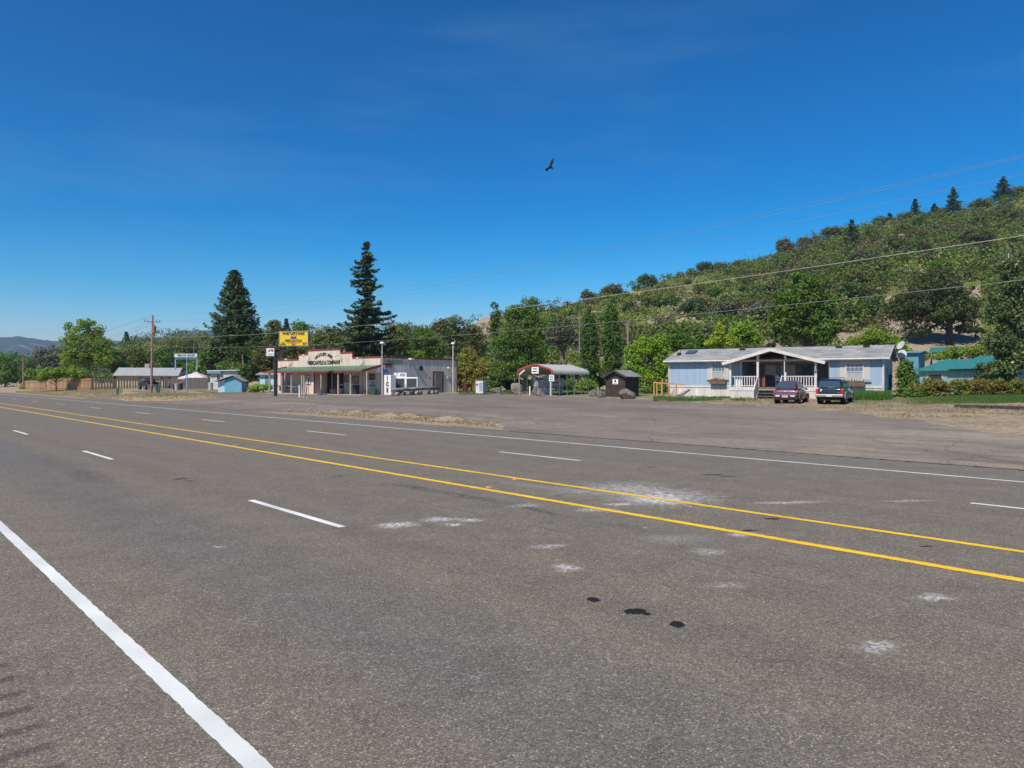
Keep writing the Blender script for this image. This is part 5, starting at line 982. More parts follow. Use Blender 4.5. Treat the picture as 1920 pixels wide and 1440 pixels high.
# dark pickup on the left, seen from behind its left side
X, Y = WX(287, 110), 110.; psi = math.radians(131); r = root('pickup_truck', 'dark pickup truck parked in front of the slatted fence behind the utility pole', 'pickup', (X + math.cos(psi)*2.4, Y + math.sin(psi)*2.4, T(X, Y)), psi)
DKB = carpaint('dark_truck_paint', (.010, .011, .015), .5); DKB.node_tree.nodes['Principled BSDF'].inputs['Coat Weight'].default_value = .15; DKB.node_tree.nodes['Principled BSDF'].inputs['Metallic'].default_value = 0; W = 1.95
loft([body_ring(*q) for q in [(-2.7, .6, 1.10, .92, .90), (-1.0, .5, 1.15, .96, .92), (1.2, .5, 1.18, .96, .90), (2.3, .55, 1.12, .94, .82), (2.75, .65, 1.0, .84, .74)]]).build('body', DKB, r, True, sub=1)
loft([top_ring(*q) for q in [(-.75, 1.1, 1.30, .86, .78), (-.6, 1.1, 1.80, .86, .72), (.6, 1.1, 1.84, .86, .72), (1.0, 1.1, 1.62, .86, .72), (1.55, 1.1, 1.22, .84, .74)]]).build('cab', DKB, r, True, sub=1)
MB().box(-2.6, -.85, -.78, .78, 1.12, 1.165).build('bed_cover', SHADE, r); pane('rear_window', [(-.74, .62, 1.28), (-.74, -.62, 1.28), (-.64, -.6, 1.68), (-.64, .6, 1.68)], r, (-1, 0, .2))
for sg in (-1, 1): pane('side_window', [(-.5, sg*.87, 1.22), (1.1, sg*.87, 1.22), (.8, sg*.77, 1.66), (-.45, sg*.76, 1.68)], r, (0, sg, 0)); MB().box(-2.74, -2.55, sg*.86 - .09, sg*.86 + .09, .82, 1.12).build('tail_light', REDL, r)
MB().box(-2.85, -2.65, -.92, .92, .58, .76).build('bumper', CHROME, r, bevel=.03); wheels(r, (-1.7, 1.75), W, .4)
# ---------------------------------------------------------------- houses, fences and yard things on the left
CRH = siding('cream_house_siding', (.62, .52, .33), .3, .85); SL_R = paint('slate_blue_roof', (.33, .34, .35), .8, .18, 1.2)
r, fr, L_, ze_, zr_ = gable('cream_house', 'low cream house with a grey blue gable roof behind the slatted fence', 218, 330, 133, 136, 689.5, 704, 728, 9, CRH, SL_R, .5)
MB().box(L_*.40, L_*.40 + .8, 4, 4.7, zr_ - .4, zr_ + .75).build('chimney', paint('chimney_grey', (.4, .38, .36), .8), r); MB().bar((-.53, -.5, ze_ - .05), (-.53, 4.5, zr_ - .08), .05, .25).bar((-.53, 9.5, ze_ - .05), (-.53, 4.5, zr_ - .08), .05, .25).build('bargeboard', paint('tan_barge', (.38, .25, .12), .7), r)
for u0, u1 in ((260, 268), (300, 306), (314, 320)): MB().box(fr.x(u0), fr.x(u1), -.06, -.003, ze_ - .8, ze_ - .3).build('window', GLS, r)
def plank_fence(name, lb, pts, h, w, gap, mat, seed, jit=.02, rails=True):
    X0, Y0 = pts[0]; z0 = T(X0, Y0); r = root(name, lb, 'fence', (X0, Y0, z0)); m_ = MB(); rl = MB(); rg = random.Random(seed); ps = MB()
    for (xa_, ya_), (xb_, yb_) in zip(pts[:-1], pts[1:]):
        Ln = math.hypot(xb_-xa_, yb_-ya_); n_ = max(1, int(Ln/(w+gap))); dx, dy = (xb_-xa_)/Ln, (yb_-ya_)/Ln
        hh = [h[0], h[1]]
        for k in range(n_):
            t = (k + .5)/n_; x, y = xa_ + (xb_-xa_)*t, ya_ + (yb_-ya_)*t; z = T(x, y) - z0; hz = h[0] + rg.uniform(-jit, jit); o_ = rg.uniform(-.008, .008)
            a = Vector((x - X0 - dx*w/2, y - Y0 - dy*w/2, 0)); b = Vector((x - X0 + dx*w/2, y - Y0 + dy*w/2, 0)); nn = Vector((-dy, dx, 0))*.012
            a += nn*o_*20; b += nn*o_*20
            m_.add([a - nn + Vector((0,0,z-.1)), b - nn + Vector((0,0,z-.1)), b + nn + Vector((0,0,z-.1)), a + nn + Vector((0,0,z-.1)), a - nn + Vector((0,0,z+hz)), b - nn + Vector((0,0,z+hz)), b + nn + Vector((0,0,z+hz)), a + nn + Vector((0,0,z+hz))], [(0,3,2,1),(4,5,6,7),(0,1,5,4),(1,2,6,5),(2,3,7,6),(3,0,4,7)])
        za, zb = T(xa_, ya_) - z0, T(xb_, yb_) - z0
        for q in (.35, h[0] - .3): rl.bar((xa_ - X0 - dy*.05, ya_ - Y0 + dx*.05, za + q), (xb_ - X0 - dy*.05, yb_ - Y0 + dx*.05, zb + q), .05, .09)
    m_.build('planks', mat, r); rl.build('rails', mat, r)
    for i in range(len(pts)): x, y = pts[i]; MB().box(x - X0 - .06, x - X0 + .06, y - Y0 + .02, y - Y0 + .14, T(x, y) - z0 - .1, T(x, y) - z0 + h[0] + .05).build('post', mat, r)
    return r
CED = siding('cedar_planks', (.44, .25, .12), .15, .6, var=.3, streak=(.24, .15, .09)); DKF = siding('dark_planks', (.13, .085, .05), .15, .6, var=.3); GRF = siding('grey_planks', (.13, .105, .095), .15, .6, var=.25, streak=(.2, .17, .15))
W2 = lambda u, Y: (WX(u, Y), Y)
plank_fence('cedar_fence', 'tall reddish cedar board fence stepping down the bank on the left', [W2(170, 119), W2(142, 123), W2(118, 127), W2(92, 130)], (1.95, 0), .14, .004, CED, 1)
plank_fence('cedar_fence', 'lower cedar board fence beyond the dark gap at the far left', [W2(86, 133), W2(48, 140)], (1.75, 0), .14, .004, CED, 2)
plank_fence('slatted_fence', 'dark brown open board fence in front of the cream house', [W2(172, 119), W2(215, 120), W2(262, 121), W2(309, 122)], (1.75, 0), .26, .14, DKF, 3, .04)
plank_fence('grey_fence', 'dark weathered board fence running from the slatted fence to the gazebo', [W2(311, 123), W2(350, 122)], (1.6, 0), .14, .006, GRF, 4, .04)
plank_fence('grey_fence', 'brown grey board fence panel under the pale gazebo roof', [W2(347, 112), W2(391, 111)], (1.75, 0), .16, .006, GRF, 5, .03)
# gazebo
X, Y = WX(368, 120), 120.; zg = T(X, Y); r = root('gazebo', 'pale pink fabric gazebo roof standing behind the grey fence', 'gazebo', (X, Y, zg)); ze_, zp_ = WZ(708.5, Y) - zg, WZ(699.5, Y) - zg; FAB = paint('gazebo_fabric', (.58, .52, .53), .8, .08)
w_ = 2.15; V = [(-w_, -w_, ze_), (w_, -w_, ze_), (w_, w_, ze_), (-w_, w_, ze_)]; t_ = .35; V2 = [(-t_, -t_, zp_), (t_, -t_, zp_), (t_, t_, zp_), (-t_, t_, zp_)]
mm = MB().add(V + V2 + [(p[0], p[1], p[2] - .22) for p in V], [(0,1,5,4),(1,2,6,5),(2,3,7,6),(3,0,4,7),(0,8,9,1),(1,9,10,2),(2,10,11,3),(3,11,8,0),(4,5,6,7)]); mm.build('canopy', FAB, r)
MB().add([(-.45, -.45, zp_ + .04), (.45, -.45, zp_ + .04), (.45, .45, zp_ + .04), (-.45, .45, zp_ + .04), (0, 0, zp_ + .25)], [(0,1,4),(1,2,4),(2,3,4),(3,0,4),(0,3,2,1)]).build('vent_cap', FAB, r)
[MB().tube([(x*2.0, y*2.0, -.1), (x*2.0, y*2.0, ze_)], .04, 8).build('post', BLK, r) for x in (-1, 1) for y in (-1, 1)]
# white and pale green caravan-like home
WGR = siding('pale_trailer', (.50, .55, .50), .3, .88); fr = Fr(WX(394, 108), 108, math.radians(4)); z_ = T(fr.X, fr.Y); L_ = WX(462, 110) - WX(394, 108)
r = root('trailer_home', 'white flat roofed trailer home with a blue edge behind the little blue shed', 'trailer', (fr.X, fr.Y, z_), fr.a); hh = WZ(696, 108) - z_
MB().box(0, L_, 0, 3.2, .3, hh).build('body', WGR, r); MB().slab([(-.35, -.4, hh + .1), (L_ + .2, -.4, hh + .22), (L_ + .2, 3.5, hh + .22), (-.35, 3.5, hh + .1)], .1).build('roof', white, r); MB().box(-.3, L_*.35, -.42, -.05, hh - .35, hh - .0).build('awning', paint('trailer_blue', (.16, .28, .38), .6), r)
a_ = MB().box(.9, 1.55, -.05, -.003, hh - 1.4, hh - .5).build('window', TRIMW, r); MB().box(.98, 1.47, -.06, -.051, hh - 1.3, hh - .6).build('pane', GLS, a_); MB().box(.05, 2.4, -.3, -.003, .0, .95).build('step_box', TRIMW, r); MB().box(0, L_, .05, 3.1, -.2, .297).build('skirting', TRIMW, r)
# little blue shed
SKY = paint('sky_blue_paint', (.13, .36, .50), .7, .12, 1, dirt=(.2, .32, .38)); SKY2 = paint('pale_blue_paint', (.42, .62, .74), .7, .12)
fr = Fr(WX(421, 97), 97, math.radians(8)); z_ = T(fr.X, fr.Y); r = root('blue_shed', 'small sky blue shed with a tan gable roof in front of the trailer', 'shed', (fr.X, fr.Y, z_), fr.a)
Wd = WX(457, 98) - WX(421, 97); ze_ = WZ(713.5, 97) - z_; zp_ = WZ(704.5, 97) - z_ 
MB().prism([(0, -.2), (Wd, -.2), (Wd, ze_), (Wd/2, zp_ - .05), (0, ze_)], 0, 2.6).build('walls', SKY, r)
MB().box(-.9, -.003, .15, 1.5, -.2, ze_ - .05).build('side_wing', SKY2, r)
TNR = paint('tan_shingle', (.30, .27, .25), .85, .3, 3); MB().slab([(-1.3, -.35, ze_ - .12), (Wd/2, -.35, zp_ + .08), (Wd/2, 2.9, zp_ + .08), (-1.3, 2.9, ze_ - .12)], .06).slab([(Wd/2 + .003, -.35, zp_ + .08), (Wd + .35, -.35, ze_ - .1), (Wd + .35, 2.9, ze_ - .1), (Wd/2 + .003, 2.9, zp_ + .08)], .06).build('roof', TNR, r)
# blue house behind the pole sign
fr = Fr(WX(487, 102), 102, math.radians(2)); z_ = T(fr.X, fr.Y); r = root('blue_cottage', 'pale blue cottage with a tan roof half hidden by the store porch', 'house', (fr.X, fr.Y, z_), fr.a); hh = WZ(702, 102) - z_; L_ = WX(520, 102) - WX(487, 102)
MB().box(0, L_, 0, 4, -.2, hh).build('walls', SKY2, r); MB().slab([(-.5, -.4, hh), (L_ + .3, -.4, hh), (L_ + .3, 2, hh + .5), (-.2, 2, hh + .5)], .1).slab([(L_+.3, 4.4, hh), (-.5, 4.4, hh), (-.2, 2.003, hh + .5), (L_ + .3, 2.003, hh + .5)], .1).build('roof', TNR, r); MB().box(.75, 1.35, -.05, -.003, .2, hh - .3).build('door', paint('grey_door', (.18, .2, .22), .6), r); MB().box(1.4, 1.48, -.06, -.003, -.1, hh).build('corner_board', white, r)
# bins
def bin_(u, v, h, rr, mat, lb, lid=None):
    X, Y, z = G(u, v); return drum('wheelie_bin', lb, 'bin', X, Y, z, rr, h, mat, lid, 0, True, 'bins on the drive')
bin_(296.5, 736.5, .98, .27, paint('green_bin', (.16, .36, .22), .6), 'pale green round bin beside the tall utility pole'); bin_(331, 731.5, .85, .26, paint('grey_bin', (.38, .42, .48), .6), 'light grey bin on the drive between two dark bins')
bin_(338, 730.5, .95, .36, paint('maroon_bin', (.05, .02, .025), .6), 'wide black bin with a pink lid on the drive', paint('pink_lid', (.40, .18, .18), .6)); bin_(326.5, 731, .7, .2, BLK, 'small black bin hidden behind the light grey bin'); bin_(395, 731, 1.0, .35, paint('pale_can', (.42, .43, .40), .7), 'pale upright can by the steps of the trailer')
# rental sign on a blue post
X, Y, z = G(350.5, 739.5); r = root('rental_sign', 'long white board sign on a thin blue post over the dry grass island', 'sign', (X, Y, z)); B2 = paint('post_blue', (.16, .34, .46), .6, .3, 3); zz = lambda v: WZ(v, Y) - z; xx = lambda u: WX(u, Y) - X
MB().tube([(0, 0, -.2), (0, 0, zz(670))], .075, 8).build('post', B2, r); MB().box(xx(339), xx(357), -.05, .05, zz(700.5), zz(698.8)).build('cross_rail', paint('rail_blue', (.06, .09, .14), .6), r)
for u in (329.0, 369.5): MB().box(xx(u) - .07, xx(u) + .07, -.05, .05, zz(694), zz(674)).build('side_post', B2, r)
MB().box(xx(328), xx(371), -.02, .02, zz(673.5), zz(672.5)).build('cross_rail', B2, r); a_ = MB().box(xx(327.5), xx(370), -.08, -.02, zz(670), zz(663.2)).build('board', paint('board_white', (.55, .58, .62), .6, .1), r); hh = zz(663.2) - zz(670)
text('lettering', 'RENTAL EQUIP', hh*.8, paint('grey_ink', (.10, .12, .18), .6), a_, ((xx(370) + xx(327.5))/2 + .05, -.09, (zz(663.2)+zz(670))/2), bold=.03, sx=(xx(370)-xx(327.5))*.9/(hh*.8*8.0))
# little green marker
X, Y, z = G(220.5, 749); r = root('marker_post', 'small dark green marker sign on a thin post at the tip of the dry grass', 'marker', (X, Y, z)); MB().tube([(0, 0, -.1), (0, 0, .6)], .03, 6).build('post', paint('marker_green', (.01, .10, .08), .6), r); MB().box(-.13, .13, -.03, .03, .6, 1.3).build('plate', paint('marker_green', (0, 0, 0)), r)
# ---------------------------------------------------------------- utility poles and wires
POLE = paint('creosote_pole', (.30, .21, .16), .85, .35, 2, bump=.4, dirt=(.11, .08, .065)); WIRE = paint('wire_metal', (.22, .22, .23), .5); WIREL = paint('wire_light', (.55, .52, .44), .6); INS = paint('insulator', (.12, .12, .13), .4)
def upole(lb, u, vb, vt, Y, rad, arms=(), extra=None, tilt=0.):
    X = WX(u, Y); z = T(X, Y); h = WZ(vt, Y) - z; r = root('utility_pole', lb, 'utility pole', (X, Y, z), 0, 'utility poles'); r.rotation_euler = (0, tilt, 0)
    MB().tube([(0, 0, -.3), (0, 0, h*.5), (0, 0, h)], [rad, rad*.85, rad*.65], 12).build('pole', POLE, r)
    for v, hl, an in arms:
        za = WZ(v, Y) - z; d = Vector((math.cos(an), math.sin(an), 0))*hl; a_ = MB().bar(Vector((0, -.12, za)) - d, Vector((0, -.12, za)) + d, .1, .12).build('crossarm', POLE, r)
        for q in (-.95, -.55, .55, .95): p = Vector((0, -.12, za)) + d*q; MB().tube([p + Vector((0, 0, .06)), p + Vector((0, 0, .3))], [.04, .05], 8).build('insulator', INS, a_)
    return r, X, Y, z, h
r, PX, PY, Pz, Ph = upole('tall grey utility pole with a rusty transformer beside the pale green bin', 283.5, 738.5, 592.5, 97, .17, ((603.5, 1.0, .2), (648.5, .45, .2)), tilt=.02)
MB().tube([(.3, -.1, WZ(624, PY) - Pz), (.3, -.1, WZ(611.5, PY) - Pz)], .24, 14).build('transformer', paint('rust_transformer', (.30, .10, .06), .7, .4, 3), r); MB().tube([(.3, -.1, WZ(611.5, PY) - Pz), (.3, -.1, WZ(609, PY) - Pz)], .06, 8).build('bushing', INS, r)
MB().tube([(0, 0, Ph), (0, 0, Ph + .15)], .06, 8).build('top_insulator', INS, r)
upole('far utility pole standing against the dark trees at the far left', 43.5, 722, 665, 168, .17, ((673, 1.1, .5), (688, .7, .5)))
r, *_ = upole('bare wooden pole rising directly behind the brown shed', 1177.3, 735, 603, 92, .21); 
r, *_ = upole('thin leaning grey pole beside the trailer home', 461, 728, 664.5, 104, .10, tilt=-.10)
upole('slim pole behind the rental sign against the trees', 362, 725, 644, 140, .10, tilt=.02)
r, *_ = upole('small pole with a crossarm on the slope above the blue home', 1586.5, 640, 602, 150, .15, ((606, 1.0, .1),))
MB().box(.4, .9, -.2, .2, WZ(627, 150) - _[2], WZ(615, 150) - _[2]).build('white_box', white, r)
sP, DP = toSD(PX, PY)
def wire(name, lb, D, px, rad, mat, s1=-30, start=None, cat='cable'):
    pts = []      # (s, z) from photo points on the vertical plane at distance D
    for u, v in px:
        q = (u - 960)/F; s = D*(CA - q*SA)/(SA + q*CA) if True else 0
        # X=-s*SA+D*CA, Y=s*CA+D*SA, X=qY
        s = D*(CA - q*SA)/(SA + q*CA); X_, Y_ = sD(s, D); pts.append((s, WZ(v, Y_)))
    if start: pts.insert(0, start)
    S_ = np.array([p[0] for p in pts]); Z_ = np.array([p[1] for p in pts]); co = np.polyfit(S_, Z_, 2) if len(pts) > 2 else np.polyfit(S_, Z_, 1)
    ss = np.linspace(S_.max(), s1, 70); P_ = [(*sD(s, D), float(np.polyval(co, s))) for s in ss]
    return tag(MB().tube(P_, rad, 5).build(name, mat), lb, cat, 'overhead lines along the road')
wire('power_line', 'topmost thin power line crossing the sky from the tall utility pole', DP, [(290, 591), (640, 557), (960, 498), (1400, 406), (1920, 292)], .007, WIRE)
wire('power_line', 'second thin power line just below the topmost, joining it at the right', DP + .8, [(293, 602), (640, 568), (960, 505), (1400, 411), (1920, 298)], .007, WIRE)
wire('power_line', 'third thin power line, lowest of the high trio', DP - .8, [(296, 605), (640, 575), (960, 516), (1400, 432), (1920, 330)], .006, WIRE)
wire('telephone_cable', 'pale overhead cable slanting across the wooded hill above the blue home', DP + .2, [(286, 632), (500, 624), (740, 607), (960, 579), (1200, 543), (1560, 495), (1920, 443)], .009, WIREL)
wire('telephone_cable', 'lower thick overhead cable passing in front of the bare wooden pole top', DP - .2, [(286, 649), (700, 641), (960, 618), (1200, 600), (1440, 576), (1680, 550), (1920, 525)], .012, WIRE)
def span(name, lb, a, b, sag, rad, mat): 
    a = Vector(a); b = Vector(b); return tag(MB().tube([a.lerp(b, t) - Vector((0, 0, sag*4*t*(1-t))) for t in np.linspace(0, 1, 20)], rad, 5).build(name, mat), lb, 'cable', 'wires behind the houses')
for k, (v0, v1) in enumerate(((592, 660), (603, 673), (606, 674))): span('power_line', ('upper', 'middle', 'lowest')[k] + ' power line dropping left from the tall utility pole to the far pole', (PX, PY + k*.5, WZ(v0, PY)), (WX(43.5 + 3*k - 3, 168), 168, WZ(v1 + 4, 168)), .5, .016, WIRE)
span('power_line', 'thin line running right from the small pole on the slope above the blue home', (WX(1588, 150), 150, WZ(604, 150)), (WX(1960, 140), 140, WZ(612, 140)), .6, .02, WIREL)
# soaring bird
BY = 62.; bx_, bz_ = WX(1031, BY), WZ(311, BY); r = root('soaring_bird', 'black broad winged vulture soaring high in the blue sky', 'bird', (bx_, BY, bz_)); FEA = paint('black_feathers', (.012, .010, .009), .8)
k = BY / F
def pp(u, v, dy=0): return ((u - 1031)*k, dy, (311 - v)*k)
Vt = [pp(1026.5, 315.5, .1), pp(1029, 312, .05), pp(1031, 306, -.05), pp(1034, 301.5, -.3), pp(1037.3, 299, -.45), pp(1037.6, 302, -.42), pp(1036.6, 307, -.2), pp(1034.4, 311.5, 0), pp(1034, 313.2, .05), pp(1038.0, 313.6, .5), pp(1037.2, 315.2, .5), pp(1032.5, 314.6, .05), pp(1029, 316.3, .2), pp(1026, 318, .45), pp(1023, 316.6, .5), pp(1022.6, 315.6, .45), pp(1024.5, 314.3, .25)]
mc = (0.02, -.02, -.10); n_ = len(Vt); up = [(x*1., y - .05, z) for x, y, z in Vt]
bb = MB(); bb.add(Vt + [(x, y + .03, z + .01) for x, y, z in Vt] + [(mc[0], mc[1] - .16, mc[2]), (mc[0], mc[1] + .16, mc[2])], [(i, (i+1) % n_, 2*n_) for i in range(n_)] + [((i+1) % n_ + n_, i + n_, 2*n_+1) for i in range(n_)] + [(i, i+n_, (i+1) % n_ + n_, (i+1) % n_) for i in range(n_)]); bb.build('wings', FEA, r)
MB().tube([(-.26, -.06, -.22), (-.18, -.06, -.17), (0, -.05, -.10), (.14, 0, -.14), (.24, .1, -.13)], [.02, .04, .085, .07, .02], 10).build('body', FEA, r, True)
# ---------------------------------------------------------------- vegetation
def leaves(cent, rad, n_per, size, rng, flat=.8, outc=None, aspect=.55, jit=.45):
    # cent (N,3) clump centres, rad (N,) clump radii -> quads and tints
    N_ = len(cent); idx = np.repeat(np.arange(N_), n_per); M = len(idx)
    d = rng.normal(size=(M, 3)); d /= np.linalg.norm(d, axis=1)[:, None]; rr = rng.uniform(.25, 1, M)**.5
    p = cent[idx] + d * (rad[idx] * rr)[:, None] * np.array([1, 1, flat])
    nrm = rng.normal(size=(M, 3))*jit + d*.95 + np.array([0, 0, .5]); nrm /= np.linalg.norm(nrm, axis=1)[:, None]
    t = np.cross(nrm, rng.normal(size=(M, 3))); t /= np.linalg.norm(t, axis=1)[:, None] + 1e-9; b = np.cross(nrm, t)
    s = size * rng.uniform(.55, 1.3, M); a = t * (s)[:, None]*.5; c = b * (s*aspect)[:, None]*.5
    V = np.stack([p - a, p - a*.1 + c, p + a, p - a*.1 - c], 1).reshape(-1, 3)
    tc = rng.uniform(0, 1, N_)[idx]; tint = np.clip(tc*.55 + rng.uniform(0, 1, M)*.45, 0, 1)
    return V, np.repeat(tint, 4)
def quadsof(V): return np.arange(len(V), dtype=np.int32).reshape(-1, 4)
LM = dict(
 dark=leafm('dark_leaf', (.032, .060, .012), (.11, .17, .035)), mid=leafm('mid_leaf', (.055, .11, .014), (.17, .27, .04)), light=leafm('light_leaf', (0.093, 0.168, 0.014), (0.296, 0.400, 0.040)),
 olive=leafm('olive_leaf', (.055, .078, .016), (.22, .26, .055), alt=(.13, .125, .055)), brown=leafm('brown_oak_leaf', (.055, .062, .030), (.175, .175, .085), trans=.15), yellow=leafm('yellow_green_leaf', (0.130, 0.136, 0.017), (0.444, 0.384, 0.069)),
 silver=leafm('silver_leaf', (0.037, 0.080, 0.023), (0.222, 0.272, 0.098), rough=.35), conif=leafm('needle', (.026, .050, .020), (.115, .17, .06), trans=.1), redw=leafm('redwood_needle', (.036, .066, .022), (.16, .22, .07), trans=.1),
 maple=leafm('brownish_maple_leaf', (.055, .060, .016), (.22, .20, .06), alt=(.09, .13, .03)), bright=leafm('bright_leaf', (0.111, 0.208, 0.014), (0.315, 0.480, 0.034)), lime=leafm('lime_leaf', (0.185, 0.256, 0.014), (0.481, 0.576, 0.046)), poplar=leafm('poplar_leaf', (0.028, 0.072, 0.011), (0.130, 0.224, 0.034)),
 brush=leafm('hill_brush_leaf', (.032, .062, .009), (.175, .25, .032), alt=(.12, .10, .04), trans=.15, asc=.05), bramble=leafm('bramble_leaf', (0.065, 0.096, 0.014), (0.296, 0.288, 0.046), alt=(0.222, 0.136, 0.040)))
BARK = paint('bark', (.13, .105, .085), .95, .4, 3, bump=.8); BARKP = paint('pale_bark', (.30, .27, .24), .9, .3, 2); BARKD = paint('dark_bark', (.05, .04, .033), .95, .4, 3)
def crown_pts(cr, Y, rng, dens, rc):
    """clump centres on and inside ellipsoids given as photo (u, v, ru, rv) at distance Y"""
    P = []; 
    for c in cr:
        u, v, ru, rv = c[:4]; dy = c[4] if len(c) > 4 else 0; Yc = Y + dy; a, h = ru*Yc/F, rv*Yc/F; cx, cz = WX(u, Yc), WZ(v, Yc)
        area = a*a*2 + 2*a*h; n_ = max(3, int(dens * area / (rc*rc))); d = rng.normal(size=(n_, 3)); d /= np.linalg.norm(d, axis=1)[:, None]; r_ = rng.uniform(.45, 1.02, n_)[:, None]
        r_ = r_ * (.78 + .44*fbm(d[:, 0]*2.2 + u, d[:, 2]*2.2 + d[:, 1]*1.7 + v, 3))[:, None]
        P.append(np.array([cx, Yc, cz]) + d*r_*np.array([max(a - rc*.6, a*.4), max(a*.9 - rc*.6, a*.4), max(h - rc*.5, h*.5)]))
    return np.vstack(P)
def tree(name, lb, cat, Y, cr, lm, leaf=.3, rc=.8, dens=1.3, n=34, trunk=None, bark=None, group=None, seed=None, flat=.75, tr_r=None, limbs=True, asp=.6):
    rng = np.random.default_rng(seed if seed is not None else int(sum(c[0]*3 + c[1] for c in cr) + Y) % 99991)
    n = int(n*1.15); P = crown_pts(cr, Y, rng, dens*1.35, rc); ub = trunk if trunk is not None else sum(c[0]*c[2] for c in cr)/sum(c[2] for c in cr)
    X0 = WX(ub, Y); z0 = T(X0, Y); P[:, 2] = np.maximum(P[:, 2], terrain(P[:, 0], P[:, 1]) + rc*.5)
    rad = rc * rng.uniform(.55, 1.25, len(P)); V, ti = leaves(P, rad, n, leaf, rng, flat, aspect=asp); V -= np.array([X0, Y, z0])
    r = root(name, lb, cat, (X0, Y, z0), 0, group); npmesh('crown', V, quadsof(V), LM[lm] if isinstance(lm, str) else lm, r, ti)
    top = max(WZ(c[1], Y) + c[3]*.3*Y/F for c in cr) - z0; tr = tr_r or max(.06, top*.022); mb = MB()
    w1 = rng.uniform(-.3, .3, 2); mb.tube([(0, 0, -.3), (w1[0]*.4, w1[1]*.4, top*.35), (w1[0], w1[1], top*.7), (w1[0], w1[1], top)], [tr*1.25, tr, tr*.6, tr*.15], 8)
    if limbs:
        sel = P[rng.choice(len(P), min(len(P), 16), replace=False)] - np.array([X0, Y, z0])
        for q in sel: s_ = min(max(.15, q[2]*.5), top*.65); mid = Vector((q[0]*.45, q[1]*.45, (s_ + q[2])/2 + .1)); mb.tube([(w1[0]*.5, w1[1]*.5, s_), mid, tuple(q)], [tr*.45, tr*.28, tr*.07], 5)
    mb.build('trunk', bark or BARK, r, True); return r
def shrub(lb, Y, cr, lm, leaf=.22, rc=.5, dens=1.4, n=30, name='shrub', cat='shrub', **k): return tree(name, lb, cat, Y, cr, lm, leaf, rc, dens, n, tr_r=.05, **k)
def conifer(name, lb, cat, X, Y, h, prof, lm='conif', seed=1, levels=40, nb=7, z_lo=.1, droop=.25, upt=.25, leaf=.45, group=None, trunk_r=None, irr=.35, dens=1.0, parent_scale=1, asym=None, per=3):
    """prof: list of (height fraction, radius in metres)"""
    rng = np.random.default_rng(seed); z0 = T(X, Y); r = root(name, lb, cat, (X, Y, z0), 0, group); Vs = []; Ts = []; wood = MB(); tr = trunk_r or h*.016
    ph, pr = [p[0] for p in prof], [p[1] for p in prof]
    for i in range(levels):
        f = z_lo + (1 - z_lo) * (i + rng.uniform(0, .8)) / levels; L0 = np.interp(f, ph, pr)
        for k in range(nb):
            a = rng.uniform(0, 2*math.pi); L = L0 * rng.uniform(1 - irr, 1 + irr*.35)
            if asym: L *= asym(f, a)
            if L < .15: L = .15
            m_ = max(3, int(L*dens*5)); t = np.linspace(.12, 1, m_); dr = droop*L; z = f*h - dr*np.sin(t*math.pi*.6)*1.0 + upt*L*t**3
            p = np.stack([np.cos(a)*L*t, np.sin(a)*L*t, z], 1); wd = (.10 + .30*L*(1 - t)*t*2.2)
            for _ in range(per):
                q = p + np.stack([rng.normal(0, 1, m_)*wd*abs(math.sin(a)) , rng.normal(0, 1, m_)*wd*abs(math.cos(a)), rng.normal(-.05, .09, m_)], 1)
                dirv = np.stack([np.cos(a) + rng.normal(0, .6, m_), np.sin(a) + rng.normal(0, .6, m_), rng.normal(-.15, .35, m_)], 1); dirv /= np.linalg.norm(dirv, axis=1)[:, None]
                sd_ = np.cross(dirv, np.array([0, 0, 1.]) + rng.normal(0, .5, (m_, 3))); sd_ /= np.linalg.norm(sd_, axis=1)[:, None]
                s = leaf * rng.uniform(.6, 1.3, m_)[:, None]; A_ = dirv*s*.6; B_ = sd_*s*.2
                Vs.append(np.stack([q - A_, q + B_, q + A_, q - B_], 1).reshape(-1, 3)); Ts.append(np.repeat(np.clip(rng.uniform(0, 1, m_)*.5 + rng.uniform(0, .5), 0, 1), 4))
            if L > h*.05 and rng.uniform() < .35: wood.tube([(0, 0, f*h), tuple(p[m_//2]), tuple(p[-1])], [tr*.28, tr*.16, .01], 4)
    V = np.vstack(Vs); npmesh('crown', V, quadsof(V), LM[lm], r, np.concatenate(Ts))
    wood.tube([(0, 0, -.3), (0, 0, h*.4), (0, 0, h*.8), (0, 0, h)], [tr*1.3, tr*.9, tr*.35, .02], 8); wood.build('trunk', BARK, r, True); return r
# the two big conifers
Yc = 118; X = WX(440, Yc); z = T(X, Yc); h = WZ(505, Yc) - z
conifer('redwood_tree', 'big dense dark green redwood left of the yellow sign', 'conifer', X, Yc, h, [(0, 4.6), (.25, 4.9), (.42, 4.7), (.6, 3.4), (.75, 2.3), (.88, 1.5), (.96, .9), (1, .3)], 'redw', 4, 60, 10, .08, .12, .32, .5, irr=.34, per=5)
Yc = 101; X = WX(687, Yc); z = T(X, Yc); h = WZ(452, Yc) - z
def asy(f, a):
    r_ = 1.0
    if .60 < f < .66: r_ *= .55
    if .36 < f < .44 and math.cos(a) < -.5: r_ *= 1.45
    if .50 < f < .6 and math.cos(a) > .3: r_ *= 1.25
    if f > .6 and math.cos(a) < 0: r_ *= 1.1
    return r_
conifer('fir_tree', 'tall ragged dark fir with a pointed top behind the store', 'conifer', X, Yc, h, [(0, 3.2), (.3, 3.9), (.42, 4.4), (.52, 3.6), (.60, 2.7), (.64, 1.4), (.72, 2.2), (.82, 1.5), (.9, .9), (1, .08)], 'conif', 9, 46, 6, .1, .24, .16, .55, irr=.8, asym=asy, per=7)
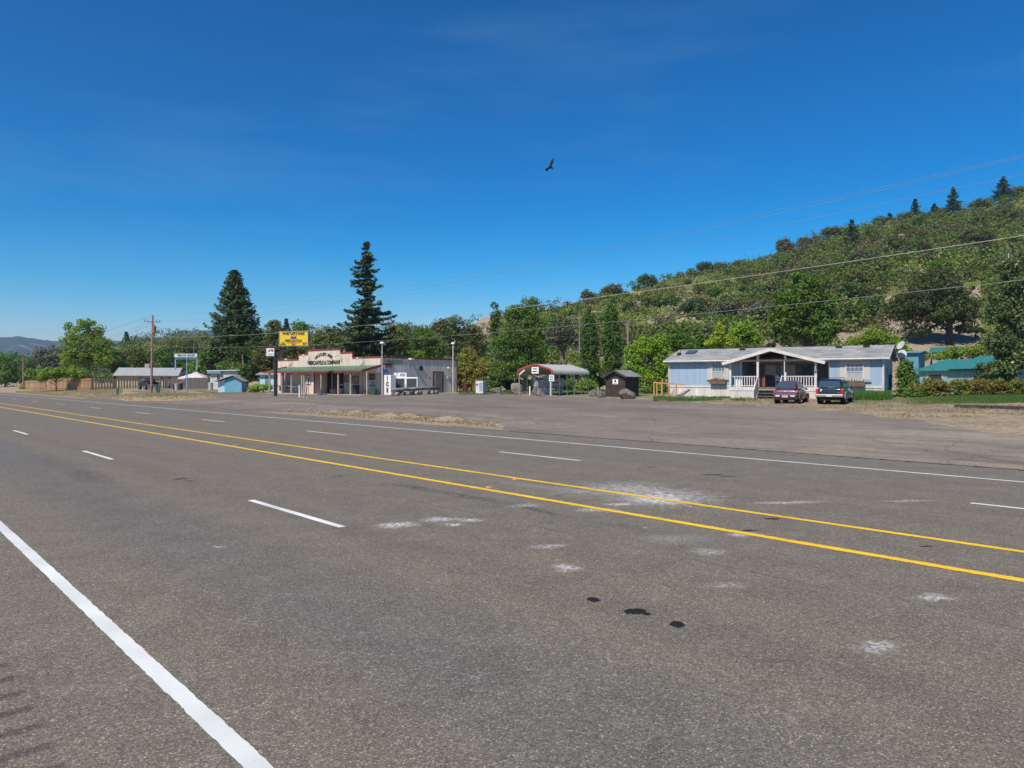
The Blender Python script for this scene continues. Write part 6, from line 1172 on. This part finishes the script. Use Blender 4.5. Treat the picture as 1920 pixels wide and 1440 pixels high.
# ---- trees of the valley floor, left to right: (label, Y, ellipsoids, leaf kind, leaf size, clump radius)
def TT(lb, Y, cr, lm, leaf=.32, rc=.85, name='leafy_tree', cat='tree', **k): return tree(name, lb, cat, Y, cr, lm, leaf, rc, **k)
TT('dark green tree mass at the left edge of the photo beyond the road', 185, [(2, 684, 34, 36), (28, 690, 24, 30), (-20, 680, 30, 40), (48, 684, 20, 30), (10, 705, 40, 20)], 'mid', .5, 1.4)
TT('smaller dark tree behind the far utility pole at the left', 178, [(52, 700, 20, 26), (66, 712, 16, 16)], 'dark', .5, 1.3)
TT('grey brown oak between the left tree mass and the big light green tree', 220, [(92, 666, 28, 22), (115, 676, 24, 24), (72, 672, 20, 22), (95, 694, 34, 20)], 'brown', .55, 1.5)
TT('big light green feathery tree in front of the blue mountains', 138, [(150, 648, 34, 26), (178, 648, 26, 26), (130, 640, 18, 22), (205, 668, 24, 20), (135, 670, 26, 26), (150, 628, 30, 24), (175, 625, 20, 20), (128, 612, 10, 14), (160, 606, 22, 12), (186, 618, 10, 12), (150, 668, 38, 26), (188, 668, 28, 26), (200, 645, 16, 14)], 'light', .38, .9, n=26, dens=1.1, trunk=168)
TT('spreading yellow green low tree over the cedar fence', 122, [(95, 700, 34, 12), (128, 696, 28, 12), (75, 708, 16, 10), (150, 702, 20, 12), (60, 700, 14, 12)], 'light', .3, .7)
TT('light green round tree behind the roof of the cream house', 142, [(205, 672, 24, 22), (225, 690, 20, 16)], 'mid', .38, .9)
TT('dark mixed tree behind the ridge of the cream house', 152, [(262, 670, 32, 24), (240, 665, 20, 18)], 'olive', .42, 1.)
TT('green tree right of the tall utility pole behind the cream house', 150, [(312, 668, 30, 26), (340, 680, 20, 22)], 'mid', .4, 1.)
TT('pale olive tree above the rental sign', 160, [(350, 652, 26, 20), (330, 645, 22, 14)], 'olive', .45, 1.1)
TT('bright green low tree behind the gazebo', 130, [(382, 692, 20, 16), (365, 688, 14, 12)], 'light', .35, .8)
TT('green skirt tree under the redwood on its left', 114, [(398, 660, 22, 26), (385, 675, 18, 20)], 'mid', .36, .9)
TT('dark green tree at the foot of the redwood', 113, [(440, 672, 34, 32), (468, 660, 18, 24)], 'dark', .36, .95)
TT('low bright green tree behind the trailer home', 110, [(445, 690, 24, 14), (420, 688, 16, 12)], 'mid', .3, .7)
TT('brownish green maple filling the gap behind the yellow sign', 104, [(520, 640, 34, 34), (495, 670, 26, 32), (545, 655, 34, 40), (505, 690, 24, 26), (478, 672, 12, 18), (512, 610, 18, 14)], 'maple', .34, .8, n=30)
TT('olive tree behind the peak of the stepped store front', 125, [(625, 645, 36, 34), (600, 640, 24, 26)], 'olive', .4, 1.)
TT('grey green tree right of the yellow sign', 130, [(588, 655, 22, 30), (650, 660, 24, 26)], 'olive', .4, 1.)
TT('dark tree wrapping the foot of the fir', 100, [(690, 672, 28, 26), (665, 655, 16, 18), (712, 660, 18, 22)], 'dark', .34, .85)
TT('olive grey tree behind the store roof right of the fir', 122, [(752, 632, 38, 32), (735, 655, 28, 26)], 'olive', .4, 1.)
TT('mid green tree above the store side wall', 118, [(795, 640, 34, 34), (820, 655, 26, 26)], 'mid', .38, .95)
TT('pale green tall tree behind the far end of the store', 125, [(845, 615, 36, 28), (860, 640, 28, 26), (820, 610, 16, 16)], 'olive', .4, 1.)
TT('low light green tree peeping over the store side wall', 105, [(775, 668, 22, 12), (750, 675, 14, 9)], 'light', .28, .6)
TT('dark olive tree between the store and the poplar', 130, [(885, 625, 24, 24), (898, 650, 20, 26)], 'olive', .4, 1.)
TT('yellow green shrubby tree between the store and the white locker', 88, [(880, 668, 20, 22), (872, 700, 20, 28), (900, 690, 24, 26), (892, 715, 26, 18), (868, 722, 14, 10)], 'yellow', .24, .55, n=30)
TT('dark columnar poplar behind the tall green tree cluster', 104, [(928, 590, 12, 30), (930, 620, 14, 34)], 'poplar', .3, .6)
TT('tall bright green tree cluster with a pointed top left of the carport', 86, [(985, 590, 28, 28), (1000, 572, 12, 20), (960, 590, 22, 20), (1010, 610, 20, 24), (970, 630, 42, 30), (1005, 645, 28, 30), (950, 650, 32, 32), (985, 680, 40, 30), (945, 695, 34, 28), (1002, 562, 5, 14), (985, 566, 6, 12), (1014, 578, 8, 10), (965, 578, 6, 8)], 'mid', .26, .65, n=34, dens=1.2, trunk=985)
TT('brown grey oak on the slope between the green cluster and the poplars', 118, [(1058, 612, 28, 24), (1040, 630, 26, 22), (1076, 636, 20, 20), (1058, 640, 24, 18)], 'brown', .32, .85, trunk=1060)
def poplar(lb, u, Y, top, bot, w, seed):
    rng = np.random.default_rng(seed); n_ = 9; cr = []
    for i in range(n_): f = i/(n_-1); v = bot + (top - bot)*f; ww = w * (math.sin(math.pi*min(.97, .18 + .72*f)))**.7 * (1 if f < .9 else .5); cr.append((u + rng.uniform(-2, 2), v + 4, ww, (bot-top)/n_*1.1))
    return tree('poplar_tree', lb, 'poplar', Y, cr, 'poplar', .26, .5, 1.5, 32, trunk=u, bark=BARKP, flat=1.5, group='poplars behind the carport')
poplar('shorter narrow poplar just behind the carport', 1106, 88, 582, 715, 20, 2); poplar('taller narrow poplar left of the bare wooden pole', 1148, 87, 566, 712, 22, 3)
TT('broad leafy green maple shrub between the shed and the blue home', 80, [(1215, 650, 30, 26), (1190, 680, 24, 30), (1235, 675, 28, 34), (1205, 705, 34, 28), (1240, 640, 20, 18), (1180, 655, 12, 16), (1238, 712, 18, 20)], 'bright', .3, .6, n=28, trunk=1210)
TT('bright green tree rising behind the left end of the blue roof', 92, [(1270, 640, 28, 24), (1290, 650, 26, 20), (1255, 625, 18, 16)], 'mid', .3, .7)
TT('mid green bush tree behind the middle of the blue roof', 93, [(1318, 640, 24, 20), (1335, 650, 24, 16), (1302, 650, 18, 14)], 'mid', .3, .65)
TT('lime green leafy tree behind the blue roof left of the porch gable', 90, [(1348, 622, 16, 20), (1340, 640, 22, 16), (1365, 640, 16, 16)], 'lime', .28, .6)
TT('bright green upright bush behind the porch gable', 92, [(1390, 620, 26, 24), (1375, 640, 22, 18), (1412, 635, 20, 20)], 'bright', .28, .6)
TT('low russet and yellow bush line right behind the porch roof', 86, [(1375, 655, 20, 8), (1410, 654, 26, 8), (1445, 650, 14, 10)], 'maple', .22, .45)
TT('big dark leafy maple towering over the blue home', 84, [(1512, 540, 38, 30), (1490, 570, 46, 34), (1540, 575, 34, 34), (1470, 610, 36, 38), (1520, 615, 50, 36), (1558, 610, 24, 30), (1500, 520, 20, 14), (1462, 580, 24, 26)], 'mid', .34, .75, n=36, dens=1.35, trunk=1515)
TT('light green bush tree behind the right half of the blue roof', 88, [(1632, 632, 30, 20), (1610, 640, 20, 14), (1660, 640, 26, 18)], 'light', .26, .6)
TT('grey green scrub tree over the right end of the blue roof', 92, [(1680, 645, 22, 20), (1700, 660, 18, 18)], 'bright', .26, .6)
TT('huge dark spreading oak with a visible trunk on the tan slope', 125, [(1745, 545, 60, 36), (1790, 555, 44, 36), (1700, 570, 40, 30), (1760, 585, 66, 26), (1815, 585, 30, 34), (1690, 590, 22, 18), (1725, 622, 22, 12), (1810, 615, 26, 12), (1765, 520, 34, 22)], leafm('dark_oak_leaf', (.032, .056, .012), (.115, .165, .035), alt=(.095, .10, .035)), .42, 1.0, n=30, trunk=1780, bark=BARKD, tr_r=.5)
TT('tall silvery green cottonwood at the right edge of the photo', 70, [(1890, 500, 24, 26), (1905, 540, 34, 34), (1880, 580, 34, 34), (1915, 600, 40, 40), (1875, 640, 32, 34), (1910, 665, 40, 36), (1880, 695, 34, 26), (1935, 560, 34, 50), (1868, 555, 14, 18), (1930, 480, 26, 20)], 'silver', .28, .62, n=38, dens=1.9, trunk=1893, bark=BARKP)
TT('dark green shrub tree against the right wall of the blue home', 70, [(1702, 690, 16, 22), (1710, 712, 18, 22), (1692, 715, 10, 22), (1690, 700, 9, 16), (1700, 735, 18, 14)], 'mid', .24, .5)
TT('green tree in front of the teal roof at its right end', 72, [(1838, 700, 14, 22), (1845, 720, 14, 14)], 'dark', .24, .5)
TT('yellow green bush line between the two teal roofs', 95, [(1790, 662, 24, 14), (1830, 658, 30, 18), (1765, 668, 16, 8), (1735, 668, 16, 8)], 'light', .28, .6)
# shrubs and hedges
SG = 'shrubs'
shrub('brown green rounded bush left of the bramble hedge', 62, [(1752, 722, 24, 16), (1735, 730, 20, 12), (1772, 728, 18, 14), (1752, 740, 28, 10)], 'bramble', .2, .42)
shrub('dark leafy bush at the right foot of the blue home', 60, [(1698, 735, 18, 14), (1718, 738, 16, 12), (1708, 746, 24, 9)], 'mid', .2, .4)
for k, u in enumerate((1800, 1835, 1870, 1905, 1940)): shrub(('first', 'second', 'third', 'fourth', 'rightmost')[k] + ' clump of the bramble hedge from the left, along the lawn', 66 + k*.3, [(u, 721, 22, 14), (u + 12, 727, 18, 10), (u + 4, 735, 24, 9)], 'bramble', .2, .42, name='bramble_bush', group='bramble hedge')
for k, (u, v, ru, rv, lm, Y) in enumerate(((1050, 700, 26, 16, 'light', 92), (1085, 695, 22, 18, 'bright', 94), (1062, 720, 30, 12, 'mid', 90), (1100, 722, 26, 14, 'light', 86), (1125, 715, 20, 14, 'mid', 90), (1040, 718, 18, 12, 'yellow', 93), (1075, 672, 14, 16, 'light', 98), (1125, 690, 14, 18, 'light', 97), (960, 722, 26, 14, 'dark', 88), (1000, 722, 24, 14, 'dark', 86), (925, 722, 24, 14, 'mid', 86))):
    shrub(('pale bush behind the middle of the carport roof', 'bright upright bush behind the far carport posts', 'low dark green hedge seen through the carport', 'light green bush between the carport and the poplars', 'green bush left of the brown shed', 'yellow green bush behind the propane tank', 'tall pale shrub above the carport ridge', 'thin pale shrub between the two poplars', 'shaded bush behind the rounded boulder', 'shaded bush behind the grey metal cabinet', 'bush behind the low flat boulder')[k], Y, [(u, v, ru, rv)], lm, .22, .45)
shrub('bright green weedy bush left of the store porch', 96, [(487, 727, 18, 9), (475, 730, 12, 6), (505, 728, 8, 8)], 'bright', .22, .4)
shrub('dark shrub between the trailer home and the blue cottage', 104, [(462, 705, 16, 16), (470, 690, 14, 16), (455, 695, 10, 10)], 'dark', .24, .5)
shrub('tan grassy bush at the foot of the far utility pole', 148, [(50, 724, 12, 8), (42, 728, 8, 5)], 'yellow', .3, .5)
shrub('pale blossoming bush by the corner of the blue home', 66, [(1712, 722, 10, 7)], 'yellow', .2, .3)
shrub('green undergrowth behind the ramp of the blue home', 76, [(1235, 728, 22, 12), (1212, 732, 14, 8)], 'mid', .22, .42)
# ---- hillside: one mass of brush, then the single trees one can tell apart
def hill_scatter():
    rng = np.random.default_rng(5); Cs, Rs, Ks = [], [], []
    def add(n_, u0, u1, t0, t1, fn, hmin, hmax, kmul=1.):
        u = rng.uniform(u0, u1, n_); t = rng.uniform(t0, t1, n_); R = np.interp(u, HU, HR); B = np.interp(u, HU, HB); Y = B + (R - B)*t; X = (u - 960)/F*Y; z = terrain(X, Y); v = HZ - (z - CH)/Y*F
        keep = rng.uniform(0, 1, n_) < fn(u, v, X, Y); u, X, Y, z = u[keep], X[keep], Y[keep], z[keep]; h = rng.uniform(hmin, hmax, len(u))*(.6 + .8*fbm(X*.05, Y*.05, 31)); return X, Y, z, h
    dn = lambda X, Y, k=7: fbm(X*.045, Y*.045, k)
    def f1(u, v, X, Y):
        f = np.where(u > 1460, .95, np.where(dn(X, Y) > .53, .95, np.clip((u - 1150)/900, .08, .4))); f = np.where((u > 1650) & (u < 1850) & (Y < 180), .0, f); f = np.where((u > 1560) & (u < 1650) & (Y < 140), .2, f); f = np.where((u > 1035) & (u < 1150) & (Y < 165), .12, f); return np.where(dn(X, Y, 17) > .65, .1, f)
    a = add(5200, 1030, 2050, .0, 1.02, f1, 2.2, 5.6); b = add(1800, 1000, 1500, .35, 1.02, lambda u, v, X, Y: .9 + 0*u, .5, 1.6)
    c = add(1100, 150, 1035, .12, 1.04, lambda u, v, X, Y: np.where(u > 890, .35, .95), 3.2, 6.5); d = add(900, 180, 1035, .02, .5, lambda u, v, X, Y: .8 + 0*u, 1.5, 4.0)
    cent, rad, tn = [], [], []
    for (X, Y, z, h) in (a, c, d):
        st_ = rng.uniform(0, 1, len(X))
        for k in range(6):
            o = rng.normal(0, .34, (len(X), 3)); cent.append(np.stack([X + o[:, 0]*h, Y + o[:, 1]*h, z + h*(.40 + .28*rng.uniform(-1, 1, len(X)))], 1)); rad.append(h*rng.uniform(.2, .36, len(X))); tn.append(st_)
    cent = np.vstack(cent); rad = np.concatenate(rad); tn = np.concatenate(tn); V, ti = leaves(cent, rad, 13, .6, rng, .75, aspect=.8, jit=.25)
    npm = np.repeat(vn(cent[:, 0]*.06, cent[:, 1]*.06, 77), 13*4); ti = np.clip(ti*.14 + npm*.42 + np.repeat(tn, 13*4)*.5 - .03, 0, 1)
    V = V.astype(np.float32); o = npmesh('hillside_brush', V, quadsof(V), LM['brush'], None, ti); tag(o, kind='stuff')
    X, Y, z, h = add(6500, 990, 1600, .3, 1.03, lambda u, v, X, Y: .35 + .65*(fbm(X*.08, Y*.08, 51) > .48), .4, 1.3); cent = np.stack([X, Y, z + h*.3], 1); V, ti = leaves(cent, h*.75, 16, .55, rng, .5, aspect=.75); tag(npmesh('low_green_scrub', V, quadsof(V), leafm('scrub_leaf', (.07, .11, .012), (.30, .34, .06), trans=.15), None, ti), kind='stuff')
    # grey lichen covered twigs
    X, Y, z, h = add(420, 1000, 2000, .1, 1., lambda u, v, X, Y: dn(X, Y, 41) > .56, 2.5, 5.0); cent = np.stack([X, Y, z + h*.55], 1); V, ti = leaves(cent, h*.5, 16, .95, rng, 1., aspect=.12); tag(npmesh('bare_twigs', V, quadsof(V), paint('lichen_grey', (.24, .22, .18), .9), None, ti), kind='stuff')
hill_scatter()
def hilltree(lb, u, v, ru, rv, lm='brown', kind='oak_tree', n=26, leaf=.6, Yf=None, **k):
    Yr = Yf or float(np.interp(u, HU, HR)) - 3; v = min(v + 30, HZ - (T(WX(u, Yr), Yr) - CH)/Yr*F - rv*1.05); return tree(kind, lb, 'oak', Yr, [(u, v, ru, rv*.8), (u - ru*.4, v + rv*.3, ru*.6, rv*.6), (u + ru*.45, v + rv*.25, ru*.55, rv*.6)], lm, leaf, 1.3, 1.2, n, group='oaks on the hill', tr_r=.3, **k)
for a in (('small leaning oak alone on the low hill crest', 1102, 545, 15, 16), ('wide dark oak on the crest right of the small leaning oak', 1148, 535, 24, 16), ('rounded oak on the crest above the brown shed', 1215, 518, 22, 14, 'dark'), ('tiny oak sapling on the crest left of the dark clump', 1275, 506, 8, 7), ('small oak just before the dark clump on the crest', 1296, 501, 10, 9), ('dark oak clump on the hill crest above the blue roof', 1322, 496, 18, 13, 'dark'),
          ('spreading oak beside the dark clump on the crest', 1350, 498, 14, 10, 'mid'), ('low oak on the crest halfway to the grey oak', 1385, 488, 16, 9), ('tall grey oak standing out at the shoulder of the hill', 1472, 455, 20, 20), ('ragged oak right of the tall grey oak', 1508, 452, 16, 12), ('broad oak on the crest left of the dark conifer', 1560, 424, 22, 12, 'olive'), ('flat topped oak on the upper crest', 1650, 408, 16, 10, 'olive'),
          ('oak on the crest below the first conifer', 1700, 400, 18, 10, 'olive'), ('oak on the crest between the two conifers', 1765, 392, 14, 9), ('oak on the highest crest near the right edge', 1840, 384, 22, 12, 'olive'), ('oak at the top right corner of the hill', 1908, 372, 18, 12, 'olive')): hilltree(*a)
for a in (('brown oak in the middle of the slope above the poplars', 1300, 555, 30, 18, 'brown', 190), ('dark oak low on the slope above the shed', 1245, 580, 26, 18, 'brown', 165), ('grey oak on the slope left of the big maple', 1420, 575, 34, 24, 'brown', 160), ('dark oak on the slope behind the big maple', 1600, 560, 34, 26, 'dark', 170), ('grey lichened oak high on the slope', 1620, 500, 30, 20, 'brown', 220),
          ('green oak on the slope left of the huge oak', 1650, 585, 34, 26, 'dark', 150), ('olive oak half way up the slope', 1510, 500, 30, 18, 'olive', 225), ('dark oak on the slope below the wide crest oak', 1180, 565, 18, 12, 'dark', 215), ('dark oak on the slope under the rounded crest oak', 1240, 545, 20, 12, 'mid', 215), ('grey brown oak on the slope right of the poplars', 1360, 545, 26, 18, 'brown', 180),
          ('brown oak behind the bright tree at the roof', 1340, 590, 34, 24, 'brown', 135), ('mid green oak under the grey oak shoulder', 1455, 520, 28, 18, 'olive', 210), ('pale oak in front of the upper slope', 1720, 470, 34, 20, 'olive', 225), ('broad oak high above the huge oak', 1830, 450, 36, 20, 'olive', 230), ('dark oak upper slope below the right conifer', 1880, 420, 26, 16, 'olive', 260),
          ('round dark oak on the wooded rise above the yellow sign', 572, 604, 16, 11, 'dark', 215), ('second round oak on the wooded rise left of the fir', 610, 608, 18, 11, 'dark', 215), ('oak on the wooded rise right of the fir', 775, 606, 24, 12, 'olive', 205), ('oak on the wooded rise above the cream house', 355, 632, 20, 12, 'olive', 240), ('dark oak on the rise left of the tall utility pole', 265, 645, 20, 14, 'dark', 230), ('pointed oak on the rise near the mountains', 235, 642, 8, 14, 'conif', 220)):
    hilltree(*a[:5], lm=a[5], Yf=a[6])
def oak_fill():
    rng = np.random.default_rng(77); protos = []
    for k, (lm, sd_) in enumerate((('dark', 1), ('olive', 2), ('mid', 3), ('brown', 4), ('dark', 5), ('olive', 6))):
        r = hilltree('x', 1500 + 9*k, 500, 22, 17, lm, Yf=200, seed=sd_); protos.append((r, r.location.copy()))
    zones = ((1450, 1960, .12, .95, 46, 'rounded oak crown standing in the dense brush of the right slope', 'oaks in the brush of the right slope'), (1130, 1450, .35, .97, 18, 'rounded oak standing in the grassy openings of the middle slope', 'oaks in the openings of the middle slope'), (330, 880, .45, .98, 22, 'oak crown in the wooded rise behind the store and the cream house', 'oaks on the wooded rise behind the store'))
    first = set()
    for u0, u1, t0, t1, n_, lb, gp_ in zones:
        for i in range(n_):
            u = rng.uniform(u0, u1); t = rng.uniform(t0, t1); B, R = np.interp(u, HU, HB), np.interp(u, HU, HR); Y = B + (R - B)*t
            if 1640 < u < 1860 and Y < 175: continue
            X = WX(u, Y); k = int(rng.integers(0, 6)); lb = ('dark green', 'olive', 'mid green', 'grey brown', 'dark green', 'olive')[k] + ' round oak ' + ('low', 'midway', 'high')[min(2, int(t*3))] + ' on the ' + ('wooded rise ' if u < 900 else 'hill ') + 'behind ' + next(w_ for e_, w_ in ((450, 'the cream house'), (560, 'the redwood'), (650, 'the yellow sign'), (780, 'the fir'), (900, 'the store side wall'), (1200, 'the poplars'), (1300, 'the brown shed'), (1400, 'the left end of the blue home'), (1470, 'the porch gable'), (1560, 'the big maple'), (1640, 'the right end of the blue home'), (1720, 'the satellite dishes'), (1820, 'the teal roofs'), (2100, 'the tall cottonwood')) if u < e_); r, _ = protos[k]; sc = float(rng.uniform(.6, 1.35)); z = T(X, Y) - .3
            if k not in first: first.add(k); o = r; o.location = (X, Y, z); o['label'] = lb; o['group'] = gp_; o.rotation_euler = (0, 0, 0); o.scale = (sc, sc, sc*.9)
            else: copy_thing(r, (X, Y, z), float(rng.uniform(0, 6.28)), lb, (sc, sc, sc*float(rng.uniform(.75, 1.05))), gp_)
oak_fill()
for k, (u, vt, vb, w, lb) in enumerate(((1716, 373, 400, 11, 'dark conifer on the skyline left of the tall pair'), (1752, 382, 400, 9, 'smallest conifer on the skyline'), (1787, 352, 388, 14, 'slender tall conifer on the skyline'), (1881, 331, 392, 19, 'tallest layered conifer on the skyline at the right'), (1597, 411, 456, 15, 'dark conifer standing just below the hill crest'), (1668, 400, 415, 7, 'stunted conifer on the crest'), (237, 622, 648, 7, 'small pointed conifer above the cream house trees'), (537, 598, 625, 8, 'small conifer top beside the brownish maple'))):
    Yk = (float(np.interp(u, HU, HR)) - (5 if u != 1597 else 40)); X = WX(u, Yk); z = T(X, Yk); h = WZ(vt, Yk) - z; w_ = w*Yk/F
    conifer('conifer_tree', lb, 'conifer', X, Yk, h, [(0, w_*.9), (.3, w_*1.05), (.6, w_*.7), (1, .15)], 'conif', 40 + k, 20, 7, .15, .15, .15, 1.0, group='conifers on the skyline', irr=.5, dens=.45, per=3)
# bare dead tree in front of the brown oak
Yd = 112; X = WX(1086, Yd); z = T(X, Yd); h = WZ(582, Yd) - z; r = root('dead_tree', 'bare grey dead tree trunk left of the shorter poplar', 'tree', (X, Yd, z)); m_ = MB().tube([(0, 0, -.2), (.05, 0, h*.5), (0, 0, h)], [.14, .09, .03], 6)
[m_.tube([(0, 0, h*q), (-l*.5, 0, h*q + .2), (-l, 0, h*q - .6)], [.05, .035, .015], 5) for q, l in ((.6, 1.1), (.45, 1.6), (.38, 1.2), (.7, .8))]; m_.build('trunk', BARKP, r)
# grasses
def blades(name, pts, hmin, hmax, w, col1, col2, seed, lean=.35):
    rng = np.random.default_rng(seed); n_ = len(pts); h = rng.uniform(hmin, hmax, n_); a = rng.uniform(0, 2*math.pi, n_); d = np.stack([np.cos(a), np.sin(a), np.zeros(n_)], 1)*w/2; b = rng.uniform(0, 2*math.pi, n_); ln = (rng.uniform(0, lean, n_)*h)[:, None]
    tip = pts + np.stack([np.cos(b), np.sin(b), np.zeros(n_)], 1)*ln + np.stack([0*h, 0*h, h], 1); V = np.stack([pts - d, pts + d, tip + d*.25, tip - d*.25], 1).reshape(-1, 3)
    return tag(npmesh(name, V, quadsof(V), leafm(name + '_blade', col1, col2), None, np.repeat(rng.uniform(0, 1, n_), 4)), kind='stuff')
def region(n_, u0, u1, Y0, Y1, seed, fn=None):
    rng = np.random.default_rng(seed); u = rng.uniform(u0, u1, n_); Y = rng.uniform(Y0, Y1, n_); X = (u - 960)/F*Y; k = np.ones(n_, bool) if fn is None else fn(u, X, Y); X, Y = X[k], Y[k]; return np.stack([X, Y, terrain(X, Y) - .02], 1)
cl = lambda th, k, sc=.5: (lambda u, X, Y: (fbm(X*sc, Y*sc, k) > th))
blades('tall_green_grass', region(14000, 1585, 1705, 52, 58, 3, lambda u, X, Y: (fbm(X*.8, Y*.8, 3) > .40) & (Y > 53 + 2.5*fbm(X*.5, X*0, 6)) & (u < 1640 + 60*fbm(X*.4, Y*.4, 2))), .15, .8, .035, (.04, .11, .02), (.13, .26, .05), 3)
blades('lawn_grass', np.vstack([region(26000, 1700, 1990, 47.5, 68, 4), region(9000, 1225, 1420, 56, 66, 5, cl(.45, 5)), region(9000, 860, 1240, 74, 92, 6, cl(.42, 6))]), .05, .2, .07, (.05, .11, .02), (.12, .22, .05), 4)
def offlot(u, X, Y): s, D = toSD(X, Y); return (~lot_in(s, D, -.3)) & (D > 21.8)
blades('dry_grass', np.vstack([region(40000, 1000, 1990, 34, 66, 8, lambda u, X, Y: offlot(u, X, Y) & (fbm(X*.5, Y*.5, 8) > .47)), region(34000, 540, 1000, 28, 62, 9, lambda u, X, Y: offlot(u, X, Y) & (toSD(X, Y)[1] < 27) & (fbm(X*.7, Y*.7, 9) > .45)), region(26000, 30, 230, 84, 135, 10, offlot), region(9000, 380, 520, 76, 100, 12, lambda u, X, Y: offlot(u, X, Y))]), .03, .14, .05, (.20, .145, .08), (.44, .34, .20), 6)
P_ = region(9000, 205, 420, 74, 90, 15, lambda u, X, Y: True if False else ((u > 0))); 
ob = bpy.data.objects['grass_island']; co = np.empty(len(ob.data.vertices)*3, np.float32); ob.data.vertices.foreach_get('co', co); co = co.reshape(-1, 3); rg = np.random.default_rng(2); sel = rg.integers(0, len(co), 16000); blades('island_straw', co[sel] + rg.normal(0, .25, (16000, 3))*np.array([1, 1, 0]) - [0, 0, .03], .03, .14, .06, (.24, .18, .09), (.50, .39, .22), 7)
# far mountains beyond the valley
def mountains():
    U = np.arange(-500, 1400, 6.); vs_ = np.interp(U, [-500, -100, 0, 35, 75, 110, 180, 260, 330, 345, 400, 440, 520, 900, 1400], [650, 640, 634, 632, 637, 640, 640, 638, 626, 619, 620, 628, 645, 690, 700]) + (fbm(U*.06, U*0, 3) - .5)*5 + (vn(U*.5, U*0, 5) - .5)*2.0
    V = []; m_ = 14
    for k in range(m_ + 1):
        f = k/m_; Yk = 1500 + 1300*f; zz = (CH + (HZ - vs_)*2800/F)*f**1.1 - 30*(1 - f); zz = zz + (fbm(U*.03, U*0 + f*4, 12) - .5)*35*(f < .98); V.append(np.stack([(U - 960)/F*Yk, np.full(len(U), Yk), zz], 1))
    V.append(V[-1] + [0, 900, -140]); n_ = len(U); V = np.concatenate(V); i = np.arange(m_+1)[:, None]; j = np.arange(n_-1)[None, :]
    m, n, l, b = mk('forested_mountain'); g = N(n, 'NewGeometry'); nz = N(n, 'TexNoise', Scale=.012, Detail=9.); l.new(g.outputs['Position'], nz.inputs['Vector']); r_ = ramp(n, [(.35, (.012, .026, .016)), (.60, (.03, .05, .025)), (.70, (.22, .18, .11))]); l.new(nz.outputs[0], r_.inputs[0]); l.new(r_.outputs[0], b.inputs['Base Color']); b.inputs['Roughness'].default_value = 1.
    tag(npmesh('mountains', V, np.stack([i*n_+j, i*n_+j+1, (i+1)*n_+j+1, (i+1)*n_+j], -1).reshape(-1, 4), m, smooth=True), kind='structure')
mountains()
HAZE = True
if HAZE:
    m = bpy.data.materials.new('haze_air'); m.use_nodes = True; n = m.node_tree.nodes; n.clear(); o_ = n.new('ShaderNodeOutputMaterial'); p = n.new('ShaderNodeVolumePrincipled'); p.inputs['Color'].default_value = (.50, .72, 1, 1); p.inputs['Density'].default_value = .00016; p.inputs['Anisotropy'].default_value = .2; m.node_tree.links.new(p.outputs[0], o_.inputs['Volume'])
    tag(MB().box(-8000, 8000, -8000, 8000, -160, 260).build('haze', m), kind='stuff')
